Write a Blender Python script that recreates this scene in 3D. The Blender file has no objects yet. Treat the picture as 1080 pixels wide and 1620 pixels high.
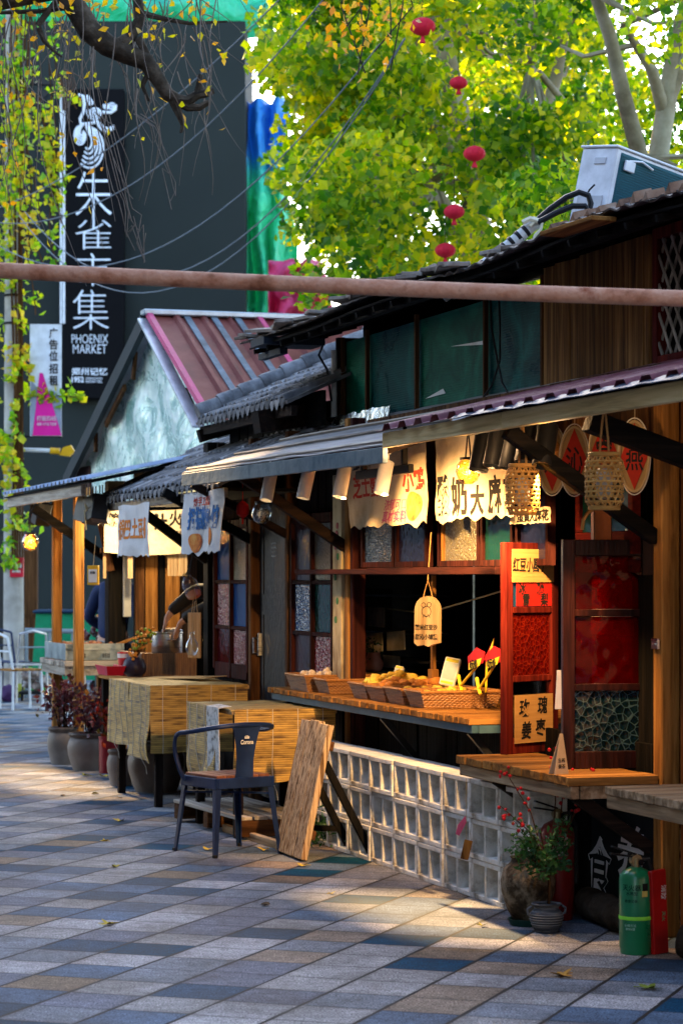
import bpy, bmesh, math, random
from mathutils import Vector, Matrix, Euler, noise
R = math.radians
rnd = random.Random(11)
sc = bpy.context.scene
col = sc.collection
# ------------------------------------------------------------------ camera, sky, sun, exposure
H, FPX, HY = 1.5, 3825.0, 913.0          # eye height, focal length and horizon row of the 1080x1620 photo
cam = bpy.data.cameras.new('camera'); cam.lens = 85; cam.sensor_width = 36; cam.sensor_fit = 'AUTO'
cam.shift_y = (HY - 810) / 1620.0; cam.clip_start = .1; cam.clip_end = 900
cam.dof.use_dof = True; cam.dof.focus_distance = 11.6; cam.dof.aperture_fstop = 5.6
camo = bpy.data.objects.new('camera', cam); col.objects.link(camo)
camo.location = (0, 0, H); camo.rotation_euler = (R(90), 0, 0); sc.camera = camo
SUN_AZ, SUN_EL = R(-20.6), R(27)          # azimuth from +Y, negative is towards -X
world = bpy.data.worlds.new('World'); sc.world = world; world.use_nodes = True
wn = world.node_tree.nodes; wl = world.node_tree.links
sky = wn.new('ShaderNodeTexSky'); sky.sky_type = 'NISHITA'; sky.sun_disc = False
sky.sun_elevation = SUN_EL; sky.sun_rotation = SUN_AZ; sky.air_density = 1.0; sky.dust_density = 1.2; sky.ozone_density = 1.0
wn['Background'].inputs['Strength'].default_value = 0.15
wl.new(sky.outputs['Color'], wn['Background'].inputs['Color'])
sun = bpy.data.lights.new('sun', 'SUN'); sun.energy = 3.4; sun.angle = R(.5); sun.color = (1, .64, .29)
suno = bpy.data.objects.new('sun', sun); col.objects.link(suno)
sd = Vector((math.sin(SUN_AZ) * math.cos(SUN_EL), math.cos(SUN_AZ) * math.cos(SUN_EL), math.sin(SUN_EL)))
suno.rotation_euler = sd.to_track_quat('Z', 'Y').to_euler(); suno.location = (-15, 40, 30)
sc.view_settings.view_transform = 'Standard'; sc.view_settings.look = 'None'; sc.view_settings.gamma = 1
sc.view_settings.exposure = 2.8
sc.cycles.use_denoising = True; sc.cycles.max_bounces = 7; sc.cycles.transparent_max_bounces = 10
sc.cycles.sample_clamp_indirect = 4

# ------------------------------------------------------------------ the row of stalls has its own frame: x along it (towards us), y into it, z up
TH = R(17.7); CT, ST = math.cos(TH), math.sin(TH); OX, OY = .698, 11.03
PHI = -(math.pi / 2 - TH)
def FW(x, y, z=0): return Vector((OX + ST * x + CT * y, OY - CT * x + ST * y, z))
def P(px, py, y):
    k = (px - 540) / FPX; Y = (CT * OX + ST * OY + y) / (CT * k + ST)
    return Vector((ST * (k * Y - OX) - CT * (Y - OY), y, H - (py - HY) * Y / FPX))
def PX(px, x, py=0):          # the point at photo column px lying in the plane x = const of the row
    k = (px - 540) / FPX
    y = (k * (OY - CT * x) - OX - ST * x) / (CT - k * ST); Y = OY - CT * x + ST * y
    return Vector((x, y, H - (py - HY) * Y / FPX))
def at(px, py, Y): return Vector(((px - 540) / FPX * Y, Y, H - (py - HY) / FPX * Y))
def G(px, py):
    Y = H * FPX / (py - HY); X = (px - 540) / FPX * Y
    return Vector((ST * (X - OX) - CT * (Y - OY), CT * (X - OX) + ST * (Y - OY), 0))

# ------------------------------------------------------------------ materials
MATS = {}
def nodes(name):
    m = bpy.data.materials.new(name); m.use_nodes = True; nt = m.node_tree
    return m, nt.nodes, nt.links, nt.nodes['Principled BSDF']
def ramp(n, cols):
    r = n.new('ShaderNodeValToRGB'); e = r.color_ramp.elements
    k = len(cols)
    lo, hi = .3, .7
    for i, c in enumerate(cols):
        p = lo + (hi - lo) * i / max(1, k - 1)
        if i < 2: el = e[i]; el.position = p
        else: el = e.new(p)
        el.color = (*c, 1)
    return r
def mk(name, cols, scale=4, st=(1, 1, 1), rough=.7, bump=.2, bsc=None, bst=None, metal=0, rand=0, spec=.1, detail=8, dist=.0, sheen=0):
    if name in MATS: return MATS[name]
    m, n, l, b = nodes(name)
    tc = n.new('ShaderNodeTexCoord'); mp = n.new('ShaderNodeMapping'); mp.inputs['Scale'].default_value = st
    l.new(tc.outputs['Object'], mp.inputs['Vector'])
    nz = n.new('ShaderNodeTexNoise'); nz.inputs['Scale'].default_value = scale; nz.inputs['Detail'].default_value = detail
    nz.inputs['Distortion'].default_value = dist; nz.inputs['Roughness'].default_value = .62
    geo = n.new('ShaderNodeNewGeometry')
    add = n.new('ShaderNodeVectorMath'); add.operation = 'MULTIPLY_ADD'
    l.new(geo.outputs['Random Per Island'], add.inputs[0]); add.inputs[1].default_value = (37, 17, 29); l.new(mp.outputs[0], add.inputs[2])
    l.new(add.outputs[0], nz.inputs['Vector'])
    if len(cols) == 1: cols = [tuple(c * .8 for c in cols[0]), tuple(min(1, c * 1.15) for c in cols[0])]
    r = ramp(n, cols); l.new(nz.outputs['Fac'], r.inputs['Fac'])
    out = r.outputs['Color']
    if rand:
        hs = n.new('ShaderNodeHueSaturation'); mr = n.new('ShaderNodeMapRange')
        mr.inputs['To Min'].default_value = 1 - rand; mr.inputs['To Max'].default_value = 1 + rand
        l.new(geo.outputs['Random Per Island'], mr.inputs['Value']); l.new(mr.outputs[0], hs.inputs['Value']); l.new(out, hs.inputs['Color']); out = hs.outputs['Color']
    l.new(out, b.inputs['Base Color'])
    b.inputs['Metallic'].default_value = metal; b.inputs['Specular IOR Level'].default_value = spec
    rr = n.new('ShaderNodeMapRange'); rr.inputs['To Min'].default_value = max(.03, rough - .12); rr.inputs['To Max'].default_value = min(1, rough + .12)
    l.new(nz.outputs['Fac'], rr.inputs['Value']); l.new(rr.outputs[0], b.inputs['Roughness'])
    if bump:
        n2 = n.new('ShaderNodeTexNoise'); n2.inputs['Scale'].default_value = bsc or scale * 3; n2.inputs['Detail'].default_value = 6
        m2 = n.new('ShaderNodeMapping'); m2.inputs['Scale'].default_value = bst or st; l.new(tc.outputs['Object'], m2.inputs['Vector']); l.new(m2.outputs[0], n2.inputs['Vector'])
        bp = n.new('ShaderNodeBump'); bp.inputs['Strength'].default_value = bump; bp.inputs['Distance'].default_value = .02
        l.new(n2.outputs['Fac'], bp.inputs['Height']); l.new(bp.outputs[0], b.inputs['Normal'])
    MATS[name] = m; return m
def wood(kind, ax):
    base = dict(
        pale=[(.17, .105, .052), (.36, .245, .13), (.48, .35, .21)],
        honey=[(.07, .026, .006), (.23, .10, .024), (.38, .185, .05)],
        brown=[(.018, .008, .003), (.068, .028, .010), (.13, .06, .022)],
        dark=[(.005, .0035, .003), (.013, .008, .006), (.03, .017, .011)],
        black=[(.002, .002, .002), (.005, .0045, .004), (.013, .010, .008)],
        grey=[(.14, .115, .09), (.30, .26, .21), (.43, .38, .31)],
        weather=[(.10, .06, .032), (.30, .19, .10), (.50, .36, .22)],
        red=[(.02, .002, .0015), (.075, .006, .004), (.14, .016, .008)],
        maroon=[(.010, .003, .003), (.03, .007, .006), (.07, .018, .013)],
        fascia=[(.26, .185, .075), (.50, .37, .17), (.62, .49, .27)],
        plank=[(.03, .012, .004), (.15, .066, .018), (.33, .17, .055)])[kind]
    st = [16, 16, 16]; st['xyz'.index(ax)] = .9
    return mk('wood_%s_%s' % (kind, ax), base, scale=1.6, st=st, rough=.82, bump=.35, bsc=2.2, rand=.28, dist=.6, spec=.07)
def flat(name, c, rough=.6, metal=0, spec=.15, bump=.05, var=.2):
    return mk(name, [tuple(x * (1 - var) for x in c), tuple(min(1, x * (1 + var)) for x in c)], scale=7, rough=rough, metal=metal, spec=spec, bump=bump, bsc=60)
def glow(name, c, s):
    if name in MATS: return MATS[name]
    m, n, l, b = nodes(name); b.inputs['Base Color'].default_value = (*c, 1); b.inputs['Emission Color'].default_value = (*c, 1); b.inputs['Emission Strength'].default_value = s
    MATS[name] = m; return m
def tglass(name, c, cell=60, bump=.6, body=.45, rough=.12, speck=None, edge_light=None, tl=.5):
    """patterned coloured window glass: part translucent, part clear, with a pebbled face"""
    if name in MATS: return MATS[name]
    m, n, l, b = nodes(name)
    tc = n.new('ShaderNodeTexCoord')
    vo = n.new('ShaderNodeTexVoronoi'); vo.inputs['Scale'].default_value = cell; vo.feature = 'SMOOTH_F1'; l.new(tc.outputs['Object'], vo.inputs['Vector'])
    bp = n.new('ShaderNodeBump'); bp.inputs['Strength'].default_value = bump; bp.inputs['Distance'].default_value = .01; l.new(vo.outputs['Distance'], bp.inputs['Height'])
    b.inputs['Base Color'].default_value = (*c, 1); b.inputs['Roughness'].default_value = rough; b.inputs['Specular IOR Level'].default_value = .8
    if speck:
        r = n.new('ShaderNodeValToRGB'); e = r.color_ramp.elements; e[0].position = .12; e[0].color = (*speck, 1); e[1].position = .3; e[1].color = (*c, 1)
        l.new(vo.outputs['Distance'], r.inputs['Fac']); l.new(r.outputs[0], b.inputs['Base Color'])
    l.new(bp.outputs[0], b.inputs['Normal'])
    vcol = None
    if edge_light:
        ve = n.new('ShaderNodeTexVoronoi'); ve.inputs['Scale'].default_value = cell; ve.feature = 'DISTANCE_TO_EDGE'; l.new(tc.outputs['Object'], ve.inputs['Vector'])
        rv = n.new('ShaderNodeValToRGB'); e = rv.color_ramp.elements; e[0].position = .02; e[0].color = (*edge_light, 1); e[1].position = .06; e[1].color = (*c, 1); l.new(ve.outputs['Distance'], rv.inputs['Fac'])  # brighter cell edges: refracted light painted into the glass colour
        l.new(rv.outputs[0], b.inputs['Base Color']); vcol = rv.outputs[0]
    tr = n.new('ShaderNodeBsdfTranslucent'); tr.inputs['Color'].default_value = (*[min(1, x * 2.2) for x in c], 1)
    tp = n.new('ShaderNodeBsdfTransparent'); tp.inputs['Color'].default_value = (*[min(1, x * 2.5 + .02) for x in c], 1)
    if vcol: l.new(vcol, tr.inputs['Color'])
    m1 = n.new('ShaderNodeMixShader'); m1.inputs[0].default_value = 1 - tl; l.new(tr.outputs[0], m1.inputs[1]); l.new(tp.outputs[0], m1.inputs[2])
    m2 = n.new('ShaderNodeMixShader'); m2.inputs[0].default_value = body; l.new(m1.outputs[0], m2.inputs[1]); l.new(b.outputs[0], m2.inputs[2])
    l.new(m2.outputs[0], n['Material Output'].inputs['Surface']); MATS[name] = m; return m
def clear(name, c=(.9, .95, .95), mix=.25):
    if name in MATS: return MATS[name]
    m, n, l, b = nodes(name)
    b.inputs['Base Color'].default_value = (*c, 1); b.inputs['Roughness'].default_value = .05; b.inputs['Specular IOR Level'].default_value = .8
    tp = n.new('ShaderNodeBsdfTransparent'); tp.inputs['Color'].default_value = (*c, 1)
    gl = n.new('ShaderNodeBsdfGlossy'); gl.inputs['Roughness'].default_value = .06
    lw_ = n.new('ShaderNodeLayerWeight'); lw_.inputs['Blend'].default_value = .3; mr = n.new('ShaderNodeMapRange'); mr.inputs['To Min'].default_value = mix*.25; mr.inputs['To Max'].default_value = .75; l.new(lw_.outputs['Facing'], mr.inputs['Value'])
    m2 = n.new('ShaderNodeMixShader'); l.new(mr.outputs[0], m2.inputs[0]); l.new(tp.outputs[0], m2.inputs[1]); l.new(gl.outputs[0], m2.inputs[2])
    l.new(m2.outputs[0], n['Material Output'].inputs['Surface']); MATS[name] = m; return m
def leafm(name, cols, trans=.5, pscale=.5):
    if name in MATS: return MATS[name]
    m, n, l, b = nodes(name)
    geo = n.new('ShaderNodeNewGeometry'); r = n.new('ShaderNodeValToRGB'); e = r.color_ramp.elements
    for i, c in enumerate(cols):
        p = i / (len(cols) - 1)
        if i < 2: el = e[i]; el.position = p
        else: el = e.new(p)
        el.color = (*c, 1)
    tc = n.new('ShaderNodeTexCoord'); nz = n.new('ShaderNodeTexNoise'); nz.inputs['Scale'].default_value = pscale; l.new(tc.outputs['Object'], nz.inputs['Vector'])
    mx = n.new('ShaderNodeMath'); mx.operation = 'MULTIPLY_ADD'; mx.inputs[1].default_value = .55
    l.new(geo.outputs['Random Per Island'], mx.inputs[0])
    m3 = n.new('ShaderNodeMapRange'); m3.inputs['From Min'].default_value = .35; m3.inputs['From Max'].default_value = .65; m3.inputs['To Max'].default_value = .45
    l.new(nz.outputs['Fac'], m3.inputs['Value']); l.new(m3.outputs[0], mx.inputs[2]); l.new(mx.outputs[0], r.inputs['Fac'])
    l.new(r.outputs[0], b.inputs['Base Color']); b.inputs['Roughness'].default_value = .45; b.inputs['Specular IOR Level'].default_value = .35
    tr = n.new('ShaderNodeBsdfTranslucent'); hs = n.new('ShaderNodeHueSaturation'); hs.inputs['Value'].default_value = 2.8; hs.inputs['Saturation'].default_value = 1.15
    l.new(r.outputs[0], hs.inputs['Color']); l.new(hs.outputs[0], tr.inputs['Color'])
    mxs = n.new('ShaderNodeMixShader'); mxs.inputs[0].default_value = trans; l.new(b.outputs[0], mxs.inputs[1]); l.new(tr.outputs[0], mxs.inputs[2])
    l.new(mxs.outputs[0], n['Material Output'].inputs['Surface']); MATS[name] = m; return m
def weave(name, c0, c1, scale, axis='z', rough=.55, thr=.5):
    """fine slats / wicker: bands along one axis broken by noise, with relief"""
    if name in MATS: return MATS[name]
    m, n, l, b = nodes(name)
    tc = n.new('ShaderNodeTexCoord'); sp = n.new('ShaderNodeSeparateXYZ'); l.new(tc.outputs['Object'], sp.inputs[0])
    ax = dict(x='X', y='Y', z='Z')[axis]
    ml = n.new('ShaderNodeMath'); ml.operation = 'MULTIPLY'; ml.inputs[1].default_value = scale; l.new(sp.outputs[ax], ml.inputs[0])
    nzw = n.new('ShaderNodeTexNoise'); nzw.inputs['Scale'].default_value = 5; l.new(tc.outputs['Object'], nzw.inputs['Vector'])
    ad = n.new('ShaderNodeMath'); ad.operation = 'MULTIPLY_ADD'; ad.inputs[1].default_value = .3 if scale < 100 else 1.2; l.new(nzw.outputs['Fac'], ad.inputs[0]); l.new(ml.outputs[0], ad.inputs[2])
    f0 = n.new('ShaderNodeMath'); f0.operation = 'FLOOR'; l.new(ad.outputs[0], f0.inputs[0]); fl = n.new('ShaderNodeMath'); fl.operation = 'MULTIPLY'; fl.inputs[1].default_value = 3.37; l.new(f0.outputs[0], fl.inputs[0])
    fr = n.new('ShaderNodeMath'); fr.operation = 'FRACT'; l.new(ad.outputs[0], fr.inputs[0])
    mp = n.new('ShaderNodeMapping'); mp.inputs['Scale'].default_value = (3.2, 3.2, 3.2); 
    cx = n.new('ShaderNodeCombineXYZ'); l.new(fl.outputs[0], cx.inputs['X']); 
    o1, o2 = [a for a in 'XYZ' if a != ax]
    m5 = n.new('ShaderNodeMath'); m5.operation = 'ADD'; l.new(sp.outputs[o1], m5.inputs[0]); l.new(sp.outputs[o2], m5.inputs[1])
    m6 = n.new('ShaderNodeMath'); m6.operation = 'MULTIPLY'; m6.inputs[1].default_value = 5; l.new(m5.outputs[0], m6.inputs[0]); l.new(m6.outputs[0], cx.inputs['Y'])
    nz = n.new('ShaderNodeTexNoise'); nz.inputs['Scale'].default_value = 1.0; nz.inputs['Detail'].default_value = 3; l.new(cx.outputs[0], nz.inputs['Vector'])
    r = ramp(n, [c0, tuple((a + 2 * q) / 3 for a, q in zip(c0, c1)), c1]); l.new(nz.outputs['Fac'], r.inputs['Fac'])
    pp = n.new('ShaderNodeMath'); pp.operation = 'PINGPONG'; pp.inputs[1].default_value = .5; l.new(fr.outputs[0], pp.inputs[0])
    gt = n.new('ShaderNodeMapRange'); gt.inputs['From Max'].default_value = .14; gt.inputs['To Min'].default_value = .3; l.new(pp.outputs[0], gt.inputs['Value'])
    mu = n.new('ShaderNodeMix'); mu.data_type = 'RGBA'; mu.blend_type = 'MULTIPLY'; mu.inputs[0].default_value = 1; l.new(r.outputs[0], mu.inputs[6]); l.new(gt.outputs[0], mu.inputs[7])
    l.new(mu.outputs[2], b.inputs['Base Color']); b.inputs['Roughness'].default_value = rough
    bp = n.new('ShaderNodeBump'); bp.inputs['Strength'].default_value = .7; bp.inputs['Distance'].default_value = .006; l.new(pp.outputs[0], bp.inputs['Height']); l.new(bp.outputs[0], b.inputs['Normal'])
    MATS[name] = m; return m

# ------------------------------------------------------------------ mesh building
def V(*a): return Vector(a)
class MB:
    def __init__(s): s.bm = bmesh.new()
    def box(s, x0, x1, y0, y1, z0, z1, bev=0, rot=None, piv=None):
        vs = [s.bm.verts.new(p) for p in ((x0,y0,z0),(x1,y0,z0),(x1,y1,z0),(x0,y1,z0),(x0,y0,z1),(x1,y0,z1),(x1,y1,z1),(x0,y1,z1))]
        fs = [s.bm.faces.new([vs[i] for i in f]) for f in ((0,3,2,1),(4,5,6,7),(0,1,5,4),(1,2,6,5),(2,3,7,6),(3,0,4,7))]
        if bev:
            es = list({e for f in fs for e in f.edges})
            r = bmesh.ops.bevel(s.bm, geom=es, offset=bev, segments=1, affect='EDGES', profile=.5, clamp_overlap=True)
            vs = list({v for f in r['faces'] for v in f.verts} | {v for v in vs if v.is_valid})
        if rot is not None:
            c = Vector(piv) if piv else Vector(((x0+x1)/2, (y0+y1)/2, (z0+z1)/2))
            for v in vs: v.co = c + rot @ (v.co - c)
        return vs
    def bar(s, p, q, w, h, bev=0):
        p, q = Vector(p), Vector(q); d = q - p; L = d.length
        m = d.to_track_quat('X', 'Z').to_matrix(); c = (p + q) / 2
        vs = s.box(-L/2, L/2, -w/2, w/2, -h/2, h/2, bev)
        for v in vs: v.co = c + m @ v.co
        return vs
    def tube(s, pts, r, seg=8, closed=False):
        pts = [Vector(p) for p in pts]; n = len(pts); rings = []
        rr = r if isinstance(r, (list, tuple)) else [r] * n
        up = Vector((0, 0, 1)); prev = None
        for i, p in enumerate(pts):
            if closed: t = pts[(i+1) % n] - pts[i-1]
            else: t = pts[min(i+1, n-1)] - pts[max(i-1, 0)]
            t = t.normalized() if t.length > 1e-9 else Vector((0,0,1))
            if prev is None: a = t.cross(up if abs(t.z) < .9 else Vector((1,0,0))).normalized()
            else:
                a = prev - t * prev.dot(t); a = a.normalized() if a.length > 1e-6 else t.orthogonal().normalized()
            prev = a; b2 = t.cross(a)
            rings.append([s.bm.verts.new(p + (a * math.cos(2*math.pi*k/seg) + b2 * math.sin(2*math.pi*k/seg)) * rr[i]) for k in range(seg)])
        for i in range(n if closed else n - 1):
            A, B = rings[i], rings[(i+1) % n]
            for k in range(seg): s.bm.faces.new((A[k], A[(k+1) % seg], B[(k+1) % seg], B[k]))
        if not closed:
            s.bm.faces.new(list(reversed(rings[0]))); s.bm.faces.new(rings[-1])
    def lathe(s, prof, seg=24, at=(0, 0, 0), axis=None, cap=True):
        o = Vector(at); q = axis.to_track_quat('Z', 'Y').to_matrix() if axis is not None else Matrix.Identity(3)
        rings = []
        for r, z in prof:
            rings.append([s.bm.verts.new(o + q @ Vector((r*math.cos(2*math.pi*k/seg), r*math.sin(2*math.pi*k/seg), z))) for k in range(seg)])
        for A, B in zip(rings, rings[1:]):
            for k in range(seg): s.bm.faces.new((A[k], A[(k+1) % seg], B[(k+1) % seg], B[k]))
        if cap:
            s.bm.faces.new(list(reversed(rings[0]))); s.bm.faces.new(rings[-1])
    def cyl(s, p, q, r0, r1=None, seg=16): s.tube([p, q], [r0, r0 if r1 is None else r1], seg)
    def prism(s, poly, d):        # poly: 3-D points of one face, d: extrusion vector
        d = Vector(d); A = [s.bm.verts.new(p) for p in poly]; B = [s.bm.verts.new(Vector(p) + d) for p in poly]; n = len(A)
        s.bm.faces.new(A); s.bm.faces.new(list(reversed(B)))
        for i in range(n): s.bm.faces.new((A[i], B[i], B[(i+1) % n], A[(i+1) % n]))
    def sheet(s, nu, nv, f, th=0):
        g = [[s.bm.verts.new(f(i/nu, j/nv)) for j in range(nv+1)] for i in range(nu+1)]
        fs = [s.bm.faces.new((g[i][j], g[i+1][j], g[i+1][j+1], g[i][j+1])) for i in range(nu) for j in range(nv)]
        if th:
            bmesh.ops.recalc_face_normals(s.bm, faces=fs)
            bmesh.ops.solidify(s.bm, geom=fs, thickness=th)
    def ico(s, c, r, sub=2, sq=(1, 1, 1), jit=0):
        v = bmesh.ops.create_icosphere(s.bm, subdivisions=sub, radius=1)['verts']; c = Vector(c)
        for p in v:
            k = r * (1 + jit * noise.noise(p.co * 2.3 + c * 9))
            p.co = c + Vector((p.co.x*k*sq[0], p.co.y*k*sq[1], p.co.z*k*sq[2]))
    def build(s, name, m, parent=None, absf=True, sharp=35, loc=None, rz=0):
        if parent is not None and absf:
            bmesh.ops.translate(s.bm, verts=s.bm.verts, vec=-Vector(base_of(parent)))
        bmesh.ops.recalc_face_normals(s.bm, faces=s.bm.faces)
        me = bpy.data.meshes.new(name); s.bm.to_mesh(me); s.bm.free()
        for p in me.polygons: p.use_smooth = True
        me.set_sharp_from_angle(angle=R(sharp))
        for q in (m if isinstance(m, (list, tuple)) else [m]): me.materials.append(q)
        o = bpy.data.objects.new(name, me); col.objects.link(o)
        if parent is not None: o.parent = parent
        if loc is not None: o.location = loc; o.rotation_euler = (0, 0, rz)
        return o
def each(mb, name, m, parent=None, absf=True, sharp=35):
    """one object per loose piece of the mesh"""
    left = set(mb.bm.verts); outs = []; idx = {}
    groups = []
    while left:
        st = [left.pop()]; comp = []
        while st:
            v = st.pop(); comp.append(v)
            for e in v.link_edges:
                w = e.other_vert(v)
                if w in left: left.discard(w); st.append(w)
        groups.append(comp)
    for comp in groups:
        q = MB(); mp = {v: q.bm.verts.new(v.co) for v in comp}
        for f in {f for v in comp for f in v.link_faces}: q.bm.faces.new([mp[v] for v in f.verts])
        outs.append(q.build(name, m, parent, absf, sharp))
    mb.bm.free(); return outs
BASE = {}
def base_of(o):
    while o.parent is not None: o = o.parent
    return BASE.get(o.name, (0, 0, 0))
def tag(o, label=None, cat=None, group=None, kind=None):
    if label: o['label'] = label
    if cat: o['category'] = cat
    if group: o['group'] = group
    if kind: o['kind'] = kind
    return o
def thing(name, label, cat, b=(0, 0, 0), rz=0, group=None, F=True):
    o = bpy.data.objects.new(name, None); o.empty_display_size = .1; col.objects.link(o)
    BASE[o.name] = tuple(b)
    if F: o.location = FW(*b); o.rotation_euler = (0, 0, PHI + rz)
    else: o.location = b; o.rotation_euler = (0, 0, rz)
    return tag(o, label, cat, group)
def single(mb, name, m, label, cat, b=(0, 0, 0), rz=0, group=None, F=True, absf=True, sharp=35):
    """a thing that is one mesh"""
    if absf: bmesh.ops.translate(mb.bm, verts=mb.bm.verts, vec=-Vector(b))
    o = mb.build(name, m, None, False, sharp)
    BASE[o.name] = tuple(b)
    if F: o.location = FW(*b); o.rotation_euler = (0, 0, PHI + rz)
    else: o.location = b; o.rotation_euler = (0, 0, rz)
    return tag(o, label, cat, group)
def copy_tree(o, parent=None):
    c = o.copy(); col.objects.link(c)
    if parent is not None: c.parent = parent
    for ch in [q for q in bpy.data.objects if q.parent == o]: copy_tree(ch, c)
    return c
def text(body, size, m, parent, loc, rot, name='lettering', ext=.0015, off=0., sx=1., shear=0., absf=True, lh=1., f=None, align='CENTER', fit=None):
    c = bpy.data.curves.new(name, 'FONT'); c.body = body; c.size = size; c.extrude = ext; c.offset = off * size; c.align_x = align; c.align_y = 'CENTER'
    c.shear = shear; c.space_line = lh; c.resolution_u = 3
    o = bpy.data.objects.new(name, c); col.objects.link(o)
    dg = bpy.context.evaluated_depsgraph_get(); dg.update()
    me = bpy.data.meshes.new_from_object(o.evaluated_get(dg)); bpy.data.objects.remove(o); bpy.data.curves.remove(c)
    me.name = name; mt = Euler(rot).to_matrix(); L = Vector(loc)
    if parent is not None and absf: L = L - Vector(base_of(parent))
    xs_ = [v.co.x for v in me.vertices]; ys_ = [v.co.y for v in me.vertices]; mx_, my_ = (min(xs_) + max(xs_))/2, (min(ys_) + max(ys_))/2
    kx, ky = (fit[0]/(max(xs_) - min(xs_)), fit[1]/(max(ys_) - min(ys_))) if fit else (sx, 1)
    for v in me.vertices:
        q = L + mt @ Vector(((v.co.x - mx_) * kx, (v.co.y - my_) * ky, v.co.z))
        v.co = f(q) if f else q
    me.materials.clear(); me.materials.append(m)
    o = bpy.data.objects.new(name, me); col.objects.link(o)
    if parent is not None: o.parent = parent
    return o
RS, RX = (R(90), 0, 0), (R(90), 0, R(90))      # lettering that faces the street / faces along the row towards us
def leafmesh(name, m, parent, pts, size, asp=.7, absf=True, flatn=0, var=.45, droop=0):
    vs, fs = [], []; b = Vector(base_of(parent)) if (parent is not None and absf) else Vector()
    for p in pts:
        s = size * (1 + var * (rnd.random() * 2 - 1))
        d = Vector((rnd.gauss(0, 1), rnd.gauss(0, 1), rnd.gauss(0, 1) * (1 - flatn) - droop)).normalized()
        u = d.orthogonal().normalized(); u = (Matrix.Rotation(rnd.random() * 6.283, 3, d) @ u); w = d.cross(u)
        c = Vector(p) - b; i = len(vs)
        vs += [c - d*s*.5, c + u*s*asp*.5 - d*s*.08 + w*s*.1, c + d*s*.5, c - u*s*asp*.5 - d*s*.08 + w*s*.1]
        fs += [(i, i+1, i+2), (i, i+2, i+3)]
    me = bpy.data.meshes.new(name); me.from_pydata([tuple(v) for v in vs], [], fs); me.materials.append(m)
    o = bpy.data.objects.new(name, me); col.objects.link(o)
    if parent is not None: o.parent = parent
    return o
def lamp(kind, loc, energy, color, parent=None, size=.03, target=None, angle=60, blend=.6):
    l = bpy.data.lights.new('bulb_light', kind); l.energy = energy * .75; l.color = color; l.shadow_soft_size = size
    if kind == 'SPOT': l.spot_size = R(angle); l.spot_blend = blend
    o = bpy.data.objects.new('bulb_light', l); col.objects.link(o); o.location = loc
    if target is not None: o.rotation_euler = (Vector(loc) - Vector(target)).to_track_quat('Z', 'Y').to_euler()
    if parent is not None:
        o.parent = parent; bpy.context.view_layer.update(); o.matrix_parent_inverse = parent.matrix_world.inverted()
    return o
WARM = (1, .56, .20)
STEEL = mk('brushed_steel', [(.42, .42, .43), (.62, .62, .62)], scale=3, st=(1, 1, 20), rough=.3, metal=1, bump=.05)
BLACKM = flat('black_metal', (.012, .012, .013), rough=.45)
GREYM = flat('grey_painted_metal', (.55, .53, .50), rough=.4)
BLUEST = mk('blue_grey_steel', [(.03, .07, .10), (.07, .13, .17)], scale=6, rough=.45, bump=.1)
CONC = mk('pale_concrete', [(.17, .14, .10), (.52, .49, .43), (.70, .68, .63), (.76, .74, .70)], scale=7, rough=.9, bump=.5, bsc=40, rand=.16)
CONC2 = mk('grey_concrete', [(.18, .16, .14), (.33, .30, .26), (.42, .39, .35)], scale=3, rough=.9, bump=.3, bsc=30)
INK = flat('black_ink', (.012, .01, .01), rough=.8)
REDINK = flat('red_ink', (.42, .03, .015), rough=.8)
CREAM = mk('cream_cloth', [(.36, .27, .16), (.52, .42, .28), (.60, .50, .35)], scale=4, rough=.9, bump=.3, bsc=90)
WHITECL = mk('white_cloth', [(.52, .52, .52), (.68, .67, .66)], scale=4, rough=.9, bump=.3, bsc=90)
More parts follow.
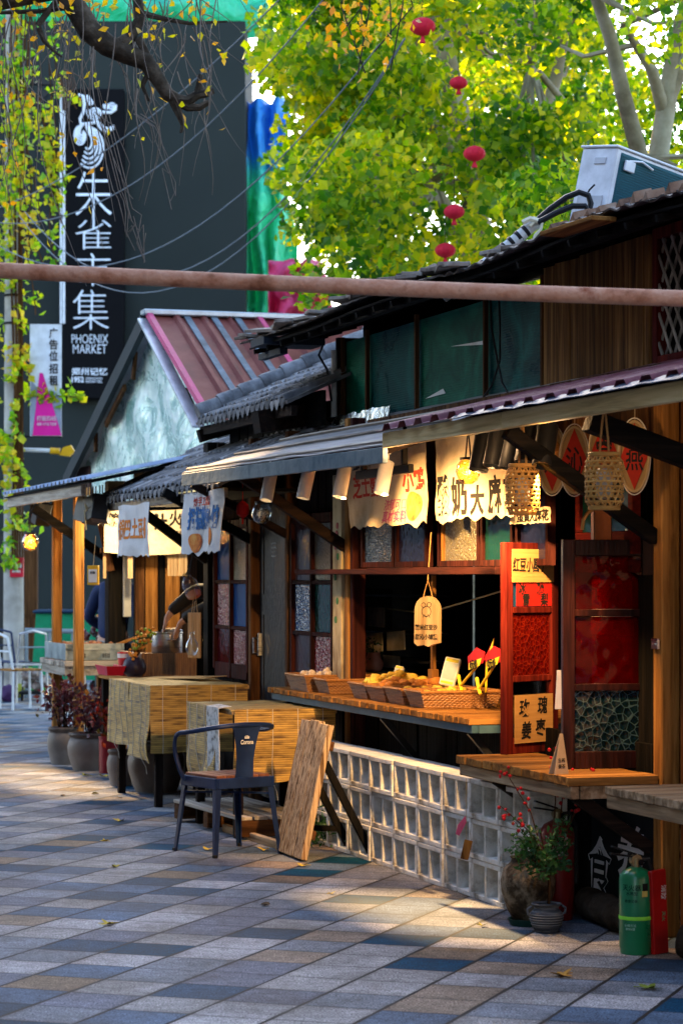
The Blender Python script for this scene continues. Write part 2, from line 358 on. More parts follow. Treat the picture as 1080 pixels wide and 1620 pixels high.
# ------------------------------------------------------------------ ground
def ground_mat():
    m, n, l, b = nodes('granite_pavers')
    tc = n.new('ShaderNodeTexCoord'); mp = n.new('ShaderNodeMapping'); mp.vector_type = 'POINT'
    mp.inputs['Rotation'].default_value = (0, 0, R(19.4)); mp.inputs['Scale'].default_value = (1/.295, 1/.285, 1); mp.inputs['Location'].default_value = (.33, .1, 0)
    l.new(tc.outputs['Object'], mp.inputs['Vector'])
    sp = n.new('ShaderNodeSeparateXYZ'); l.new(mp.outputs[0], sp.inputs[0])
    def math_(op, a, v=None, c=None):
        q = n.new('ShaderNodeMath'); q.operation = op
        for i, x in enumerate((a, v, c)):
            if x is None: continue
            if isinstance(x, (int, float)): q.inputs[i].default_value = x
            else: l.new(x, q.inputs[i])
        return q.outputs[0]
    fx = math_('FLOOR', sp.outputs['X'])
    wr = n.new('ShaderNodeTexWhiteNoise'); wr.noise_dimensions = '1D'; l.new(fx, wr.inputs['W'])
    ysh = math_('MULTIPLY_ADD', wr.outputs['Value'], .07, sp.outputs['Y'])
    fy = math_('FLOOR', ysh)
    cb = n.new('ShaderNodeCombineXYZ'); l.new(fx, cb.inputs['X']); l.new(fy, cb.inputs['Y'])
    wn2 = n.new('ShaderNodeTexWhiteNoise'); wn2.noise_dimensions = '2D'; l.new(cb.outputs[0], wn2.inputs['Vector'])
    r = n.new('ShaderNodeValToRGB'); r.color_ramp.interpolation = 'CONSTANT'; e = r.color_ramp.elements
    pal = [(0, (.165, .175, .19)), (.18, (.022, .050, .080)), (.25, (.24, .235, .23)), (.42, (.095, .120, .155)), (.58, (.215, .18, .15)), (.66, (.29, .285, .285)), (.77, (.13, .135, .155)), (.90, (.045, .065, .09)), (.95, (.18, .145, .115))]
    for i, (p, c) in enumerate(pal):
        el = e[i] if i < 2 else e.new(p)
        el.position = p; el.color = (*c, 1)
    l.new(wn2.outputs['Value'], r.inputs['Fac'])
    # flamed-granite speckle and worn, dusty patches
    sn = n.new('ShaderNodeTexNoise'); sn.inputs['Scale'].default_value = 130; sn.inputs['Detail'].default_value = 5; l.new(tc.outputs['Object'], sn.inputs['Vector'])
    s1 = n.new('ShaderNodeMapRange'); s1.inputs['From Min'].default_value = .3; s1.inputs['From Max'].default_value = .7; s1.inputs['To Min'].default_value = .15; s1.inputs['To Max'].default_value = 2.0; l.new(sn.outputs['Fac'], s1.inputs['Value'])
    dn = n.new('ShaderNodeTexNoise'); dn.inputs['Scale'].default_value = 2.3; dn.inputs['Detail'].default_value = 9; dn.inputs['Roughness'].default_value = .68; l.new(tc.outputs['Object'], dn.inputs['Vector'])
    d1 = n.new('ShaderNodeMapRange'); d1.inputs['From Min'].default_value = .3; d1.inputs['From Max'].default_value = .7; d1.inputs['To Min'].default_value = .45; d1.inputs['To Max'].default_value = 1.42; l.new(dn.outputs['Fac'], d1.inputs['Value'])
    mm = math_('MULTIPLY', s1.outputs[0], d1.outputs[0])
    hv = n.new('ShaderNodeHueSaturation'); hv.inputs['Saturation'].default_value = 1.4; l.new(r.outputs[0], hv.inputs['Color']); l.new(mm, hv.inputs['Value'])
    # joints: deep along the courses, hairline across
    fxx = math_('FRACT', sp.outputs['X']); fyy = math_('FRACT', ysh)
    dx = math_('PINGPONG', fxx, .5); dy = math_('PINGPONG', fyy, .5)
    jn = n.new('ShaderNodeTexNoise'); jn.inputs['Scale'].default_value = 6; jn.inputs['Detail'].default_value = 5; l.new(tc.outputs['Object'], jn.inputs['Vector'])
    jw = math_('MULTIPLY_ADD', jn.outputs['Fac'], .044, .003)
    jx = math_('LESS_THAN', dx, jw); jy = math_('LESS_THAN', dy, math_('MULTIPLY', jw, .55))
    jj = math_('MAXIMUM', jx, math_('MULTIPLY', jy, .6))
    ed = n.new('ShaderNodeMapRange'); ed.inputs['From Max'].default_value = .10; ed.inputs['To Min'].default_value = .72; ed.inputs['To Max'].default_value = 1
    l.new(math_('ADD', math_('MINIMUM', dx, dy), math_('MULTIPLY', math_('SUBTRACT', dn.outputs['Fac'], .5), .22)), ed.inputs['Value'])
    pn = n.new('ShaderNodeTexNoise'); pn.inputs['Scale'].default_value = 22; pn.inputs['Detail'].default_value = 6; pn.inputs['Roughness'].default_value = .75; l.new(tc.outputs['Object'], pn.inputs['Vector'])
    pm = n.new('ShaderNodeMapRange'); pm.inputs['From Min'].default_value = .32; pm.inputs['From Max'].default_value = .68; pm.inputs['To Min'].default_value = .62; pm.inputs['To Max'].default_value = 1.3; l.new(pn.outputs['Fac'], pm.inputs['Value'])
    l.new(math_('MULTIPLY', math_('MULTIPLY', mm, ed.outputs[0]), pm.outputs[0]), hv.inputs['Value'])
    mx = n.new('ShaderNodeMix'); mx.data_type = 'RGBA'; l.new(jj, mx.inputs[0]); l.new(hv.outputs[0], mx.inputs[6]); mx.inputs[7].default_value = (.022, .02, .018, 1)
    l.new(mx.outputs[2], b.inputs['Base Color'])
    rg = n.new('ShaderNodeMapRange'); rg.inputs['To Min'].default_value = .55; rg.inputs['To Max'].default_value = .9; l.new(dn.outputs['Fac'], rg.inputs['Value']); l.new(rg.outputs[0], b.inputs['Roughness'])
    b.inputs['Specular IOR Level'].default_value = .1
    hh = math_('MULTIPLY_ADD', jj, -1.0, math_('MULTIPLY', sn.outputs['Fac'], .5))
    hb = math_('MULTIPLY_ADD', wn2.outputs['Value'], .3, hh)
    bp = n.new('ShaderNodeBump'); bp.inputs['Strength'].default_value = .35; bp.inputs['Distance'].default_value = .006; l.new(hb, bp.inputs['Height']); l.new(bp.outputs[0], b.inputs['Normal'])
    return m
mb = MB(); S = 400
v = [mb.bm.verts.new(p) for p in ((-S, -20, 0), (S, -20, 0), (S, S, 0), (-S, S, 0))]; mb.bm.faces.new(v)
tag(mb.build('pavement', ground_mat()), kind='structure')

# ------------------------------------------------------------------ far buildings
SLATE = mk('dark_slate_render', [(.014, .018, .0172), (.020, .025, .024)], scale=.35, rough=.85, spec=.15, bump=.08, bsc=25)
def tarpm(name, stops, lo, hi):
    m, n, l, b = nodes(name); tc = n.new('ShaderNodeTexCoord'); sp = n.new('ShaderNodeSeparateXYZ'); l.new(tc.outputs['Object'], sp.inputs[0])
    nz = n.new('ShaderNodeTexNoise'); nz.inputs['Scale'].default_value = 1.1; l.new(tc.outputs['Object'], nz.inputs['Vector'])
    ad = n.new('ShaderNodeMath'); ad.operation = 'MULTIPLY_ADD'; ad.inputs[1].default_value = .9; l.new(nz.outputs['Fac'], ad.inputs[0]); l.new(sp.outputs['Z'], ad.inputs[2])
    mr = n.new('ShaderNodeMapRange'); mr.inputs['From Min'].default_value = lo; mr.inputs['From Max'].default_value = hi; l.new(ad.outputs[0], mr.inputs['Value'])
    r = n.new('ShaderNodeValToRGB'); r.color_ramp.interpolation = 'LINEAR'; e = r.color_ramp.elements
    for i, (p, c) in enumerate(stops):
        el = e[i] if i < 2 else e.new(p)
        el.position = p; el.color = (*c, 1)
    l.new(mr.outputs[0], r.inputs['Fac']); l.new(r.outputs[0], b.inputs['Base Color']); b.inputs['Roughness'].default_value = .38
    n2 = n.new('ShaderNodeTexNoise'); n2.inputs['Scale'].default_value = 2.2; n2.inputs['Distortion'].default_value = 1.4; n2.inputs['Detail'].default_value = 4; l.new(tc.outputs['Object'], n2.inputs['Vector'])
    bp = n.new('ShaderNodeBump'); bp.inputs['Strength'].default_value = .9; bp.inputs['Distance'].default_value = .25; l.new(n2.outputs['Fac'], bp.inputs['Height']); l.new(bp.outputs[0], b.inputs['Normal'])
    tr = n.new('ShaderNodeBsdfTranslucent'); l.new(r.outputs[0], tr.inputs['Color']); ms = n.new('ShaderNodeMixShader'); ms.inputs[0].default_value = .4
    l.new(b.outputs[0], ms.inputs[1]); l.new(tr.outputs[0], ms.inputs[2]); l.new(ms.outputs[0], n['Material Output'].inputs['Surface'])
    return m
BY = 45.0
mk_b = thing('market_building', 'dark slate rendered hall carrying the tall black market sign', 'building', (-6, BY, 0), F=False)
mb = MB(); mb.box(-11.5, at(388, 0, BY).x, BY, BY + 4, 0, 11.85); mb.build('wall', SLATE, mk_b)
mb = MB()
for x in (-9.2, -6.9): mb.box(x, x + 1.1, BY - .05, BY - .003, 0, 2.3)
each(mb, 'door', flat('dark_door', (.02, .018, .016)), mk_b)
TW = mk('tower_facade', [(.20, .2, .21), (.33, .33, .34)], scale=.3, rough=.8, bump=.1)
tw = thing('shade_tower', 'tall grey unseen tower added beyond the street end to shade the paving', 'tower', (-26, 48, 0), F=False)  # out of view, added so its edge shades the street
mb = MB(); mb.box(-40, -13.9, 46, 48, 0, 42); mb.build('wall', TW, tw)
mb = MB()
for k in range(12):
    for j in range(8): mb.box(-38.6 + j*2.8, -37.0 + j*2.8, 45.93, 45.997, 2 + k*3.3, 3.8 + k*3.3)
mb.build('window', flat('tower_glass', (.04, .06, .08), rough=.15), tw)
# the other side of the street and the houses behind the viewer
OPP = mk('opposite_brick', [(.07, .045, .035), (.14, .09, .065), (.19, .13, .10)], scale=3, rough=.85, bump=.3, bsc=30)
for i, (x0, x1, h, y0, lab) in enumerate(((-9, -3.2, 7.4, -6.2, 'brick shop house across the street, farthest of three'), (-3.0, 3.4, 8.2, -6.4, 'brick shop house across the street, middle of three'), (3.6, 11, 7.8, -6.1, 'brick shop house across the street, nearest of three'))):
    t = thing('opposite_house', lab, 'building', ((x0+x1)/2, y0, 0)); mb = MB(); mb.box(x0, x1, y0 - 5, y0, 0, h); mb.build('wall', OPP, t)
    mb = MB(); mb.prism([(x0 - .2, y0 + .5, h), (x0 - .2, y0 - 2.5, h + 1.6), (x0 - .2, y0 - 5.5, h)], (x1 - x0 + .4, 0, 0)); mb.build('roof', flat('dark_roof_tile', (.06, .055, .05), .8), t)
    for k in range(3):
        xx = x0 + .8 + k*1.8
        for z in (.9, 3.7): mb = MB(); mb.box(xx, xx + 1.1, y0 + .003, y0 + .05, z, z + 1.5); mb.build('window', flat('street_glass', (.02, .03, .035), .1), t)
t = thing('sun_gap_tower', 'unseen grey tower with slabs and bars added to shape the sun patches', 'tower', (-10.7, 47, 0), F=False); mb = MB(); mb.box(-12.42, -8.6, 46, 48, 0, 26); mb.build('wall', TW, t)  # out of view, added to bound the sun strip from the other side
for z0, z1 in ((0, 14.6), (17.0, 19.0), (20.5, 26)): mb = MB(); mb.box(-13.85, -12.43, 46.3, 47.7, z0, z1); mb.build('sun_gap_slab', TW, t)  # slabs added across the gap to choose where sun reaches the paving
for k in range(10): mb = MB(); mb.box(-13.85, -12.43, 46.9, 46.95, 14.72 + k*.23, 14.85 + k*.23); mb.build('sun_dim_bar', TW, t)  # thin bars added in the lower opening to dim the far sun patch
mb = MB(); mb = MB(); mb.box(-12.44, -8.55, 45.95, 48.05, 26.002, 26.4); mb.build('coping', flat('slate_coping', (.05, .07, .07)), t)
t = thing('end_house', 'tall brick house closing the street behind the viewer', 'building', (18, 0, 0)); mb = MB(); mb.box(16, 22, -7, 12, 0, 11); mb.build('wall', OPP, t); mb = MB(); mb.box(15.7, 22.3, -7.3, 12.3, 11.002, 11.3); mb.build('roof', flat('dark_roof_tile', (.06, .055, .05), .8), t)
# tarpaulins sheeting the end of the hall and its roof scaffold
def tarp(name, px0, px1, py0, py1, Y, m, label, seed, edge=.25, folds=5, lean=0):
    a, c = at(px0, py0, Y), at(px1, py1, Y); cx = (a.x + c.x) / 2
    def f(u, v):
        wob = edge * noise.noise(Vector((v*3.1, seed, 2*u)))
        x = a.x + (c.x - a.x) * u + wob * (u if name != 'roof_tarpaulin' else 0); z = a.z + (c.z - a.z) * v + (edge * .8 * noise.noise(Vector((u*6, seed+4, 0))) if v > .9 and name == 'roof_tarpaulin' else 0)
        y = Y + .28*math.sin(u*folds*3.1 + 3*noise.noise(Vector((u*2, v*4, seed)))) + .5*noise.noise(Vector((u*2.2, v*5, seed+9))) + lean*v
        return Vector((x, y, z))
    mb = MB(); mb.sheet(36, 60, f, .02)
    return single(mb, name, m, label, 'tarpaulin', ((a.x+c.x)/2, Y, c.z), F=False, sharp=80)
tarp('side_tarpaulin', 391, 462, 158, 505, BY + .9, tarpm('blue_green_tarp', [(0, (.04, .55, .28)), (.5, (.06, .66, .34)), (.60, (.07, .60, .50)), (.68, (.05, .36, .80)), (1, (.08, .40, .85))], 0.2, 5.2), 'crumpled blue and green tarpaulin hung down the side of the dark hall', 3.3)
tarp('roof_tarpaulin', -260, 432, -150, 52, BY + 1.2, tarpm('green_blue_tarp', [(0, (.05, .42, .28)), (.40, (.06, .45, .36)), (.55, (.04, .28, .58)), (1, (.03, .2, .55))], 0.2, 3.2), 'green and blue tarpaulin band sheeting the top of the dark hall', 7.7, edge=.3, folds=9)
tarp('pink_tarpaulin', 424, 524, 412, 520, BY - 1.5, tarpm('pink_tarp', [(0, (.60, .05, .16)), (1, (.66, .09, .24))], 0, 2), 'crumpled pink tarpaulin bulging above the maroon metal roof', 12.1, edge=.5)

# black market sign
SIGNW = flat('sign_white', (.62, .66, .74), rough=.5)
s0, s1 = at(99, 140, BY - .35), at(196, 630, BY - .35); scx = (s0.x + s1.x) / 2
sg = thing('market_sign', 'tall black vertical sign with white phoenix emblem and market name', 'sign', (scx, BY - .3, s1.z), F=False)
mb = MB(); mb.box(s0.x, s1.x, BY - .32, BY - .05, s1.z, s0.z, .01); mb.build('panel', flat('sign_black', (.0025, .0025, .0035), rough=.8, spec=.1), sg)
def stext(t, x0, x1, y0, y1, off=0.):
    p = at((x0 + x1)/2, (y0 + y1)/2, BY - .325); text(t, (y1 - y0) * BY / FPX, SIGNW, sg, p, RS, 'lettering', .01, off, fit=((x1 - x0)*BY/FPX, (y1 - y0)*BY/FPX))
for t, q in (('朱', (120, 177, 270, 346)), ('雀', (120, 176, 346, 394)), ('市', (120, 175, 401, 452)), ('集', (116, 172, 459, 521))): stext(t, *q, -.014)
stext('PHOENIX', 114, 171, 529, 543, -.012); stext('MARKET', 116, 169, 545, 559, -.012)
stext('郑州记忆', 114, 170, 582, 594, .015); stext('1952', 114, 133, 596, 605, .02); stext('ZHENGZHOU', 136, 162, 597, 600.5, .0); stext('MEMORY FEEL', 136, 162, 602, 605.5, .0)
mb = MB(); Z = BY - .335
def ln(pts, r=.022): mb.tube([at(x, y, Z) for x, y in pts], r, 6)
def spiral(cx, cy, r0, r1, a0, turns, sx=1):
    k = int(20 * abs(turns)) + 4
    ln([(cx + sx * (r0 + (r1-r0)*i/k) * math.cos(a0 + 6.283*turns*i/k), cy + (r0 + (r1-r0)*i/k) * math.sin(a0 + 6.283*turns*i/k)) for i in range(k+1)], .018)
ln([(124, 150), (131, 152), (134, 164), (132, 178), (127, 188), (128, 196), (140, 196), (155, 192)], .03)
for i in range(5): spiral(134 + i*2.6, 150 + abs(i-2)*2 + i*2, .5, 4, 1.5, 1.2)
spiral(150, 179, 1, 11, 0, 2.6, 1.1); spiral(169, 168, .5, 5, 0, 1.6); spiral(177, 169, .5, 6, 3, 1.4)
ln([(155, 176), (166, 178), (176, 178), (183, 173), (183, 166)], .03)
ln([(155, 192), (163, 200), (172, 204), (181, 199)]); ln([(153, 195), (160, 204), (170, 209), (180, 203)])
for i in range(5): ln([(131 + i*.5, 196)] + [(127 + i*.6 + (9 - 1.6*i)*math.cos(a), 214 - i*1.5 + (15 - 2.2*i)*math.sin(a)) for a in [(-2.2 - j*.33) for j in range(14)]][::1], .016)
for i in range(5): ln([(136, 197 + i)] + [(142 - i*.6 + (22 - 4*i)*math.cos(a), 234 - i*2.5 + (32 - 5*i)*math.sin(a)) for a in [(-1.1 + j*.28) for j in range(13)]], .018)
mb.build('phoenix_emblem', SIGNW, sg)

# ------------------------------------------------------------------ the buildings of the stall row (coordinates of the row)
WX, WY, WZ = (lambda k: wood(k, 'x')), (lambda k: wood(k, 'y')), (lambda k: wood(k, 'z'))
def boards(mb, x0, x1, y0, y1, z0, z1, w=.14, ax='x', gap=.004, jit=.006):
    """upright boards along x (or y)"""
    a0, a1 = (x0, x1) if ax == 'x' else (y0, y1); p = a0
    while p < a1 - .01:
        q = min(a1, p + w * rnd.uniform(.8, 1.25)); d = rnd.uniform(-jit, jit)
        if ax == 'x': mb.box(p, q - gap, y0 + d, y1 + d, z0, z1, .003)
        else: mb.box(x0 + d, x1 + d, p, q - gap, z0, z1, .003)
        p = q
BLK = wood('black', 'z')
shop = thing('snack_shop', 'two storey timber snack shop with green glazed loft and fried food counter', 'building', (-1.2, .3, 0))
# back, side and floor shell
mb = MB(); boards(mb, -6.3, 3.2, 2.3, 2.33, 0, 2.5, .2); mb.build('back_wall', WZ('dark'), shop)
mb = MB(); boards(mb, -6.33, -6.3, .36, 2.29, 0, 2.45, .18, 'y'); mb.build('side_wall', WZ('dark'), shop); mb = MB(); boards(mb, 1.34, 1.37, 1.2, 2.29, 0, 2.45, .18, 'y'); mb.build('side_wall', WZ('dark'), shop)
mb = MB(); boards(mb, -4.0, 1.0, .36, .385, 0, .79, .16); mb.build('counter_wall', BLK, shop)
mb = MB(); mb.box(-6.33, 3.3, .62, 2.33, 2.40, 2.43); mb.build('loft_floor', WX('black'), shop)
# posts
for (x, y, w, d, zt, k) in ((-6.42, .30, .13, .13, 2.46, 'black'), (-5.18, .28, .07, .09, 2.42, 'brown'), (-4.32, .28, .06, .09, 2.42, 'brown'), (-3.05, .27, .075, .09, 2.42, 'honey'), (-2.985, .28, .05, .08, 2.42, 'maroon'),
                            (1.09, .30, .085, .085, 2.36, 'honey'), (1.22, .36, .08, .07, 2.36, 'brown'), (-1.55, .31, .07, .06, 1.84, 'honey')):
    mb = MB(); mb.box(x - w/2, x + w/2, y, y + d, 0 if zt > 2 else 1.56, zt, .006); mb.build('post', WZ(k), shop)
mb = MB(); mb.box(-3.30, -3.13, .265, .30, .8, 2.1, .004); bw = mb.build('painted_board', mk('flaking_cream_paint', [(.20, .13, .07), (.52, .42, .25), (.60, .50, .33)], scale=9, st=(1, 1, .4), rough=.8, bump=.4), shop)
mb = MB()
for (x, z, r) in ((-3.215, 1.74, .035), (-3.20, 1.80, .02), (-3.24, 1.68, .02)): mb.lathe([(r, 0), (r*.9, .004)], 10, (x, .264, z), Vector((0, -1, 0)))
each(mb, 'painted_flower', flat('faded_rose', (.42, .10, .10), .8), bw)
mb = MB()
for (x, z) in ((-3.19, 1.62), (-3.24, 1.5), (-3.2, 1.36), (-3.23, 1.25)): mb.lathe([(.022, 0), (.02, .004)], 7, (x, .264, z), Vector((0, -1, 0)))
each(mb, 'painted_leaf', flat('faded_green', (.06, .20, .09), .8), bw)
# door
door = MB(); door.box(-5.14, -4.35, .34, .375, .05, 1.98, .004); do = door.build('door', mk('scuffed_black_paint', [(.007, .007, .008), (.014, .013, .014), (.05, .045, .045)], scale=5, st=(1, 1, .6), rough=.5, bump=.4, bsc=25), shop)
mb = MB()
for z0, z1 in ((.15, .55), (.62, 1.28), (1.36, 1.92)):
    for a, c, e, g in ((-5.06, -4.43, z0, z0 + .025), (-5.06, -4.43, z1 - .025, z1), (-5.06, -5.035, z0 + .025, z1 - .025), (-4.455, -4.43, z0 + .025, z1 - .025)): mb.box(a, c, .333, .338, e, g)
mb.build('door_panel', mk('scuffed_black_trim', [(.010, .010, .011), (.03, .028, .03)], scale=9, rough=.5, bump=.3), do)
mb = MB(); mb.box(-5.09, -5.07, .31, .338, .98, 1.13, .003); mb.tube([(-5.08, .31, 1.0), (-5.08, .28, 1.0), (-5.08, .28, 1.1), (-5.08, .31, 1.1)], .007, 6); mb.build('handle', STEEL, do)
mb = MB()
for i in range(4): mb.tube([(-4.83 + .012*j, .332, 1.635 + .028*i + .006*math.sin(j*1.7 + i)) for j in range(10)], .003, 4)
mb.build('chalk_mark', flat('chalk', (.55, .55, .55), .9), do)
mb = MB(); mb.box(-5.145, -4.35, .345, .37, 1.985, 2.42); mb.build('lintel_board', WX('black'), shop)
# patterned glass windows beside the door
GLS = dict(blue=tglass('blue_pane', (.02, .11, .34), 40, .3), bluesp=tglass('blue_sparkle_pane', (.03, .11, .28), 70, 1, .75, .2, (.45, .62, .8)), red=tglass('red_speckle_pane', (.20, .012, .03), 75, 1, .75, .25, (.62, .32, .36)),
           redd=tglass('dark_red_pane', (.11, .008, .015), 30, .3, .5), gold=tglass('gold_pebble_pane', (.15, .13, .07), 80, 1, .8, .3, (.48, .44, .30)), green=tglass('green_pane', (.012, .085, .07), 30, .3),
           navy=tglass('navy_speckle_pane', (.006, .02, .06), 90, 1, .8, .25, (.05, .13, .28)), violet=tglass('violet_pane', (.03, .03, .09), 25, .3), pink=tglass('grey_rose_pane', (.13, .08, .09), 35, .4))
def sash_window(x0, x1, z0, z1, cols_, y=.31, n=2):
    fr = MB(); t = .035; w = (x1 - x0) / n
    for i in range(n + 1): fr.box(x0 + i*w - t/2, x0 + i*w + t/2, y - .03, y + .02, z0, z1, .004)
    hs = [z0 + (z1 - z0) * q for q in (0, .30, .62, 1)]
    for i in range(n):
        for k, h in enumerate(hs):
            fr.box(x0 + i*w + t/2 + .001, x0 + (i+1)*w - t/2 - .001, y - .025, y + .015, h - (.05 if k == 0 else .012), h + (.05 if k in (0, 3) else .012), .003)
    win = fr.build('stained_window', WZ('maroon'), shop)
    for i in range(n):
        for k in range(3):
            g = MB(); g.box(x0 + i*w + t/2 + .002, x0 + (i+1)*w - t/2 - .002, y - .006, y - .001, hs[k] + .014, hs[k+1] - .014); g.build('pane', GLS[cols_[i][k]], win)
    return win
sash_window(-6.12, -5.26, .86, 1.84, (('redd', 'red', 'blue'), ('red', 'blue', 'gold')))
sash_window(-4.22, -3.38, .86, 1.84, (('pink', 'bluesp', 'pink'), ('red', 'green', 'gold')))
mb = MB(); boards(mb, -6.32, -5.22, .34, .365, .02, .80, .14); mb.build('lower_wall', WZ('dark'), shop); mb = MB(); boards(mb, -4.28, -3.34, .34, .365, .02, .80, .14); mb.build('lower_wall', WZ('dark'), shop)
mb = MB(); boards(mb, -6.32, -5.22, .34, .365, 1.90, 2.4, .14); mb.build('upper_wall', WZ('dark'), shop); mb = MB(); boards(mb, -4.28, -3.34, .34, .365, 1.90, 2.4, .14); mb.build('upper_wall', WZ('dark'), shop)
# transom shelf and the fixed panes above the counter
sh = MB(); a = P(475, 905, .16); c = P(798, 905, .16)
sh.box(a.x, a.x + (c.x-a.x)*.42, .12, .29, 1.515, 1.545, .004); sh.box(a.x + (c.x-a.x)*.42 + .01, c.x, .11, .29, 1.512, 1.55, .004); sh.build('transom_shelf', WX('maroon'), shop)
def panes(lst, z0, z1, y=.32):
    for (p0, p1, g) in lst:
        x0, x1 = P(p0, 870, y).x, P(p1, 870, y).x
        q = MB(); t = .03
        q.box(x0 - t, x0, y - .02, y + .02, z0, z1); q.box(x1, x1 + t, y - .02, y + .02, z0, z1); q.box(x0, x1, y - .018, y + .018, z0, z0 + t); q.box(x0, x1, y - .018, y + .018, z1 - t, z1)
        w = q.build('transom_window', WZ('maroon'), shop)
        q = MB(); q.box(x0 + .002, x1 - .002, y - .004, y + .002, z0 + t, z1 - t - .002); q.build('pane', GLS[g], w)
panes(((578, 624, 'navy'), (632, 676, 'violet'), (700, 759, 'gold'), (768, 812, 'green'), (824, 868, 'violet')), 1.555, 2.0)
mb = MB(); boards(mb, -2.85, 1.03, .335, .36, 2.005, 2.4, .2); mb.build('head_board', WZ('brown'), shop)
# window by the end post with red frame (behind the signs)
q = MB(); x0, x1 = P(912, 850, .34).x, P(1003, 850, .34).x
for a, c, e, g in ((x0, x1, 1.60, 1.70), (x0, x1, 1.52, 1.575), (x0, x1, 1.98, 2.03), (x0, x0 + .05, 1.701, 1.979), (x1 - .05, x1, 1.701, 1.979)): q.box(a, c, .33, .37, e, g, .003)
w = q.build('red_window', WX('red'), shop); q = MB(); q.box(x0 + .052, x1 - .052, .345, .35, 1.702, 1.978); q.build('pane', GLS['green'], w)
mb = MB(); boards(mb, .25, 1.05, .372, .395, .02, 1.51, .18); mb.build('side_panel', BLK, shop)
mb = MB(); mb.box(.27, .70, .362, .369, .70, 1.24); mb.box(.27, .70, .362, .369, 1.32, 1.49); mb.box(.27, .70, .355, .371, 1.243, 1.317); mb.build('pale_panel', mk('pale_paper_panel', [(.40, .34, .28), (.62, .56, .48)], scale=5, rough=.8, bump=.1), shop)
# diagonal brackets under the eaves
for (x, zt, zb, y1, k, w) in ((-5.2, 2.06, 1.74, -.30, 'black', .06), (-4.35, 2.08, 1.76, -.32, 'dark', .05), (-3.12, 2.08, 1.66, -.34, 'dark', .06), (1.06, 2.10, 1.66, -.36, 'black', .06), (1.75, 2.10, 1.9, -.3, 'black', .08), (.42, 2.2, 1.86, .0, 'honey', .045), (-6.42, 1.97, 1.62, -.17, 'black', .065)):
    mb = MB(); mb.bar((x, .31, zb), (x, y1, zt), w, w, .004); mb.build('bracket', WY(k), shop)
mb = MB(); p, q2 = P(1038, 812, .298), P(1060, 812, .298)
mb.box(1.06, 1.12, .285, .297, 1.20, 1.245, .002); mb.tube([(1.075, .283, 1.222), (1.105, .283, 1.222)], .004, 6); mb.build('latch_plate', STEEL, shop)
# loft: glazed green corrugated sheet, boards, lattice
UY = .6
def corr(mb, x0, x1, z0, z1, y, per=.013, amp=.0014):
    n = int((z1 - z0) / per) * 4
    mb.sheet(2, n, lambda u, v: Vector((x0 + (x1 - x0)*u, y + amp*math.sin(v*n/4*6.283), z0 + (z1 - z0)*v)), .004)
gm = mk('green_ribbed_sheet', [(.001, .035, .020), (.003, .10, .058), (.012, .20, .12)], scale=2.5, rough=.32, bump=.05, spec=.03, dist=1)
gm2 = mk('teal_ribbed_sheet', [(.001, .020, .024), (.002, .065, .06), (.010, .16, .14)], scale=2.5, rough=.3, bump=.05, spec=.03, dist=1)
xs = [P(px, 600, UY).x for px in (545, 584, 662, 771, 862)]
for i in range(4):
    mb = MB(); corr(mb, xs[i] + .005, xs[i+1] - .005, 2.44, 2.97, UY + .01); mb.build('ribbed_panel', gm2 if i in (1, 3) else gm, shop, sharp=80)
for (pa, qa_), (pb_, qb_), (pc_, qc_) in (((672, 631), (700, 615), (704, 622)), ((712, 548), (770, 538), (768, 545)), ((858, 585), (862, 640), (853, 622))):
    mb = MB(); mb.prism([P(pa, qa_, UY + .003), P(pb_, qb_, UY + .003), P(pc_, qc_, UY + .003)], (0, .003, 0)); mb.build('torn_film', flat('white_film', (.55, .58, .58), .5), shop)
for x in xs:
    mb = MB(); mb.box(x - .012, x + .012, UY - .025, UY, 2.43, 3.0, .002); mb.build('glazing_bar', WZ('brown'), shop)
mb = MB(); mb.box(xs[0] - .06, xs[0] - .02, UY - .04, UY + 1.4, 2.42, 3.0); mb.build('corner_board', WZ('dark'), shop)
e0, e1 = P(864, 560, UY).x, P(1032, 560, UY).x
mb = MB(); p = e0
while p < e1 - .03:
    q = min(e1, p + rnd.uniform(.30, .46)); mb.box(p, q - .006, UY - .02 + rnd.uniform(-.006, .004), UY + .01, 2.43, 3.04, .004); p = q
mb.build('loft_boards', WZ('plank'), shop)
l0, l1 = P(1040, 500, UY).x, P(1040, 500, UY).x + 1.1
fr = MB()
for a, c, e, g in ((l0, l0 + .05, 2.43, 3.05), (l1 - .05, l1, 2.43, 3.05), (l0 + .051, l1 - .051, 2.43, 2.48), (l0 + .051, l1 - .051, 3.0, 3.05)): fr.box(a, c, UY - .03, UY + .02, e, g, .003)
lw = fr.build('lattice_window', WZ('red'), shop)
mb = MB()
for i in range(-6, 14):
    for s_ in (1, -1):
        x = l0 + .09*i if s_ > 0 else l0 + .09*(i + 1); pts = []
        z0, z1 = 2.482, 2.998; xa, xb = x, x + s_ * .36
        ca, cb2 = max(l0 + .05, min(l1 - .05, xa)), max(l0 + .05, min(l1 - .05, xb))
        if abs(ca - cb2) < .02: continue
        za = z0 + (z1 - z0) * (ca - xa) / (xb - xa); zb = z0 + (z1 - z0) * (cb2 - xa) / (xb - xa)
        mb.bar((ca, UY - .012 + .008*s_, za), (cb2, UY - .012 + .008*s_, zb), .006, .016)
mb.build('lattice', WZ('grey'), lw)
mb = MB(); mb.box(l0 + .05, l1 - .05, UY + .03, UY + .05, 2.44, 3.04); mb.build('lattice_backing', BLK, lw)
mb = MB(); mb.box(-4.35, 4.2, 2.2, 2.24, 2.43, 3.6); mb.box(-4.35, -4.3, .8, 2.2, 2.43, 3.4); mb.build('loft_wall', WX('black'), shop)
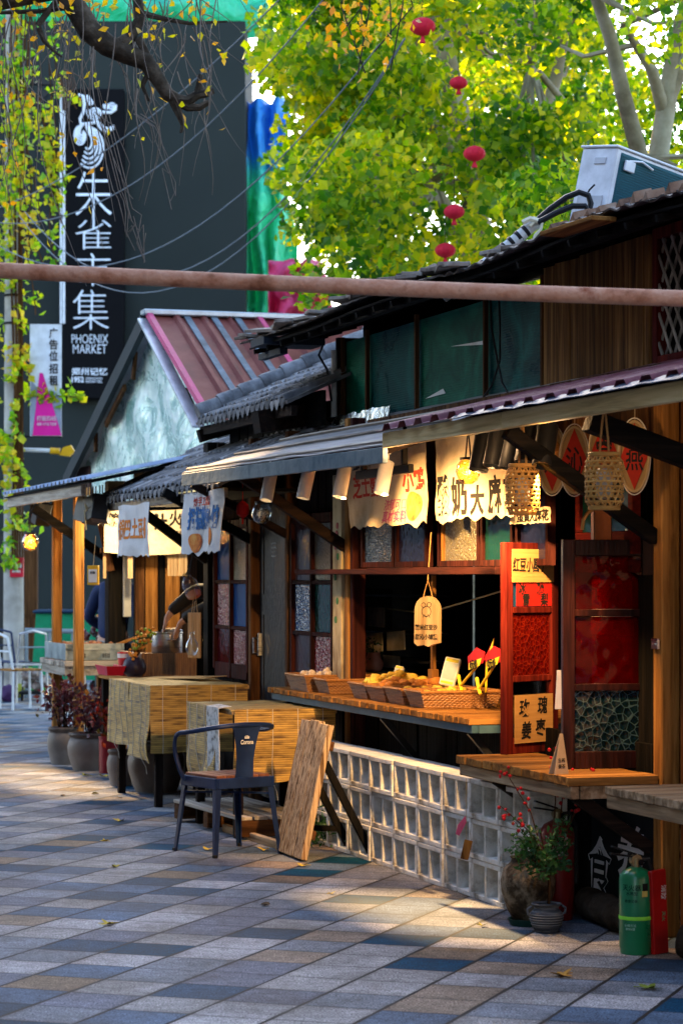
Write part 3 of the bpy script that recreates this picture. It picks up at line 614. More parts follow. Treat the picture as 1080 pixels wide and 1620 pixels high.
# main roof: sagging felted corrugated sheet on rafters
def roofz(x, y): return 3.0 + .26 * (y - .15) + .012*math.sin(x*1.9) + .02*noise.noise(Vector((x*.8, y, 0)))
mb = MB(); rx0, rx1 = -4.85, 4.3
def rf(u, v):
    x = rx0 + (rx1 - rx0)*u; y = .12 + 3.2*v + (.03*noise.noise(Vector((x*3, 5, 0))) if v < .02 else 0)
    return Vector((x, y, roofz(x, y) + .03 + .008*math.sin(x*6.283/.16)*(1 if x > -1 else .35)))
mb.sheet(330, 10, rf, .008); mb.build('roof', mk('weathered_roof_sheet', [(.03, .03, .033), (.10, .085, .075), (.19, .17, .15)], scale=3, rough=.75, bump=.4), shop, sharp=70)
mb = MB()
mb.sheet(60, 3, lambda u, v: Vector((rx0 + .1 + (rx1 - rx0 - .1)*u, .16 + 3.0*v, roofz(rx0 + (rx1-rx0)*u, .16 + 3.0*v) - .02)), .012); mb.build('roof_deck', WX('black'), shop)
mb = MB()
for i in range(30):
    x = rx0 + .25 + i*.3
    mb.bar((x, .15, roofz(x, .15) - .055), (x, .64, roofz(x, .64) - .055), .025, .03)
mb.bar((-4.7, .24, 2.975), (4.2, .24, 2.995), .05, .06); each(mb, 'rafter', WY('black'), shop)
mb = MB()
for i in range(46):
    x = rnd.uniform(-4.85, -.6); y = rnd.uniform(.08, .35); z = roofz(x, y) + .06
    mb.box(x - rnd.uniform(.05, .2), x + rnd.uniform(.05, .2), y - .05, y + .06, z - .012, z + .008, .002, Euler((rnd.uniform(-.2, .25), rnd.uniform(-.12, .12), rnd.uniform(-.5, .5))).to_matrix())
each(mb, 'loose_tile', mk('broken_tile', [(.06, .05, .045), (.20, .17, .14), (.34, .29, .25)], scale=8, rough=.9, rand=.4), shop)
mb = MB()
for i in range(15):
    x = .4 + i*.16 + rnd.uniform(.0, .12); y = .1; z = roofz(x, y) + .05
    mb.prism([(x - .03, y, z - .02), (x + .03, y, z - .02), (x + .01, y, z + rnd.uniform(.0, .025))], (0, .08, .02))
each(mb, 'ridge_chip', mk('roof_chip', [(.09, .05, .035), (.22, .13, .08), (.3, .22, .16)], scale=9, rough=.9, rand=.4), shop)
mb = MB(); mb.bar((.55, .05, 2.99), (1.0, .10, 3.0), .12, .02, .003); mb.build('eave_plank', WX('honey'), shop)
# ledge pipe and cables of the loft
mb = MB(); a = P(533, 510, .5); mb.cyl((xs[0] - .03, .54, 2.44), (xs[0] - .03, .54, 2.92), .018); mb.build('downpipe', GREYM, shop)
mb = MB(); x = P(775, 500, .56).x
for dx in (0, .12): mb.tube([(x + dx, .56, 2.97), (x + dx + .03, .555, 2.8), (x + .12 + dx*.3, .553, 2.62), (x + .18 - dx*1.2, .556, 2.5), (x + .26 - dx*3, .556, 2.44)], .006, 6)
mb.tube([(xs[0] - .1, .5, 2.98), (xs[0] - .16, .48, 2.9), (xs[0] - .05, .5, 2.8), (xs[0] - .02, .52, 2.6)], .008, 6); each(mb, 'cable', BLACKM, shop)
mb = MB(); mb.box(-4.75, -4.25, .22, .27, 2.90, 2.94); mb.box(-4.5, -4.2, .1, .5, 2.955, 3.0); each(mb, 'eave_beam', flat('blue_black_beam', (.012, .018, .03)), shop)
# awnings of the shop
def awn(u, y): return u
mb = MB(); ax0, ax1 = P(614, 700, -.4).x, 3.6
def trap(x, per=.215, h=.028):
    t = ((x / per) % 1)
    return h * (1 if t < .32 else (1 - (t-.32)/.12 if t < .44 else (0 if t < .88 else (t-.88)/.12)))
mb.sheet(420, 4, lambda u, v: Vector((ax0 + (ax1-ax0)*u, -.46 + 1.06*v, 2.175 + .255*v + trap(ax0 + (ax1-ax0)*u))), .003)
mb.build('metal_awning', mk('maroon_sheet_metal', [(.07, .018, .022), (.16, .045, .055), (.28, .16, .17)], scale=5, rough=.5, bump=.15), shop, sharp=30)
mb = MB()
for a, c in ((ax0, ax0 + 1.5), (ax0 + 1.503, 3.6)): mb.box(a, c, -.43, -.395, 2.10, 2.168, .003)
each(mb, 'fascia', WX('fascia'), shop)
mb = MB(); boards(mb, ax0, 3.6, -.39, .6, 2.155, 2.168, .5)
mb.bm.clear(); mb.sheet(40, 3, lambda u, v: Vector((ax0 + (ax1-ax0)*u, -.39 + .97*v, 2.14 + .25*v)), .012)
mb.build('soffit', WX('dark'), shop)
mb = MB(); mb.sheet(60, 3, lambda u, v: Vector((.7 + 2.9*u, -.475 + .03*v + .006*noise.noise(Vector((u*30, v, 0))), 2.17 + .02*v + .006*noise.noise(Vector((u*22, v*3, 4))))), .004)
mb.build('plastic_strip', mk('blue_plastic', [(.008, .02, .05), (.08, .12, .2)], scale=30, rough=.4), shop)
gx0, gx1 = -4.2, ax0 - .01
def gawn(u, v): return Vector((gx0 + (gx1-gx0)*u, -.42 + 1.04*v, 2.145 - .03*u + (.33 + .02*u)*v + .006*noise.noise(Vector((u*9, v*3, 1)))))
mb = MB(); mb.sheet(60, 8, gawn, .006); mb.build('felt_awning', mk('grey_roof_felt', [(.15, .14, .135), (.26, .25, .245), (.35, .335, .33)], scale=2, st=(.4, 3, 3), rough=.75, bump=.15), shop)
mb = MB()
for v in (.03, .32, .6): mb.tube([gawn(i/12, v) + Vector((0, 0, .012)) for i in range(13)], .009, 4)
each(mb, 'awning_batten', WX('grey'), shop)
mb = MB(); mb.box(gx0, gx1, -.425, -.40, 2.045, 2.12, .002, Euler((0, R(.45), 0)).to_matrix()); mb.build('awning_edge', mk('blue_grey_trim', [(.06, .09, .10), (.15, .19, .20), (.21, .23, .22)], scale=8, rough=.6), shop)
mb = MB()
for i in range(13): x = gx0 + .15 + i*.29; mb.bar((x, -.39, 2.085), (x, .58, 2.39), .04, .04)
each(mb, 'awning_rafter', WY('dark'), shop)
mb = MB(); mb.sheet(70, 2, lambda u, v: Vector((-6.2 + 3.2*u, .50 + .02*v + .01*noise.noise(Vector((u*40, v, 2))), 2.40 + .1*v + .02*noise.noise(Vector((u*25, v*2, 0))))), .003)
mb.build('foil_flashing', mk('crumpled_foil', [(.35, .40, .40), (.75, .8, .8)], scale=14, rough=.25, metal=1, bump=1, bsc=20), shop)
# ------------------------------------------------------------------ tiled lean-to house and the gabled foil house behind
TILE = mk('grey_clay_tile', [(.055, .055, .058), (.15, .148, .15), (.27, .265, .265)], scale=6, rough=.85, bump=.35, bsc=30, rand=.35)
def tiled(parent, x0, x1, y0, z0, rows, dy, dz, per=.115, name='tile_roof', hip=True, r=.05):
    """courses of half-round cover tiles over pans; the eave shows their scalloped ends"""
    mb = MB(); n = int((x1 - x0) / per)
    for i in range(n):
        for j in range(rows):
            x = x0 + per*(i + .5) + rnd.uniform(-.006, .006); y = y0 + dy*j; z = z0 + dz*j + rnd.uniform(-.005, .006); tl = rnd.uniform(-.02, .02)
            L = dy * 1.25; k = 5; A, B = [], []
            for q in range(k + 1):
                t = math.pi * q / k
                A.append(mb.bm.verts.new((x + r*math.cos(t) , y, z + r*.8*math.sin(t)))); B.append(mb.bm.verts.new((x + tl + r*.86*math.cos(t), y + L, z + dz*1.25 - .012 + r*.7*math.sin(t))))
            for q in range(k): mb.bm.faces.new((A[q], A[q+1], B[q+1], B[q]))
            C = [mb.bm.verts.new((x + (r - .012)*math.cos(math.pi*q/k), y, z + (r*.8 - .012)*math.sin(math.pi*q/k))) for q in range(k+1)]
            for q in range(k): mb.bm.faces.new((C[q], C[q+1], A[q+1], A[q]))
            if j == 0:
                # pan tile lip hanging between the covers
                xc = x + per/2; m_ = [mb.bm.verts.new((xc - .05 + .1*q/6, y - .015, z - .005 - .05*math.sin(math.pi*q/6))) for q in range(7)]; tq = [mb.bm.verts.new((xc - .05 + .1*q/6, y - .01, z + .012)) for q in range(7)]
                for q in range(6): mb.bm.faces.new((m_[q], m_[q+1], tq[q+1], tq[q]))
    mb.sheet(20, rows*2, lambda u, v: Vector((x0 + (x1-x0)*u, y0 - .01 + dy*rows*v, z0 - .012 + dz*rows*v)), .02)
    return mb.build(name, TILE, parent, sharp=45)
th = thing('tiled_lean_to', 'small house with grey clay tile roof between foil gable and green loft', 'building', (-5.2, .2, 0))
tx0 = P(312, 680, .2).x; tx1 = -4.0
tiled(th, tx0, tx1, .2, 2.60, 8, .165, .075)
mb = MB()
for j in range(9):       # verge of larger ridge tiles climbing the far edge
    y = .2 + j*.155; z = 2.655 + j*.073
    mb.lathe([(.062, 0), (.066, .02), (.055, .2)], 12, (tx0 + .02, y, z), Vector((0, 1, .42)))
mb.build('verge_tile', TILE, th)
mb = MB(); mb.box(tx0, tx1, .22, .26, 2.50, 2.56); mb.bar((tx0 + .05, .2, 2.49), (tx0 + .05, .9, 2.7), .07, .09); mb.bar((tx1 - .45, .12, 2.48), (tx1 - .45, .9, 2.6), .16, .14); each(mb, 'eave_beam', WX('dark'), th)
mb = MB(); boards(mb, tx0 + .08, tx1, .42, .45, 2.44, 2.66, .2); mb.box(tx0 + .08, tx1, 1.3, 1.34, 0, 3.15); mb.build('wall', WX('black'), th)
# gable house
FOIL = mk('wrinkled_foil_sheet', [(.14, .34, .29), (.58, .74, .66), (.88, .92, .86)], scale=1.6, st=(1, 1, 1.6), rough=.28, metal=.4, bump=1, bsc=7, dist=2.2)
gh = thing('gable_house', 'low house with foil covered gable and maroon ribbed metal roof', 'building', (-8.2, .2, 0))
gy = .80; gq = gy - .10
lx, rx_, ax = P(112, 745, gq).x, P(325, 655, gq).x, P(236, 500, gq).x; lz, rz_, apz = P(112, 745, gq).z, P(325, 655, gq).z, P(236, 500, gq).z
mb = MB()
def gf(u, v):
    x = lx + .1 + (rx_ - lx - .2)*u
    top = apz - .05 - (apz - lz)*(ax - x)/(ax - lx) if x < ax else apz - .05 - (apz - rz_)*(x - ax)/(rx_ - ax)
    z = 2.15 + (top - 2.15)*v
    return Vector((x, gy + .025*noise.noise(Vector((x*2.6, z*2.6, 3))) + .02*math.sin(x*5 + z*7), z))
mb.sheet(60, 24, gf, .01); mb.build('gable_wall', FOIL, gh, sharp=80)
mb = MB(); mb.box(lx + .1, rx_ - .1, 1.5, 1.54, 0, 2.3); mb.box(lx + .1, lx + .14, 1.541, 2.6, 0, 2.3); mb.build('wall', WZ('dark'), gh)
MAR = mk('maroon_ribbed_roof', [(.07, .016, .013), (.15, .036, .028), (.21, .07, .052)], scale=2.2, rough=.55, bump=.15, rand=.0)
L = 2.6
mb = MB(); mb.sheet(2, 120, lambda u, v: Vector((ax + .0 + (rx_ + .12 - ax)*u, gy - .12 + L*v, apz + .0 + (rz_ - .05 - apz)*u + (.035 if ((v*L) % .235) < .03 else 0))), .01)
mb.build('roof', MAR, gh, sharp=20)
mb = MB(); mb.sheet(2, 2, lambda u, v: Vector((ax + (lx - .12 - ax)*u, gy - .12 + L*v, apz + (lz - .05 - apz)*u)), .012); mb.build('rear_roof', flat('grey_sheet', (.2, .22, .23), .5), gh)
mb = MB()
for y in (.19, .43, .64):
    mb.prism([(ax + .02, gy + y, apz + .014), (rx_ + .1, gy + y + .02, rz_ - .03), (rx_ + .1 - (.5 if y < .6 else 0)*0, gy + y + .075, rz_ - .03), (ax + .02, gy + y + .055, apz + .014)], (.004, 0, .008))
each(mb, 'bare_strip', flat('blue_grey_strip', (.11, .135, .16), .6, var=.5), gh)
mb = MB()
for y in (-.11, .86):
    mb.bar((ax, gy + y, apz + .03), (rx_ + .1, gy + y, rz_ - .01), .045, .05)
each(mb, 'pink_trim', flat('pink_paint', (.42, .045, .13), .5), gh)
mb = MB(); mb.bar((ax, gy - .16, apz + .03), (ax, gy + L, apz + .03), .16, .05, .01); mb.bar((ax, gy - .15, apz - .03), (rx_ - .02, gy - .15, rz_ - .10), .10, .02); each(mb, 'ridge_cap', flat('zinc', (.42, .46, .48), .35, .6), gh)
mb = MB(); mb.bar((ax - .03, gy - .14, apz - .05), (lx - .05, gy - .14, lz - .12), .05, .14); mb.build('bargeboard', flat('slate_board', (.02, .026, .028), .6), gh)
mb = MB()
for (p0, q0, p1, q1) in ((240, 540, 275, 592), (215, 556, 211, 600), (198, 612, 168, 672), (293, 618, 310, 655), (152, 685, 152, 715)):
    a, c = P(p0, q0, gy - .08), P(p1, q1, gy - .08); mb.bar(a, c, .03, .055, .003)
each(mb, 'batten', WZ('brown'), gh)
a = P(132, 730, gy - .02); mb = MB(); mb.box(a.x - .45, a.x + .35, gy - .03, gy, 2.30, 2.58, .01); mb.build('patch', flat('dark_red_patch', (.05, .025, .022), .8), gh)

# ------------------------------------------------------------------ open stalls at the far end
st_ = thing('grill_stall', 'open timber grill stall under a thin ribbed metal awning', 'stall', (-9.4, .2, 0))
mx0, mx1 = P(5, 785, -.45).x, -7.3
def maw(u, v): return Vector((mx0 + (-6.9 - mx0)*u, -.46 + 1.2*v, 2.21 + .05*u*0 + .26*v))
mb = MB(); mb.sheet(260, 4, lambda u, v: maw(u, v) + Vector((0, 0, .022 * (1 if ((u*(-6.9-mx0)) % .16) < .05 else 0))), .004); mb.build('metal_awning', mk('blue_grey_sheet', [(.14, .17, .23), (.30, .34, .42), (.42, .47, .56)], scale=2.5, st=(.6, 2, 1), rough=.4, metal=.5, bump=.1), st_, sharp=20)
mb = MB(); mb.box(mx0 + .05, mx1, -.42, -.385, 2.10, 2.195, .004); mb.build('fascia', WX('grey'), st_)
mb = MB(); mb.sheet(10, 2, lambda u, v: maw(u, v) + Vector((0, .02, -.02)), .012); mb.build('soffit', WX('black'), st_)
for (x, y, w, zt, k) in ((-9.72, -.13, .075, 2.2, 'honey'), (-8.86, -.12, .075, 2.2, 'honey')):
    mb = MB(); mb.box(x - w/2, x + w/2, y - w/2, y + w/2, 0, zt, .004); mb.build('post', WZ(k), st_)
mb = MB(); q = PX(182, -9.45); mb.box(-9.55, -9.4, q.y - .065, q.y + .085, 0, 2.3, .008); mb.build('post', WZ('black'), st_)
mb = MB(); mb.bar((-9.46, q.y - .07, 1.66), (-9.46, -.38, 2.07), .07, .07, .004); mb.build('bracket', WY('black'), st_)
mb = MB(); mb.bar((-9.3, .12, 2.12), (-9.2, .22, 1.55), .035, .05); mb.build('brace', WZ('brown'), st_)
# boarded partition seen through the stall, with gaps
for (p0, p1, k, z0, z1) in ((196, 208, None, 1.17, 1.75), (215, 229, 'brown', 0, 1.7), (231, 250, 'honey', 0, 1.75), (252, 262, 'black', 0, 1.75), (262, 285, 'honey', .0, 1.72), (287, 312, 'dark', 0, 1.7)):
    a, c = PX(p0, -9.3), PX(p1, -9.3); mb = MB(); mb.box(-9.34 + .01*rnd.random(), -9.3, a.y, c.y, z0, z1, .004)
    mb.build('partition_board', WZ(k) if k else flat('pale_grey_board', (.33, .33, .30), .8), st_)
a, c = PX(160, -9.32), PX(330, -9.32); mb = MB(); mb.box(-9.36, -9.29, a.y, c.y, 1.70, 1.74); mb.build('partition_rail', WY('brown'), st_)
a, c = PX(212, -9.6), PX(420, -9.6); mb = MB(); mb.box(-9.62, -9.58, a.y, c.y, 0, 2.4); mb.build('dark_screen', BLK, st_)
mb = MB()
for i, px in enumerate((166, 205, 208, 268, 273, 278, 284, 289, 294)):
    q = PX(px, -9.0); zt = 1.70 if px > 220 else 1.74; mb.box(-9.01, -9.0, q.y - .012, q.y + .012, zt - (.19 if px > 220 else .25), zt)
each(mb, 'hanging_slip', WZ('pale'), st_)

bs = thing('bun_stall', 'bun stall under scalloped grey tile eave beside stained glass windows', 'stall', (-6.9, .1, 0))
ex0, ex1 = P(165, 785, -.2).x, P(352, 760, -.2).x
tiled(bs, ex0, ex1, -.22, 2.085, 5, .16, .082, per=.128, name='tile_awning', r=.058)
mb = MB(); mb.box(ex0, ex1, -.19, -.165, 1.99, 2.05, .003); mb.build('fascia', WX('grey'), bs)
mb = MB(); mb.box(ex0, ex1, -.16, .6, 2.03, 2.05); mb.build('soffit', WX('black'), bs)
mb = MB(); mb.bar((-4.2, -.2, 2.10), (ex1 - .3, -.15, 2.02), .05, .05); mb.build('eave_rail', WX('honey'), bs)
# counters of the bun stall
mb = MB(); mb.box(-8.1, -6.62, -.12, .30, .72, .785, .004); mb.build('counter_top', WX('honey'), bs)
mb = MB(); mb.box(-7.35, -6.62, -.1, .26, .786, .94, .004); mb.build('counter_box', WX('brown'), bs)
mb = MB(); mb.box(-7.33, -6.60, -.125, -.105, .79, .955); mb.box(-6.615, -6.60, -.105, .28, .79, .955); mb.build('bamboo_skirt', weave('bamboo_upright', (.10, .035, .012), (.27, .12, .035), 70, 'y'), bs)
mb = MB()
for x in (-8.0, -6.7):
    for y in (-.08, .24): mb.box(x - .03, x + .03, y - .03, y + .03, 0, .72)
each(mb, 'counter_leg', WZ('dark'), bs)
# ------------------------------------------------------------------ ledge, counter and slatted tables in front of the shop
def slats_y(mb, x0, x1, y0, y1, z0, z1, w=.06):       # planks running into the wall, ends to the street
    p = x0
    while p < x1 - .01:
        q = min(x1, p + w*rnd.uniform(.85, 1.2)); d = rnd.uniform(-.008, .006); mb.box(p, q - .004, y0 + d, y1, z0 + rnd.uniform(-.002, 0), z1 + rnd.uniform(-.002, .003), .003); p = q
ct = thing('food_counter', 'long slatted counter with blue grey steel edge holding the wicker baskets', 'counter', (-2.2, .3, 0))
cx0, cx1 = P(425, 1090, .07).x, P(745, 1143, .07).x
mb = MB(); slats_y(mb, cx0, cx1, .06, .92, .795, .825, .065); mb.build('plank_top', WY('honey'), ct)
mb = MB(); mb.box(cx0 + .05, cx1 - .005, .075, .11, .755, .792, .002); mb.box(cx1 - .045, cx1 - .005, .112, .9, .755, .792); mb.box(cx0 + .05, cx0 + .09, .112, .29, .755, .792); mb.build('steel_edge', BLUEST, ct)
for x in (cx0 + .3, -1.9, cx1 - .1):
    mb = MB(); mb.bar((x, .10, .755), (x, .36, .46), .03, .03); mb.build('bracket', BLACKM, ct)
lg = thing('side_ledge', 'thick plank ledge under the two red glazed sashes', 'ledge', (.45, .1, 0))
mb = MB(); slats_y(mb, -.20, 1.115, -.11, .295, .64, .675, .115); mb.build('plank_top', WY('honey'), lg)
mb = MB(); mb.box(-.19, 1.11, -.10, -.06, .585, .637, .004); mb.box(-.19, -.13, -.055, .29, .585, .637); mb.box(1.05, 1.11, -.055, .29, .585, .637); mb.build('frame', WX('weather'), lg)
for x in (.12, 1.02):
    mb = MB(); mb.bar((x, -.04, .59), (x, .30, .36), .05, .05, .003); mb.build('bracket', WY('dark'), lg)
rt = thing('slatted_table', 'slatted wooden table top jutting in beside the end post', 'table', (1.9, .1, 0))
q = P(1012, 1255, -.05)
mb = MB(); slats_y(mb, 1.62, 2.9, -.18, .55, .655, .685, .10); mb.build('plank_top', WY('weather'), rt)
mb = MB(); mb.box(1.63, 2.89, -.17, -.13, .60, .652, .003); mb.box(1.63, 1.68, -.129, .54, .60, .652); mb.build('frame', WX('weather'), rt)
mb = MB()
for x, y in ((2.75, -.1), (2.8, .48), (1.75, .48)): mb.box(x - .03, x + .03, y - .03, y + .03, 0, .6)
each(mb, 'leg', WZ('dark'), rt)
# room beyond the end post
nb = thing('next_stall', 'dim stall interior beyond the end post with pale boxes on shelves', 'stall', (2.2, 1.2, 0))
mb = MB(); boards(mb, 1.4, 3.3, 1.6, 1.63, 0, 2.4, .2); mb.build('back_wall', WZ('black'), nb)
mb = MB(); mb.box(1.42, 2.9, 1.1, 1.5, .86, .89); mb.box(1.42, 2.9, 1.1, 1.5, 1.09, 1.12); mb.box(1.42, 1.46, 1.1, 1.5, 0, 1.3); each(mb, 'shelf', WX('honey'), nb)
mb = MB(); mb.box(1.55, 2.2, 1.15, 1.4, .892, 1.04, .006); mb.box(1.5, 1.9, 1.15, 1.4, 1.122, 1.22, .006); each(mb, 'pale_box', flat('cream_box', (.66, .58, .42), .6), nb)
# ------------------------------------------------------------------ hollow blocks
def block_mesh():
    mb = MB(); L, Hh, D, t = .366, .185, .18, .024
    mb.box(-L/2, L/2, 0, D, 0, t, .003); mb.box(-L/2, L/2, 0, D, Hh - t, Hh, .003)
    for x in (-L/2 + t/2, 0, L/2 - t/2): mb.box(x - t/2, x + t/2, .001, D - .001, t, Hh - t)
    return mb
x0b = P(838, 1430, 0).x
bproto = None
BG = 'hollow concrete blocks stacked in three rows below the counter'
for r in range(3):
    for i in range(10):
        x = x0b - .19 - i*.371 + rnd.uniform(-.003, .003) + (.006 if r == 1 else 0); y = rnd.uniform(-.008, .006)
        if bproto is None:
            bproto = single(block_mesh(), 'hollow_block', CONC, 'pale hollow concrete block in the three row stack under the counter', 'concrete block', (x, y, 0), absf=False, group=BG); o = bproto
        else: o = copy_tree(bproto)
        o.location = FW(x, y, r*.187); o.rotation_euler = (0, rnd.uniform(-.006, .006), PHI + rnd.uniform(-.012, .012))
# ------------------------------------------------------------------ blue metal armchair
NAVY = mk('navy_enamel', [(.002, .008, .034), (.004, .015, .062), (.008, .025, .09)], scale=5, rough=.4, bump=.06, spec=.3)
ch = thing('armchair', 'navy metal armchair with brown slatted seat standing on the paving', 'chair', (-2.46, -.60, 0), R(16))
ch.scale = (.84, .84, .98)
mb = MB(); sx = .21
for i in range(5):
    y = -.2 + i*.08; mb.box(-.2, .2, y + .002, y + .077, .424, .442, .004)
mb.build('seat', WX('brown') if False else mk('red_brown_slats', [(.07, .025, .014), (.14, .055, .032), (.19, .085, .055)], scale=2, st=(1, 14, 14), rough=.5, bump=.2, rand=.15), ch, False)
mb = MB()
for s in (-1, 1):
    mb.box(-.222, .222, s*.212 - .010, s*.212 + .010, .37, .428, .004); mb.box(s*.212 - .010, s*.212 + .010, -.201, .201, .37, .428, .004)
mb.box(-.2, .2, -.2, .2, .415, .422); mb.build('seat_frame', NAVY, ch, False)
def rail():
    pts = []
    for i in range(-12, 13):
        t = i / 12; y = .285*math.sin(t*1.75)/math.sin(1.57) if abs(t) < .9 else math.copysign(.285, t)
    prof = [(-.16, .26, .45), (-.18, .285, .55), (-.165, .295, .63), (-.11, .298, .665), (-.02, .295, .675), (.10, .275, .69), (.18, .22, .705), (.225, .13, .715), (.24, 0, .72)]
    L_ = [Vector(p) for p in prof]; R_ = [Vector((p[0], -p[1], p[2])) for p in prof[:-1]][::-1]
    pts = L_ + R_; out = []
    for i in range(len(pts) - 1):
        p0, p1, p2, p3 = pts[max(0, i-1)], pts[i], pts[i+1], pts[min(len(pts)-1, i+2)]
        for k in range(4):
            t = k/4; out.append(.5*((2*p1) + (-p0+p2)*t + (2*p0-5*p1+4*p2-p3)*t*t + (-p0+3*p1-3*p2+p3)*t**3))
    out.append(pts[-1]); return [Vector((-.16, .225, .40))] + out + [Vector((-.16, -.225, .40))]
mb = MB(); mb.tube(rail(), .0135, 10); mb.build('arm_rail', NAVY, ch, False)
def splat(u, v):
    z = .40 + .315*v; w = .055 + .05*max(0, (v-.35)/.65)**1.6 + .012*(1-v); w = w if v < .97 else w + .02
    y = (u*2 - 1)*w; x = .205 + .035*v - .02*(1 - abs(u*2-1)**2)*0 + .008*(abs(u*2-1))**2 - .004
    return Vector((x, y, z))
mb = MB(); mb.sheet(8, 16, splat, .004); sp = mb.build('backrest', NAVY, ch, False)
LOGO = flat('logo_silver', (.55, .55, .52), .5)
text('Corona', .034, LOGO, sp, (.244, .0, .625), RX, 'lettering', .0008, .02, .9, .1, absf=False)
mb = MB()
for y, h in ((-.014, .010), (-.005, .014), (.005, .014), (.014, .010)): mb.box(.243, .245, y - .003, y + .003, .646, .646 + h)
mb.box(.243, .245, -.017, .017, .643, .6455); mb.build('crown_emblem', LOGO, sp, False)
for i, sx in enumerate((-1, 1)):
    for sy in (-1, 1):
        mb = MB(); a = Vector((sx*.205, sy*.205, .40)); b_ = Vector((sx*.255, sy*.245, .0))
        n = 6; prev = None; rings = []
        for k in range(n + 1):
            t = k/n; c = a.lerp(b_, t); w = .034 - .016*t
            rings.append([mb.bm.verts.new(c + Vector(p)) for p in ((-w*.8*sx*-1*-1 if False else -sx*w, sy*.008, 0), (sx*.008, sy*.008, 0), (sx*.008, -sy*w, 0), (sx*.0, -sy*w, 0), (-sx*.0, -sy*.0, 0), (-sx*w, 0, 0))])
        for A, B in zip(rings, rings[1:]):
            for q in range(6): mb.bm.faces.new((A[q], A[(q+1) % 6], B[(q+1) % 6], B[q]))
        mb.bm.faces.new(rings[0]); mb.bm.faces.new(rings[-1])
        lgp = mb.build('leg', NAVY, ch, False)
        mb = MB(); mb.box(b_.x - .014, b_.x + .014, b_.y - .014, b_.y + .014, 0, .018, .003); mb.build('foot', BLACKM, lgp, False)
mb = MB(); mb.bar((-.20, -.2, .335), (.2, .2, .335), .02, .012); mb.bar((-.20, .2, .322), (.2, -.2, .322), .02, .012); mb.build('cross_brace', NAVY, ch, False)
# ------------------------------------------------------------------ leaning plank board on black struts
bd = thing('plank_board', 'worn plank sandwich board leaning against black struts beside the chair', 'board', (-2.13, -.34, 0))
rotl = Euler((R(-12), 0, 0)).to_matrix()
w3 = [-.25, -.085, .09, .25]
for i in range(3):
    mb = MB(); n = 24
    a, c = w3[i] + .004, w3[i+1] - .004
    vs = mb.box(a, c, -.018, .018, .01, .74 + rnd.uniform(-.008, .008), .004, rotl, (0, 0, 0)); mb.build('plank', mk('weathered_plank_z', [(.035, .016, .007), (.20, .11, .05), (.46, .33, .20), (.06, .03, .013), (.34, .22, .12)], scale=1.7, st=(24, 24, .8), rough=.8, bump=.5, bsc=2.5, rand=.25, dist=.4), bd, False)
mb = MB()
for z in (.12, .6): mb.box(-.24, .24, .019, .04, z, z + .05, .002, rotl, (0, 0, 0))
each(mb, 'batten', WX('brown'), bd, False)
for x in (-.2, .2):
    mb = MB(); mb.bar((x, .13, .52), (x, .40, .01), .03, .04, .003); mb.build('strut', WZ('black'), bd, False)
mb = MB(); mb.bar((-.2, .345, .12), (-.2, .06, .14), .025, .03); mb.build('brace', WZ('black'), bd, False)
# ------------------------------------------------------------------ fire extinguishers and red board
def extinguisher(name, label, b, r, h, m, band=None, rz=0):
    t = thing(name, label, 'extinguisher', b, rz)
    mb = MB(); mb.lathe([(r*.9, 0), (r*.94, .006), (r*.94, .02), (r, .028), (r, h*.86), (r*.95, h*.91), (r*.78, h*.955), (r*.45, h*.985), (r*.3, h)], 28); mb.build('cylinder', m, t, False, sharp=50)
    mb = MB(); mb.cyl((0, 0, h), (0, 0, h + .035), .017); mb.cyl((-.012, 0, h + .026), (.012, 0, h + .026), .024, seg=14); mb.build('valve', flat('dull_brass', (.24, .2, .11), .35, .8), t, False)
    mb = MB(); mb.bar((.0, 0, h + .038), (.0, -.11, h + .056), .02, .008); mb.bar((.0, 0, h + .050), (.0, -.105, h + .085), .02, .008); mb.build('handle', BLACKM, t, False)
    mb = MB(); mb.tube([(.0, .02, h + .025), (.01, .05, h + .03), (.0, r + .012, h - .03), (.0, r + .016, h*.5), (.01, r + .010, h*.35)], .009, 8); mb.build('hose', flat('hose_black', (.02, .02, .02)), t, False)
    mb = MB(); mb.lathe([(.013, 0), (.013, .006)], 14, (.012, .016, h + .018), Vector((1, .5, 0))); mb.build('gauge', BLACKM, t, False)
    if band: mb = MB(); mb.lathe([(r + .0015, h*.40), (r + .0025, h*.40 + .003), (r + .0025, h*.40 + .012), (r + .0015, h*.40 + .015)], 28, cap=False); mb.build('band', band, t, False)
    return t
GRN = mk('green_enamel', [(.004, .14, .05), (.008, .22, .085)], scale=4, rough=.3, bump=.03, spec=.6)
REDE = mk('red_enamel', [(.16, .006, .006), (.28, .012, .010)], scale=4, rough=.32, bump=.03, spec=.6)
def curved(parent, r, pieces, m, name):
    mb = MB()
    for (a0, a1, z0, z1) in pieces:
        mb.sheet(6, 1, lambda u, v: Vector(((r + .0015)*math.cos(a0 + (a1-a0)*u), (r + .0015)*math.sin(a0 + (a1-a0)*u), z0 + (z1-z0)*v)), .0008)
    return mb.build(name, m, parent, False)
def wrap_text(parent, r, body, size, ang, z, m, sx=1):
    text(body, size, m, parent, (0, 0, z), (0, 0, 0), 'lettering', .0004, .01, sx, absf=False,
         f=lambda q: Vector(((r + .0018 + (q.z - z))*math.cos(ang + q.x/r), (r + .0018 + (q.z - z))*math.sin(ang + q.x/r), z + q.y)))
e1 = extinguisher('fire_extinguisher', 'green fire extinguisher with lime band on the paving beside red board', (1.464, .03, 0), .066, .345, GRN, flat('lime_band', (.25, .75, .06), .5))
AG = R(-15)
curved(e1, .066, [(AG + .25, AG + .62, .255, .285)], flat('black_label', (.01, .01, .01)), 'sticker'); curved(e1, .0664, [(AG + .22, AG + .60, .232, .255)], flat('yellow_label', (.62, .50, .12)), 'sticker')
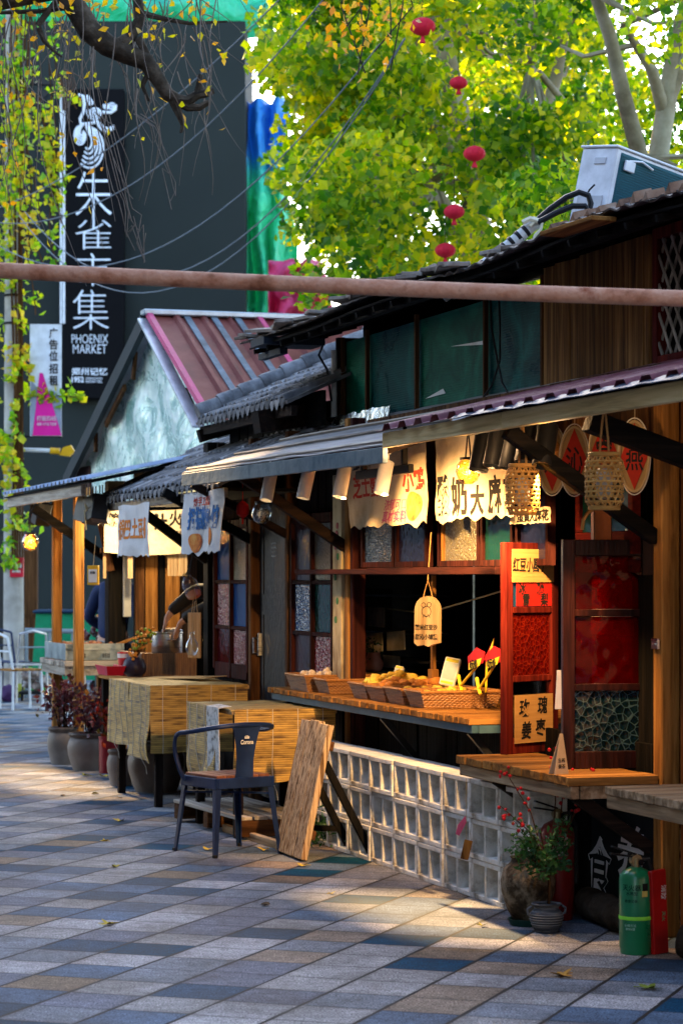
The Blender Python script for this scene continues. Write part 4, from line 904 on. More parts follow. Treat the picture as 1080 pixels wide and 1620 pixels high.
MUT = flat('dark_green_ink', (.002, .035, .02), .6); PALEG = flat('pale_green_ink', (.30, .55, .42), .6)
wrap_text(e1, .066, '灭火器', .026, AG - .42, .268, MUT); wrap_text(e1, .066, '水基型', .016, AG - .4, .245, MUT); wrap_text(e1, .066, '检查记录', .013, AG - .45, .215, MUT)
wrap_text(e1, .066, '使用方法', .012, AG - .5, .118, PALEG); wrap_text(e1, .066, '请勿倒置', .010, AG - .5, .104, PALEG)
e2 = extinguisher('fire_extinguisher', 'large red fire extinguisher with white label behind the berry pot', (.47, .11, 0), .075, .435, REDE)
curved(e2, .075, [(-.95, .25, .285, .365)], flat('white_label', (.60, .52, .50)), 'label'); curved(e2, .0768, [(-.08, .22, .292, .330)], flat('label_panel', (.05, .04, .04)), 'label_panel')
wrap_text(e2, .0766, '手提式灭火器', .016, -.42, .347, REDINK)
for i in range(3): wrap_text(e2, .0766, '干粉 使用方法', .010, -.55, .328 - i*.012, REDINK)
rb = thing('red_board', 'upright glossy red fire safety board behind the green extinguisher', 'board', (1.50, .12, 0), R(22))
mb = MB(); mb.box(-.012, .012, -.045, .04, .0, .335, .004, Euler((R(3), 0, 0)).to_matrix(), (0, 0, 0)); mb.build('panel', flat('gloss_red', (.42, .012, .010), .3), rb, False)
text('消防', .03, flat('white_ink', (.7, .68, .66)), rb, (.0142, .005, .245), (R(90), R(90), R(90)), 'lettering', .0006, .01, 1, absf=False)
text('灭火', .02, flat('green_ink', (.05, .35, .16)), rb, (.0142, .005, .15), (R(90), R(90), R(90)), 'lettering', .0006, .01, 1, absf=False)
# ------------------------------------------------------------------ calligraphy board under the ledge
cb = thing('calligraphy_board', 'black board with brushed white characters under the plank ledge', 'board', (.72, .36, 0))
mb = MB(); mb.box(.30, 1.04, .345, .37, .02, .575, .003); mb.build('panel', mk('black_board', [(.006, .008, .010), (.012, .016, .02)], scale=4, rough=.55, bump=.1), cb)
WHP = mk('white_brush_paint', [(.70, .68, .70), (.84, .82, .85)], scale=12, rough=.7, bump=.1)
def on_wall(t, ch_, px0, px1, py0, py1, y, m, off=.03, sh=0, ext=.0015, name='lettering'):
    a, c = P(px0, py0, y), P(px1, py1, y); h = a.z - c.z; w = (c.x - a.x)
    n = max(1, len(ch_)); size = h / .88
    text(ch_, size, m, t, ((a.x + c.x)/2, y, (a.z + c.z)/2), RS, name, ext, off, 1, sh, fit=(w, h))
on_wall(cb, '食', 930, 966, 1318, 1428, .342, WHP, .014, .1); on_wall(cb, '养', 975, 1018, 1300, 1395, .342, WHP, .014, .1)
# ------------------------------------------------------------------ pots
GLZ = mk('buff_glaze', [(.16, .125, .10), (.25, .21, .18), (.30, .265, .24)], scale=2, rough=.5, bump=.05)
GLZR = mk('brown_rim_glaze', [(.055, .04, .032), (.11, .085, .07)], scale=8, rough=.4)
def pot(b, r, h, label, m=GLZ, rim=GLZR, group=None):
    t = thing('plant_pot', label, 'plant pot', b, group=group)
    mb = MB(); mb.lathe([(r*.72, 0), (r*.80, h*.1), (r*.97, h*.42), (r, h*.62), (r*.93, h*.78), (r*.86, h*.845)], 28); mb.build('body', m, t, False, sharp=60)
    mb = MB(); mb.lathe([(r*.86, h*.845), (r*.84, h*.87), (r*.93, h*.92), (r*.95, h*.97), (r*.9, h), (r*.78, h*.985), (r*.76, h*.88)], 28); mb.build('rim', rim, t, False, sharp=60)
    mb = MB(); mb.lathe([(r*.76, h*.88), (r*.4, h*.90), (.001, h*.91)], 20); mb.build('soil', flat('dark_soil', (.02, .015, .01), .95), t, False)
    return t
def bush(b, z, label, cat, m, n, R3, size, name='shrub', stems=7, bm=None, sp_=.6):
    t = thing(name, label, cat, (b[0], b[1], z))
    mb = MB(); pts = []
    for i in range(stems):
        a = rnd.random()*6.283; rr = rnd.random()**.6
        e = Vector((R3[0]*rr*math.cos(a), R3[1]*rr*math.sin(a), R3[2]*rnd.uniform(.55, 1.0)))
        path = [Vector((.02*math.cos(a), .02*math.sin(a), -.02)), e*.4 + Vector((0, 0, R3[2]*.12)), e]
        mb.tube(path, [.006, .004, .002], 5)
        for k in range(n // stems):
            q = rnd.random()**.5; base = path[0].lerp(path[1], q*2) if q < .5 else path[1].lerp(path[2], q*2 - 1)
            pts.append(base + Vector((rnd.gauss(0, R3[0]*.22), rnd.gauss(0, R3[1]*.22), rnd.gauss(0, R3[2]*.12))))
    mb.build('stem', bm or WZ('dark'), t, False); leafmesh('foliage', m, t, pts, size, .6, False)
    return t
PURP = leafm('purple_leaf', [(.012, .006, .008), (.035, .010, .014), (.07, .015, .018), (.02, .03, .012)], .25, 6)
REDL = leafm('red_green_leaf', [(.02, .10, .015), (.10, .02, .012), (.25, .02, .012), (.35, .07, .015)], .3, 9)
GRL = leafm('fern_leaf', [(.008, .035, .012), (.02, .075, .02), (.05, .12, .03)], .3, 8)
PG = 'buff glazed planters along the foot of the stalls'
pot((-8.85, -.25, 0), .125, .30, 'buff glazed planter farthest along the stalls, beside the grill stand', group=PG); bush((-8.85, -.25), .27, 'dark purple shrub in the farthest buff planter by the grill', 'shrub', PURP, 420, (.24, .24, .40), .05)
pot((-8.25, -.17, 0), .16, .29, 'broad buff glazed planter between the farthest planter and red cylinder', group=PG); bush((-8.25, -.17), .26, 'dense dark purple shrub in the broad planter next to red cylinder', 'shrub', PURP, 480, (.24, .24, .38), .05)
t = thing('cylinder_planter', 'red metal cylinder planter between the buff pots', 'plant pot', (-7.9, -.07, 0)); mb = MB(); mb.lathe([(.085, 0), (.085, .26), (.09, .265), (.09, .28), (.078, .28), (.076, .2), (.001, .2)], 24); mb.build('body', flat('dark_red_enamel', (.20, .012, .016), .35), t, False)
bush((-7.9, -.07), .22, 'red and green leafed plant in the red cylinder planter', 'plant', REDL, 330, (.16, .18, .36), .055)
pot((-6.78, -.23, 0), .105, .26, 'narrow buff planter squeezed beside the broad one under the bamboo mats', group=PG)
pot((-6.25, -.10, 0), .20, .34, 'broadest buff glazed planter standing under the edge of the bamboo mats', group=PG)
bush((-6.95, -.1), .22, 'red leafed plant hanging over the narrow buff planter', 'plant', REDL, 240, (.16, .16, .40), .05)
# big old urn with saucer, small banded pot, berries
ur = thing('stoneware_urn', 'mottled stoneware urn on green saucer at the end of the block stack', 'urn', (.60, -.08, 0))
ur.scale = (.9, .9, .95)
mb = MB(); mb.lathe([(.075, .03), (.10, .07), (.128, .15), (.133, .20), (.12, .255), (.085, .285), (.08, .30), (.088, .31), (.07, .31), (.065, .24), (.001, .22)], 30); mb.build('body', mk('mottled_stoneware', [(.010, .007, .005), (.05, .035, .02), (.20, .16, .11), (.03, .02, .012)], scale=10, rough=.8, bump=.5, dist=.2), ur, False, sharp=60)
mb = MB(); mb.lathe([(.085, 0), (.10, .03), (.094, .03), (.08, .012), (.001, .012)], 26); mb.build('saucer', flat('green_plastic', (.01, .04, .03), .5), ur, False)
bp_ = thing('banded_pot', 'small grey banded pot with ring handles in front of the urn', 'plant pot', (.83, -.09, 0))
pr = [(.055, 0), (.075, .03), (.088, .075), (.086, .10), (.066, .125), (.064, .135), (.082, .15), (.078, .155), (.055, .15), (.05, .12), (.001, .12)]
pr2 = []
for (r, z), (r1, z1) in zip(pr[:4], pr[1:5]):
    for k in range(5): q = k/5; pr2.append((r + (r1-r)*q + .0016*math.sin(k*3), z + (z1-z)*q))
mb = MB(); mb.lathe(pr2 + pr[4:], 30); mb.build('body', mk('grey_banded_clay', [(.018, .02, .024), (.07, .075, .085), (.20, .20, .20)], scale=4, st=(1, 1, 22), rough=.7, bump=.5), bp_, False, sharp=60)
mb = MB()
for z, r in ((.045, .081), (.058, .085), (.072, .0885), (.085, .0885), (.098, .0875)): mb.tube([(r*math.cos(6.283*k/30), r*math.sin(6.283*k/30), z) for k in range(30)], .0028, 5, True)
mb.build('band', flat('pale_band', (.19, .19, .185), .8), bp_, False)
for s in (-1, 1):
    mb = MB(); mb.tube([(.075*.0, s*(.082), .09), (0, s*.105, .10), (0, s*.108, .125), (0, s*.085, .14)], .007, 6); mb.build('handle', flat('grey_clay', (.11, .115, .12), .8), bp_, False)
for o in [bp_]: o.scale = (.8, .8, .8)
pl = thing('berry_plant', 'feathery green plant with red berry sprigs in the small banded pot', 'plant', (.83, -.08, .12))
mb = MB(); mb.tube([(0, 0, 0), (.005, .0, .1), (-.01, -.01, .2), (-.02, -.03, .30)], [.008, .007, .005, .003], 6)
tips = []; pts = []
for i in range(26):
    a = rnd.random()*6.283; h = rnd.uniform(.12, .36); e = Vector((.14*math.cos(a)*rnd.uniform(.3, 1), .17*math.sin(a)*rnd.uniform(.3, 1) - .05, h))
    mb.tube([(-.005, -.005, .14), Vector((-.005, -.005, .14)).lerp(e, .6) + Vector((0, 0, .02)), e], [.003, .002, .001], 4)
    for k in range(34): pts.append(Vector((-.005, -.005, .14)).lerp(e, rnd.uniform(.3, 1.05)) + Vector((rnd.gauss(0, .018), rnd.gauss(0, .018), rnd.gauss(0, .016))))
br = []
for e in ((-.1, -.16, .56), (-.02, .03, .66), (.02, .16, .50), (-.06, .10, .58), (.0, -.22, .42), (0, .2, .56)):
    e = Vector(e); pth = [Vector((0, 0, .12)), e*.5 + Vector((0, .02, .1)), e]; mb.tube(pth, [.004, .003, .0015], 5)
    for k in range(16): br.append(pth[1].lerp(pth[2], rnd.uniform(.1, 1)) + Vector((rnd.gauss(0, .016), rnd.gauss(0, .016), rnd.gauss(0, .014))))
mb.build('stem', WZ('brown'), pl, False); leafmesh('foliage', GRL, pl, pts, .026, .5, False)
mb = MB()
for p in br: mb.ico(p, rnd.uniform(.006, .010), 1)
each(mb, 'berry', flat('berry_red', (.45, .012, .016), .35), pl, False)
tagh = P(803, 1190, -.12); t = thing('hanging_tag', 'pink paper tag and wooden slip hanging on a string from the ledge', 'tag', (-.05, -.12, .58))
mb = MB(); mb.tube([(0, 0, 0), (.002, 0, -.28)], .0015, 4); mb.build('string', flat('twine', (.35, .27, .16), .9), t, False)
mb = MB(); mb.prism([(0, -.005, -.17), (.01, -.045, -.21), (.01, -.055, -.25), (0, -.035, -.26), (0, .0, -.20)], (.003, 0, 0)); mb.build('pink_tag', flat('pink_paper', (.55, .10, .22), .7), t, False)
mb = MB(); mb.box(0, .006, -.02, .02, -.37, -.28, .002, Euler((R(-14), 0, 0)).to_matrix()); mb.build('wooden_slip', WZ('honey'), t, False)
# logs
def logm(a, c, r, label):
    mb = MB(); a, c = Vector(a), Vector(c); n = 14
    mb.tube([a.lerp(c, i/n) + Vector((0, .004*math.sin(i*2.1), .005*math.cos(i*1.3))) for i in range(n+1)], [r*(1 + .08*math.sin(i*1.7)) for i in range(n+1)], 16)
    return single(mb, 'log', mk('bark', [(.010, .007, .005), (.04, .028, .018), (.07, .05, .035)], scale=9, st=(1, 1, 1), rough=.9, bump=.8, bsc=18), label, 'log', tuple(a))
logm((.50, .24, .07), (1.20, .19, .068), .066, 'dark bark log lying under the calligraphy board')
logm((1.62, .16, .066), (1.9, .34, .066), .066, 'sawn log end on the ground right of the red board')
# ------------------------------------------------------------------ tables draped with split bamboo mats
MAT_ = weave('split_bamboo', (.06, .022, .003), (.60, .36, .07), 78, 'z', .6)
MATT = weave('split_bamboo_top', (.10, .05, .010), (.52, .36, .11), 70, 'x', .6)
CORD = flat('white_cord', (.52, .48, .40), .9)
def mat_hang(t, p0, p1, z0, z1, seed, sway=.055):
    """a hanging mat between two plan points"""
    p0, p1 = Vector(p0), Vector(p1); nrm = Vector((p1.y - p0.y, -(p1.x - p0.x))).normalized()
    def f(u, v):
        q = p0.lerp(p1, u); d = (.018*math.sin(u*4 + seed) + sway*noise.noise(Vector((u*2, v*2, seed)))) * (1 - v) ** 1
        zb = z0 + .03*noise.noise(Vector((u*1.5, seed, 1)))
        return Vector((q.x + nrm.x*d, q.y + nrm.y*d, zb + (z1 - zb)*v))
    mb = MB(); mb.sheet(24, 20, f, .006); m = mb.build('bamboo_mat', MAT_, t, sharp=60)
    mb = MB(); L = (p1 - p0).length; k = max(2, int(L / .15))
    for i in range(k):
        u = (i + .5)/k
        mb.tube([f(u, j/10) + Vector((nrm.x*.006, nrm.y*.006, 0)) for j in range(11)], .0022, 4)
        if i % 2: mb.tube([f(u, 0) + Vector((nrm.x*.006, nrm.y*.006, 0)), f(u, 0) + Vector((.01, .02, -.05)), f(u, 0) + Vector((0, .03, -.10))], .0018, 4)
    mb.build('cord', CORD, m); return m
def mtable(label, x0, x1, y0, y1, zt, drops):
    t = thing('draped_table', label, 'table', ((x0+x1)/2, (y0+y1)/2, 0))
    mb = MB(); mb.box(x0 + .01, x1 - .01, y0 + .01, y1, zt - .035, zt - .012, .003); mb.build('table_top', WX('pale'), t)
    for x in (x0 + .06, x1 - .06):
        for y in (y0 + .06, y1 - .06): mb = MB(); mb.box(x - .025, x + .025, y - .025, y + .025, 0, zt - .036, .003); mb.build('leg', WZ('dark'), t)
    mb = MB(); mb.sheet(40, 20, lambda u, v: Vector((x0 + (x1-x0)*u, y0 + (y1-y0)*v, zt - .006 + .006*noise.noise(Vector((u*7, v*5, x0))))), .006); mb.build('mat_cover', MATT, t, sharp=70)
    for d in drops: mat_hang(t, *d)
    return t
q = P(240, 1085, -.42)
tA = mtable('larger table draped with split bamboo mats under the bun stall', -6.25, q.x, -.42, .24, .80, [((-6.25, -.435), (-5.62, -.44), .36, .795, 1.0), ((-5.60, -.435), (q.x - .0, -.43), .30, .795, 2.2), ((q.x + .006, -.43), (q.x + .012, .22), .36, .797, 3.1)])
q2 = P(365, 1120, -.42)
tB = mtable('lower bamboo draped table with white lace runner behind the chair', -4.05, q2.x, -.42, .22, .745, [((-4.05, -.43), (q2.x - .25, -.435), .30, .742, 4.0), ((q2.x + .008, -.40), (q2.x + .014, .20), .335, .744, 5.7)])
mb = MB(); xl = P(338, 1115, -.45).x
def lf(u, v):
    x = xl - .12 + .27*u + .015*math.sin(v*5); zz = .30 + .46*v
    return Vector((x, -.452 - .012*math.sin(u*6 + 1)*(1 - v*.4), zz)) if v < .985 else Vector((x, -.38, .755))
mb.sheet(14, 30, lf, .003); lr = single(mb, 'lace_runner', mk('white_lace', [(.10, .08, .05), (.62, .60, .56), (.68, .66, .63)], scale=26, rough=.9, bump=.5), 'white lace runner hanging over the edge of the lower bamboo table', 'runner', (xl, -.45, .755), sharp=70)
# pallets and weeds behind the chair
pt = thing('wooden_pallet', 'low weathered pallet on the ground behind the armchair', 'pallet', (-3.6, -.25, 0), R(4))
mb = MB()
for i in range(5): mb.box(-.6, .62, -.19 + i*.095, -.19 + i*.095 + .08, .115, .135, .002)
mb.build('deck_board', WX('grey'), pt, False)
mb = MB()
for x in (-.58, -.02, .54): mb.box(x, x + .08, -.19, .27, .02, .113, .003)
each(mb, 'bearer', WY('brown'), pt, False)
mb = MB(); mb.box(-.55, .72, -.28, -.245, 0, .045, .004); single(mb, 'timber_batten', WX('weather'), 'single loose batten lying in front of the low pallet', 'batten', (-2.95, -.05, 0), R(3), absf=False)
pts = [Vector((rnd.gauss(0, .16), rnd.gauss(0, .07), abs(rnd.gauss(0, .10)) + .01)) for i in range(500)]
tag(leafmesh('weeds', GRL, None, pts, .045, .3), kind='stuff'); o = bpy.data.objects['weeds']; o.location = FW(-2.75, .0, 0); o.rotation_euler = (0, 0, PHI)
# ------------------------------------------------------------------ grill on its stand
STB = mk('stained_steel', [(.10, .13, .14), (.30, .36, .37), (.5, .55, .55)], scale=5, rough=.35, metal=.8, bump=.1)
gr = thing('charcoal_grill', 'shallow stained steel charcoal grill on a timber stand', 'grill', (-9.6, .07, .84))
mb = MB()
for a, c, e, g in ((-10.05, -9.15, -.17, -.15), (-10.05, -9.15, .30, .32), (-10.05, -10.03, -.149, .299), (-9.17, -9.15, -.149, .299)): mb.box(a, c, e, g, .82, .955, .003)
mb.box(-10.02, -9.18, -.149, .299, .82, .83); mb.box(-9.149, -9.143, -.168, .318, .905, .92); bx = mb.build('trough', STB, gr)
mb = MB()
for i in range(2):
    for k in range(4): mb.box(-9.1488, -9.1470, -.06 + i*.2 + k*.016, -.052 + i*.2 + k*.016, .84, .875)
each(mb, 'vent', BLACKM, bx)
mb = MB()
for i in range(60): mb.ico((rnd.uniform(-10, -9.2), rnd.uniform(-.13, .28), .93 + rnd.uniform(-.01, .02)), rnd.uniform(.015, .03), 1, (1, 1, .7), .5)
single(mb, 'skewered_meat', mk('grilled_meat', [(.10, .03, .015), (.30, .12, .06), (.5, .32, .2)], scale=20, rough=.6, rand=.4), 'browned skewers of meat heaped along the steel grill', 'food', (-9.6, .07, .93))
mb = MB(); a, c = PX(250, -9.3, 1018), PX(232, -9.3, 1010); q1, q3 = PX(232, -9.25, 1018), PX(170, -9.25, 995)
mb.bar((-9.35, q1.y - .26, .93), (-9.3, q1.y + .1, 1.06), .12, .02, .003); single(mb, 'lid_board', WY('honey'), 'tilted wooden board resting over the rear of the grill', 'board', (-9.3, .1, .95))
gs = thing('grill_stand', 'rough timber stand with splayed braces carrying the grill', 'stand', (-9.6, .07, 0))
mb = MB(); slats_y(mb, -10.1, -9.05, -.2, .34, .775, .815, .12); mb.build('top', WY('grey'), gs)
mb = MB(); mb.box(-10.08, -9.07, -.19, -.15, .70, .772); mb.box(-9.11, -9.07, -.149, .33, .70, .772); mb.build('apron', WX('grey'), gs)
for x in (-9.99, -9.17):
    mb = MB(); mb.bar((x, -.12, .70), (x, .30, .12), .06, .07, .003); mb.build('brace', WY('honey'), gs); mb = MB(); mb.box(x - .035, x + .035, .27, .34, 0, .70); mb.build('leg', WZ('honey'), gs)
# ------------------------------------------------------------------ cloth banners
def banner(name, label, px0, px1, py0, py1, y, m, seed, texts, wav=.018, ragged=.012, pics=(), tilt=0, th=.003):
    """a cloth hung by its top edge; the lettering lies on the same waves"""
    a, c = P(px0, py0, y), P(px1, py0, y); b_ = P((px0+px1)/2, py1, y); mtop = P((px0+px1)/2, py0, y).z
    x0, x1, zt, zb = a.x, c.x, mtop, b_.z
    def dy(x, z):
        u = (x - x0)/(x1 - x0); v = (zt - z)/(zt - zb)
        return wav*(.25 + v)*math.sin(u*7.5 + seed) + wav*.9*noise.noise(Vector((u*3, v*2.5, seed))) + tilt*v
    def f(u, v):
        x = x0 + (x1-x0)*u + (ragged*noise.noise(Vector((v*6, seed, 2))) if u in (0, 1) else 0)
        vv = v if v < 1 else 1 + (ragged*2.2*noise.noise(Vector((u*11, seed, 7))))/(zt - zb)
        z = zt - (zt - zb)*vv + .006*math.sin(u*9)*(1-v)
        return Vector((x, y + dy(x, z), z))
    t = thing(name, label, 'banner', ((x0+x1)/2, y, zt))
    mb = MB(); mb.sheet(48, 24, f, th); mb.build('cloth', m, t, sharp=80)
    bx, by, bz = base_of(t)
    for (s, p0, p1, q0, q1, im, off, sh) in texts:
        A, C = P(p0, q0, y), P(p1, q1, y); h = A.z - C.z; w = C.x - A.x; size = h/.88; n = len(s)
        text(s, size, im, t, ((A.x + C.x)/2, y, (A.z + C.z)/2), RS, 'lettering', .0008, off, 1, sh, fit=(w, h),
             f=lambda q: Vector((q.x, dy(q.x + bx, q.z + bz) - .0045 + (q.y), q.z)))
    for (p0, p1, q0, q1, im, sd) in pics:
        A, C = P(p0, q0, y), P(p1, q1, y); cx, cz, rx, rz = (A.x + C.x)/2, (A.z + C.z)/2, (C.x - A.x)/2, (A.z - C.z)/2
        mb = MB(); ng = 26
        def pf_(r, k): th_ = 6.283*k/ng; rr = r*(1 + .10*math.sin(th_*3 + sd)); x = cx + rx*rr*math.cos(th_); z = cz + rz*rr*math.sin(th_); return Vector((x, y + dy(x, z) - .0045, z))
        cvt = mb.bm.verts.new(pf_(0, 0)); rings = [[mb.bm.verts.new(pf_(r, k)) for k in range(ng)] for r in (.5, 1)]
        for k in range(ng):
            mb.bm.faces.new((cvt, rings[0][k], rings[0][(k+1) % ng])); mb.bm.faces.new((rings[0][k], rings[1][k], rings[1][(k+1) % ng], rings[0][(k+1) % ng]))
        mb.build('painted_picture', im, t)
    return t
BLUEI = flat('blue_ink', (.02, .12, .33), .8); PINKI = flat('pink_ink', (.38, .07, .16), .8); ORI = flat('orange_ink', (.55, .16, .015), .8)
PIC = mk('painted_bun', [(.30, .05, .015), (.62, .20, .04), (.70, .38, .10)], scale=14, rough=.8)
banner('menu_cloth', 'cream cloth banner with red characters above the counter, beside white spot lamps', 548, 672, 708, 832, .10, CREAM, 1.0,
       [('芝士蟹', 556, 602, 752, 786, REDINK, .02, .1), ('小鸡', 636, 668, 742, 776, REDINK, .03, .15), ('鸡肉', 556, 590, 722, 742, INK, .03, .1), ('浓郁可口', 613, 640, 790, 806, PINKI, .0, 0), ('真材实料', 613, 642, 808, 826, PINKI, .02, 0)],
       pics=[(640, 662, 778, 822, PIC, 1)])
banner('menu_cloth', 'cream cloth banner with big black brushed characters behind the bamboo lanterns', 688, 814, 686, 820, .10, CREAM, 2.6,
       [('酸', 690, 717, 752, 816, INK, .035, 0), ('奶', 719, 741, 755, 816, INK, .03, 0), ('大', 744, 762, 768, 814, INK, .03, .1), ('麻', 767, 789, 752, 812, INK, .025, 0), ('花', 793, 812, 752, 812, INK, .03, 0)], wav=.014)
banner('menu_cloth', 'small white cloth strip with black characters under the left bamboo lantern', 808, 870, 805, 828, .16, CREAM, 5.2, [('蛋黄大麻花', 818, 868, 808, 824, INK, .02, 0)], wav=.006, ragged=.003, th=0)
banner('menu_cloth', 'white cloth banner with orange red characters hung from the tile eave', 188, 240, 798, 880, -.235, WHITECL, 3.4, [('锅巴土豆·薯', 191, 236, 822, 852, ORI, .03, .05)], wav=.02, ragged=.01)
banner('menu_cloth', 'white cloth banner with blue characters hung nearer from the tile eave', 291, 353, 778, 874, -.225, WHITECL, 4.4, [('拇指煎包·馅', 299, 349, 803, 838, BLUEI, .035, .12), ('炒手工馅饼', 307, 336, 787, 799, REDINK, .01, 0)], wav=.02,
       pics=[(301, 314, 843, 873, PIC, 0), (332, 341, 835, 862, ORI, 2)])
# the lit cream cloth inside the stall hangs across it, facing along the row
qa, qb = PX(165, -8.9), PX(300, -8.9); cl = thing('inner_cloth', 'lit cream cloth with black characters hanging inside the bun stall', 'banner', (-8.9, (qa.y+qb.y)/2, 2.04))
mb = MB(); mb.sheet(30, 8, lambda u, v: Vector((-8.9 + .012*math.sin(u*9), qa.y + (qb.y - qa.y)*u, 2.06 - .36*v - .02*math.sin(u*3.1))), .003); mb.build('cloth', CREAM, cl, sharp=80)
for s, px, py, h in (('冰糖', 172, 822, 22), ('汁', 254, 826, 28), ('火', 278, 820, 26), ('酥', 293, 826, 22), ('正宗', 272, 842, 6), ('古法酸梅', 288, 842, 6)):
    q = PX(px, -8.88, py); text(s, h*19.6/FPX, INK, cl, (-8.884, q.y, q.z), RX, 'lettering', .001, .03, .8)
q = lamp('AREA', FW(-8.3, (qa.y+qb.y)/2 - .1, 2.1), 1, WARM) if False else None

# ------------------------------------------------------------------ lamps under the eaves
def spotlamp(px, py, y, m, label, group, tilt=.0, r=.036, h=.165, lit=None, tgt=None, en=20, ang=70):
    c = P(px, py, y); t = thing('spot_lamp', label, 'lamp', tuple(c), group=group)
    rot = Euler((R(-14), R(tilt), 0)).to_matrix(); mb = MB()
    prof = [(r*.75, h/2), (r, h/2 - .006), (r, -h/2), (r - .004, -h/2), (r - .004, -h/2 + .05), (.001, -h/2 + .05)]
    mb.lathe(prof[::-1], 22)
    for v in mb.bm.verts: v.co = rot @ v.co
    mb.build('housing', m, t, False, sharp=40)
    mb = MB(); top = rot @ Vector((0, 0, h/2)); mb.tube([top, top + Vector((0, 0, .03))], .012, 8); mb.box(top.x - .035, top.x + .02, top.y - .014, top.y + .014, top.z + .03, top.z + .055, .003); mb.tube([top + Vector((-.02, 0, .055)), top + Vector((-.02, 0, .1))], .006, 6); mb.build('mount', m, t, False)
    bul = MB(); bc = rot @ Vector((0, 0, -h/2 + .045)); bul.lathe([(r*.7, 0), (r*.7, .003)], 14, bc, rot @ Vector((0, 0, -1))); bul.build('bulb', glow('warm_bulb', (1, .70, .35), .9 if lit else .02) if lit else flat('unlit_bulb', (.4, .38, .33)), t, False)
    if lit:
        w = FW(*(c + rot @ Vector((0, 0, -h/2 - .02)))); lamp('SPOT', w, en, WARM, None, .02, tgt if tgt is not None else w + Vector((0, 0, -1)), ang)
    return t
WG = 'white cylinder spot lamps under the grey awning'
for i, (px, py, tl, pos) in enumerate(((425, 770, 12, 'farthest, beside the glass jar globe'), (484, 765, 4, 'second along, in front of the right stained window'), (541, 762, 9, 'third along, at the edge of the red lettered cloth'), (607, 755, 8, 'nearest, in front of the red lettered cloth'))):
    spotlamp(px, py, -.28, GREYM, 'white cylinder spot lamp, ' + pos, WG, -tl, lit=True, tgt=FW(P(px, py, -.28).x + (.1 if i < 3 else .0), .28, .9 if i < 2 else 1.75), en=(7, 7, 16, 22)[i], ang=100)
KG = 'black spot lamps behind the right fascia'
for i, (px, py, tl, pos) in enumerate(((762, 712, 6, 'just right of the lit jar lantern'), (785, 705, 8, 'second right of the lit jar lantern'), (811, 708, 2, 'above the left bamboo lantern'), (835, 698, 8, 'slim one between the lantern cord and widest lamp'), (862, 704, 14, 'nearest, beside the red diamond signs'))):
    spotlamp(px, py, -.18, BLACKM, 'black spot lamp hung under the awning, ' + pos, KG, -tl, .044, .19, lit=True, tgt=FW((-2.6, -2.0, -1.4, -.8, .75)[i], (.4, .4, .4, .4, .02)[i], .75), en=(46, 40, 34, 24, 28)[i], ang=60)
tk = thing('light_track', 'black lighting track under the awning before the red lettered cloth', 'light track', tuple(P(608, 748, -.1)))
a, c = P(566, 752, -.1), P(650, 752, -.1); mb = MB(); mb.box(a.x, (a.x+c.x)/2 - .02, -.115, -.085, a.z - .022, a.z + .022, .004); mb.box((a.x+c.x)/2 + .02, c.x, -.115, -.085, a.z - .022, a.z + .022, .004); each(mb, 'rail', BLACKM, tk)
mb = MB()
for x in (a.x + .1, (a.x+c.x)/2, c.x - .1): mb.box(x - .014, x + .014, -.113, -.087, a.z + .023, a.z + .13, .002)
each(mb, 'hanger', BLACKM, tk)
for k, (px, py, n, lab) in enumerate(((62, 812, 2, 'pair of black square lamps at the far end of the grill stall eave'), (150, 805, 3, 'row of black square lamps tied with raffia by the tile eave'))):
    c = P(px, py, -.25); t = thing('box_lamp', lab, 'lamp', tuple(c))
    for i in range(n):
        mb = MB(); mb.box(-.10 + .24*i - .12*n + .12, .10 + .24*i - .12*n + .12, -.06, .06, -.10, .09, .004, Euler((R(-8), R(rnd.uniform(-14, 14)), R(rnd.uniform(-20, 20)))).to_matrix()); mb.build('housing', BLACKM, t, False)
    mb = MB()
    for i in range(n*2): mb.tube([(-.12*n + .24*(i//2) + .06 + .1*(i % 2), 0, .08), (-.12*n + .24*(i//2) + .07 + .1*(i % 2), 0, .17)], .005, 5)
    if k: mb.tube([(.0, -.065, .0), (.06, -.085, .03), (.12, -.075, .0), (.06, -.08, -.02), (0, -.075, -.01), (.03, -.075, -.12), (.035, -.07, -.16)], .006, 5)
    mb.build('raffia_tie' if k else 'hanger', flat('raffia', (.45, .36, .2), .9), t, False)
for px, py, lab in ((762, 684, 'small lit bulb tucked under the fascia above the jar lantern'), (888, 662, 'small lit bulb tucked under the fascia between the bamboo lanterns'), (640, 706, 'small lit bulb tucked under the fascia before the red lettered cloth')):
    c = P(px, py, -.33); c.z = 2.138; t = thing('eave_bulb', lab, 'bulb', tuple(c)); mb = MB(); mb.lathe([(.001, -.022), (.014, -.016), (.018, 0), (.012, .014), (.009, .03), (.001, .03)], 14); mb.build('bulb', glow('eave_glow', (1, .62, .22), .8), t, False); mb = MB(); mb.cyl((0, 0, .025), (0, 0, .06), .011); mb.build('socket', BLACKM, t, False)
    lamp('POINT', FW(c.x, c.y, c.z - .045), (.7 if 'jar lantern' in lab else 1.7), (1, .60, .28), None, .03)
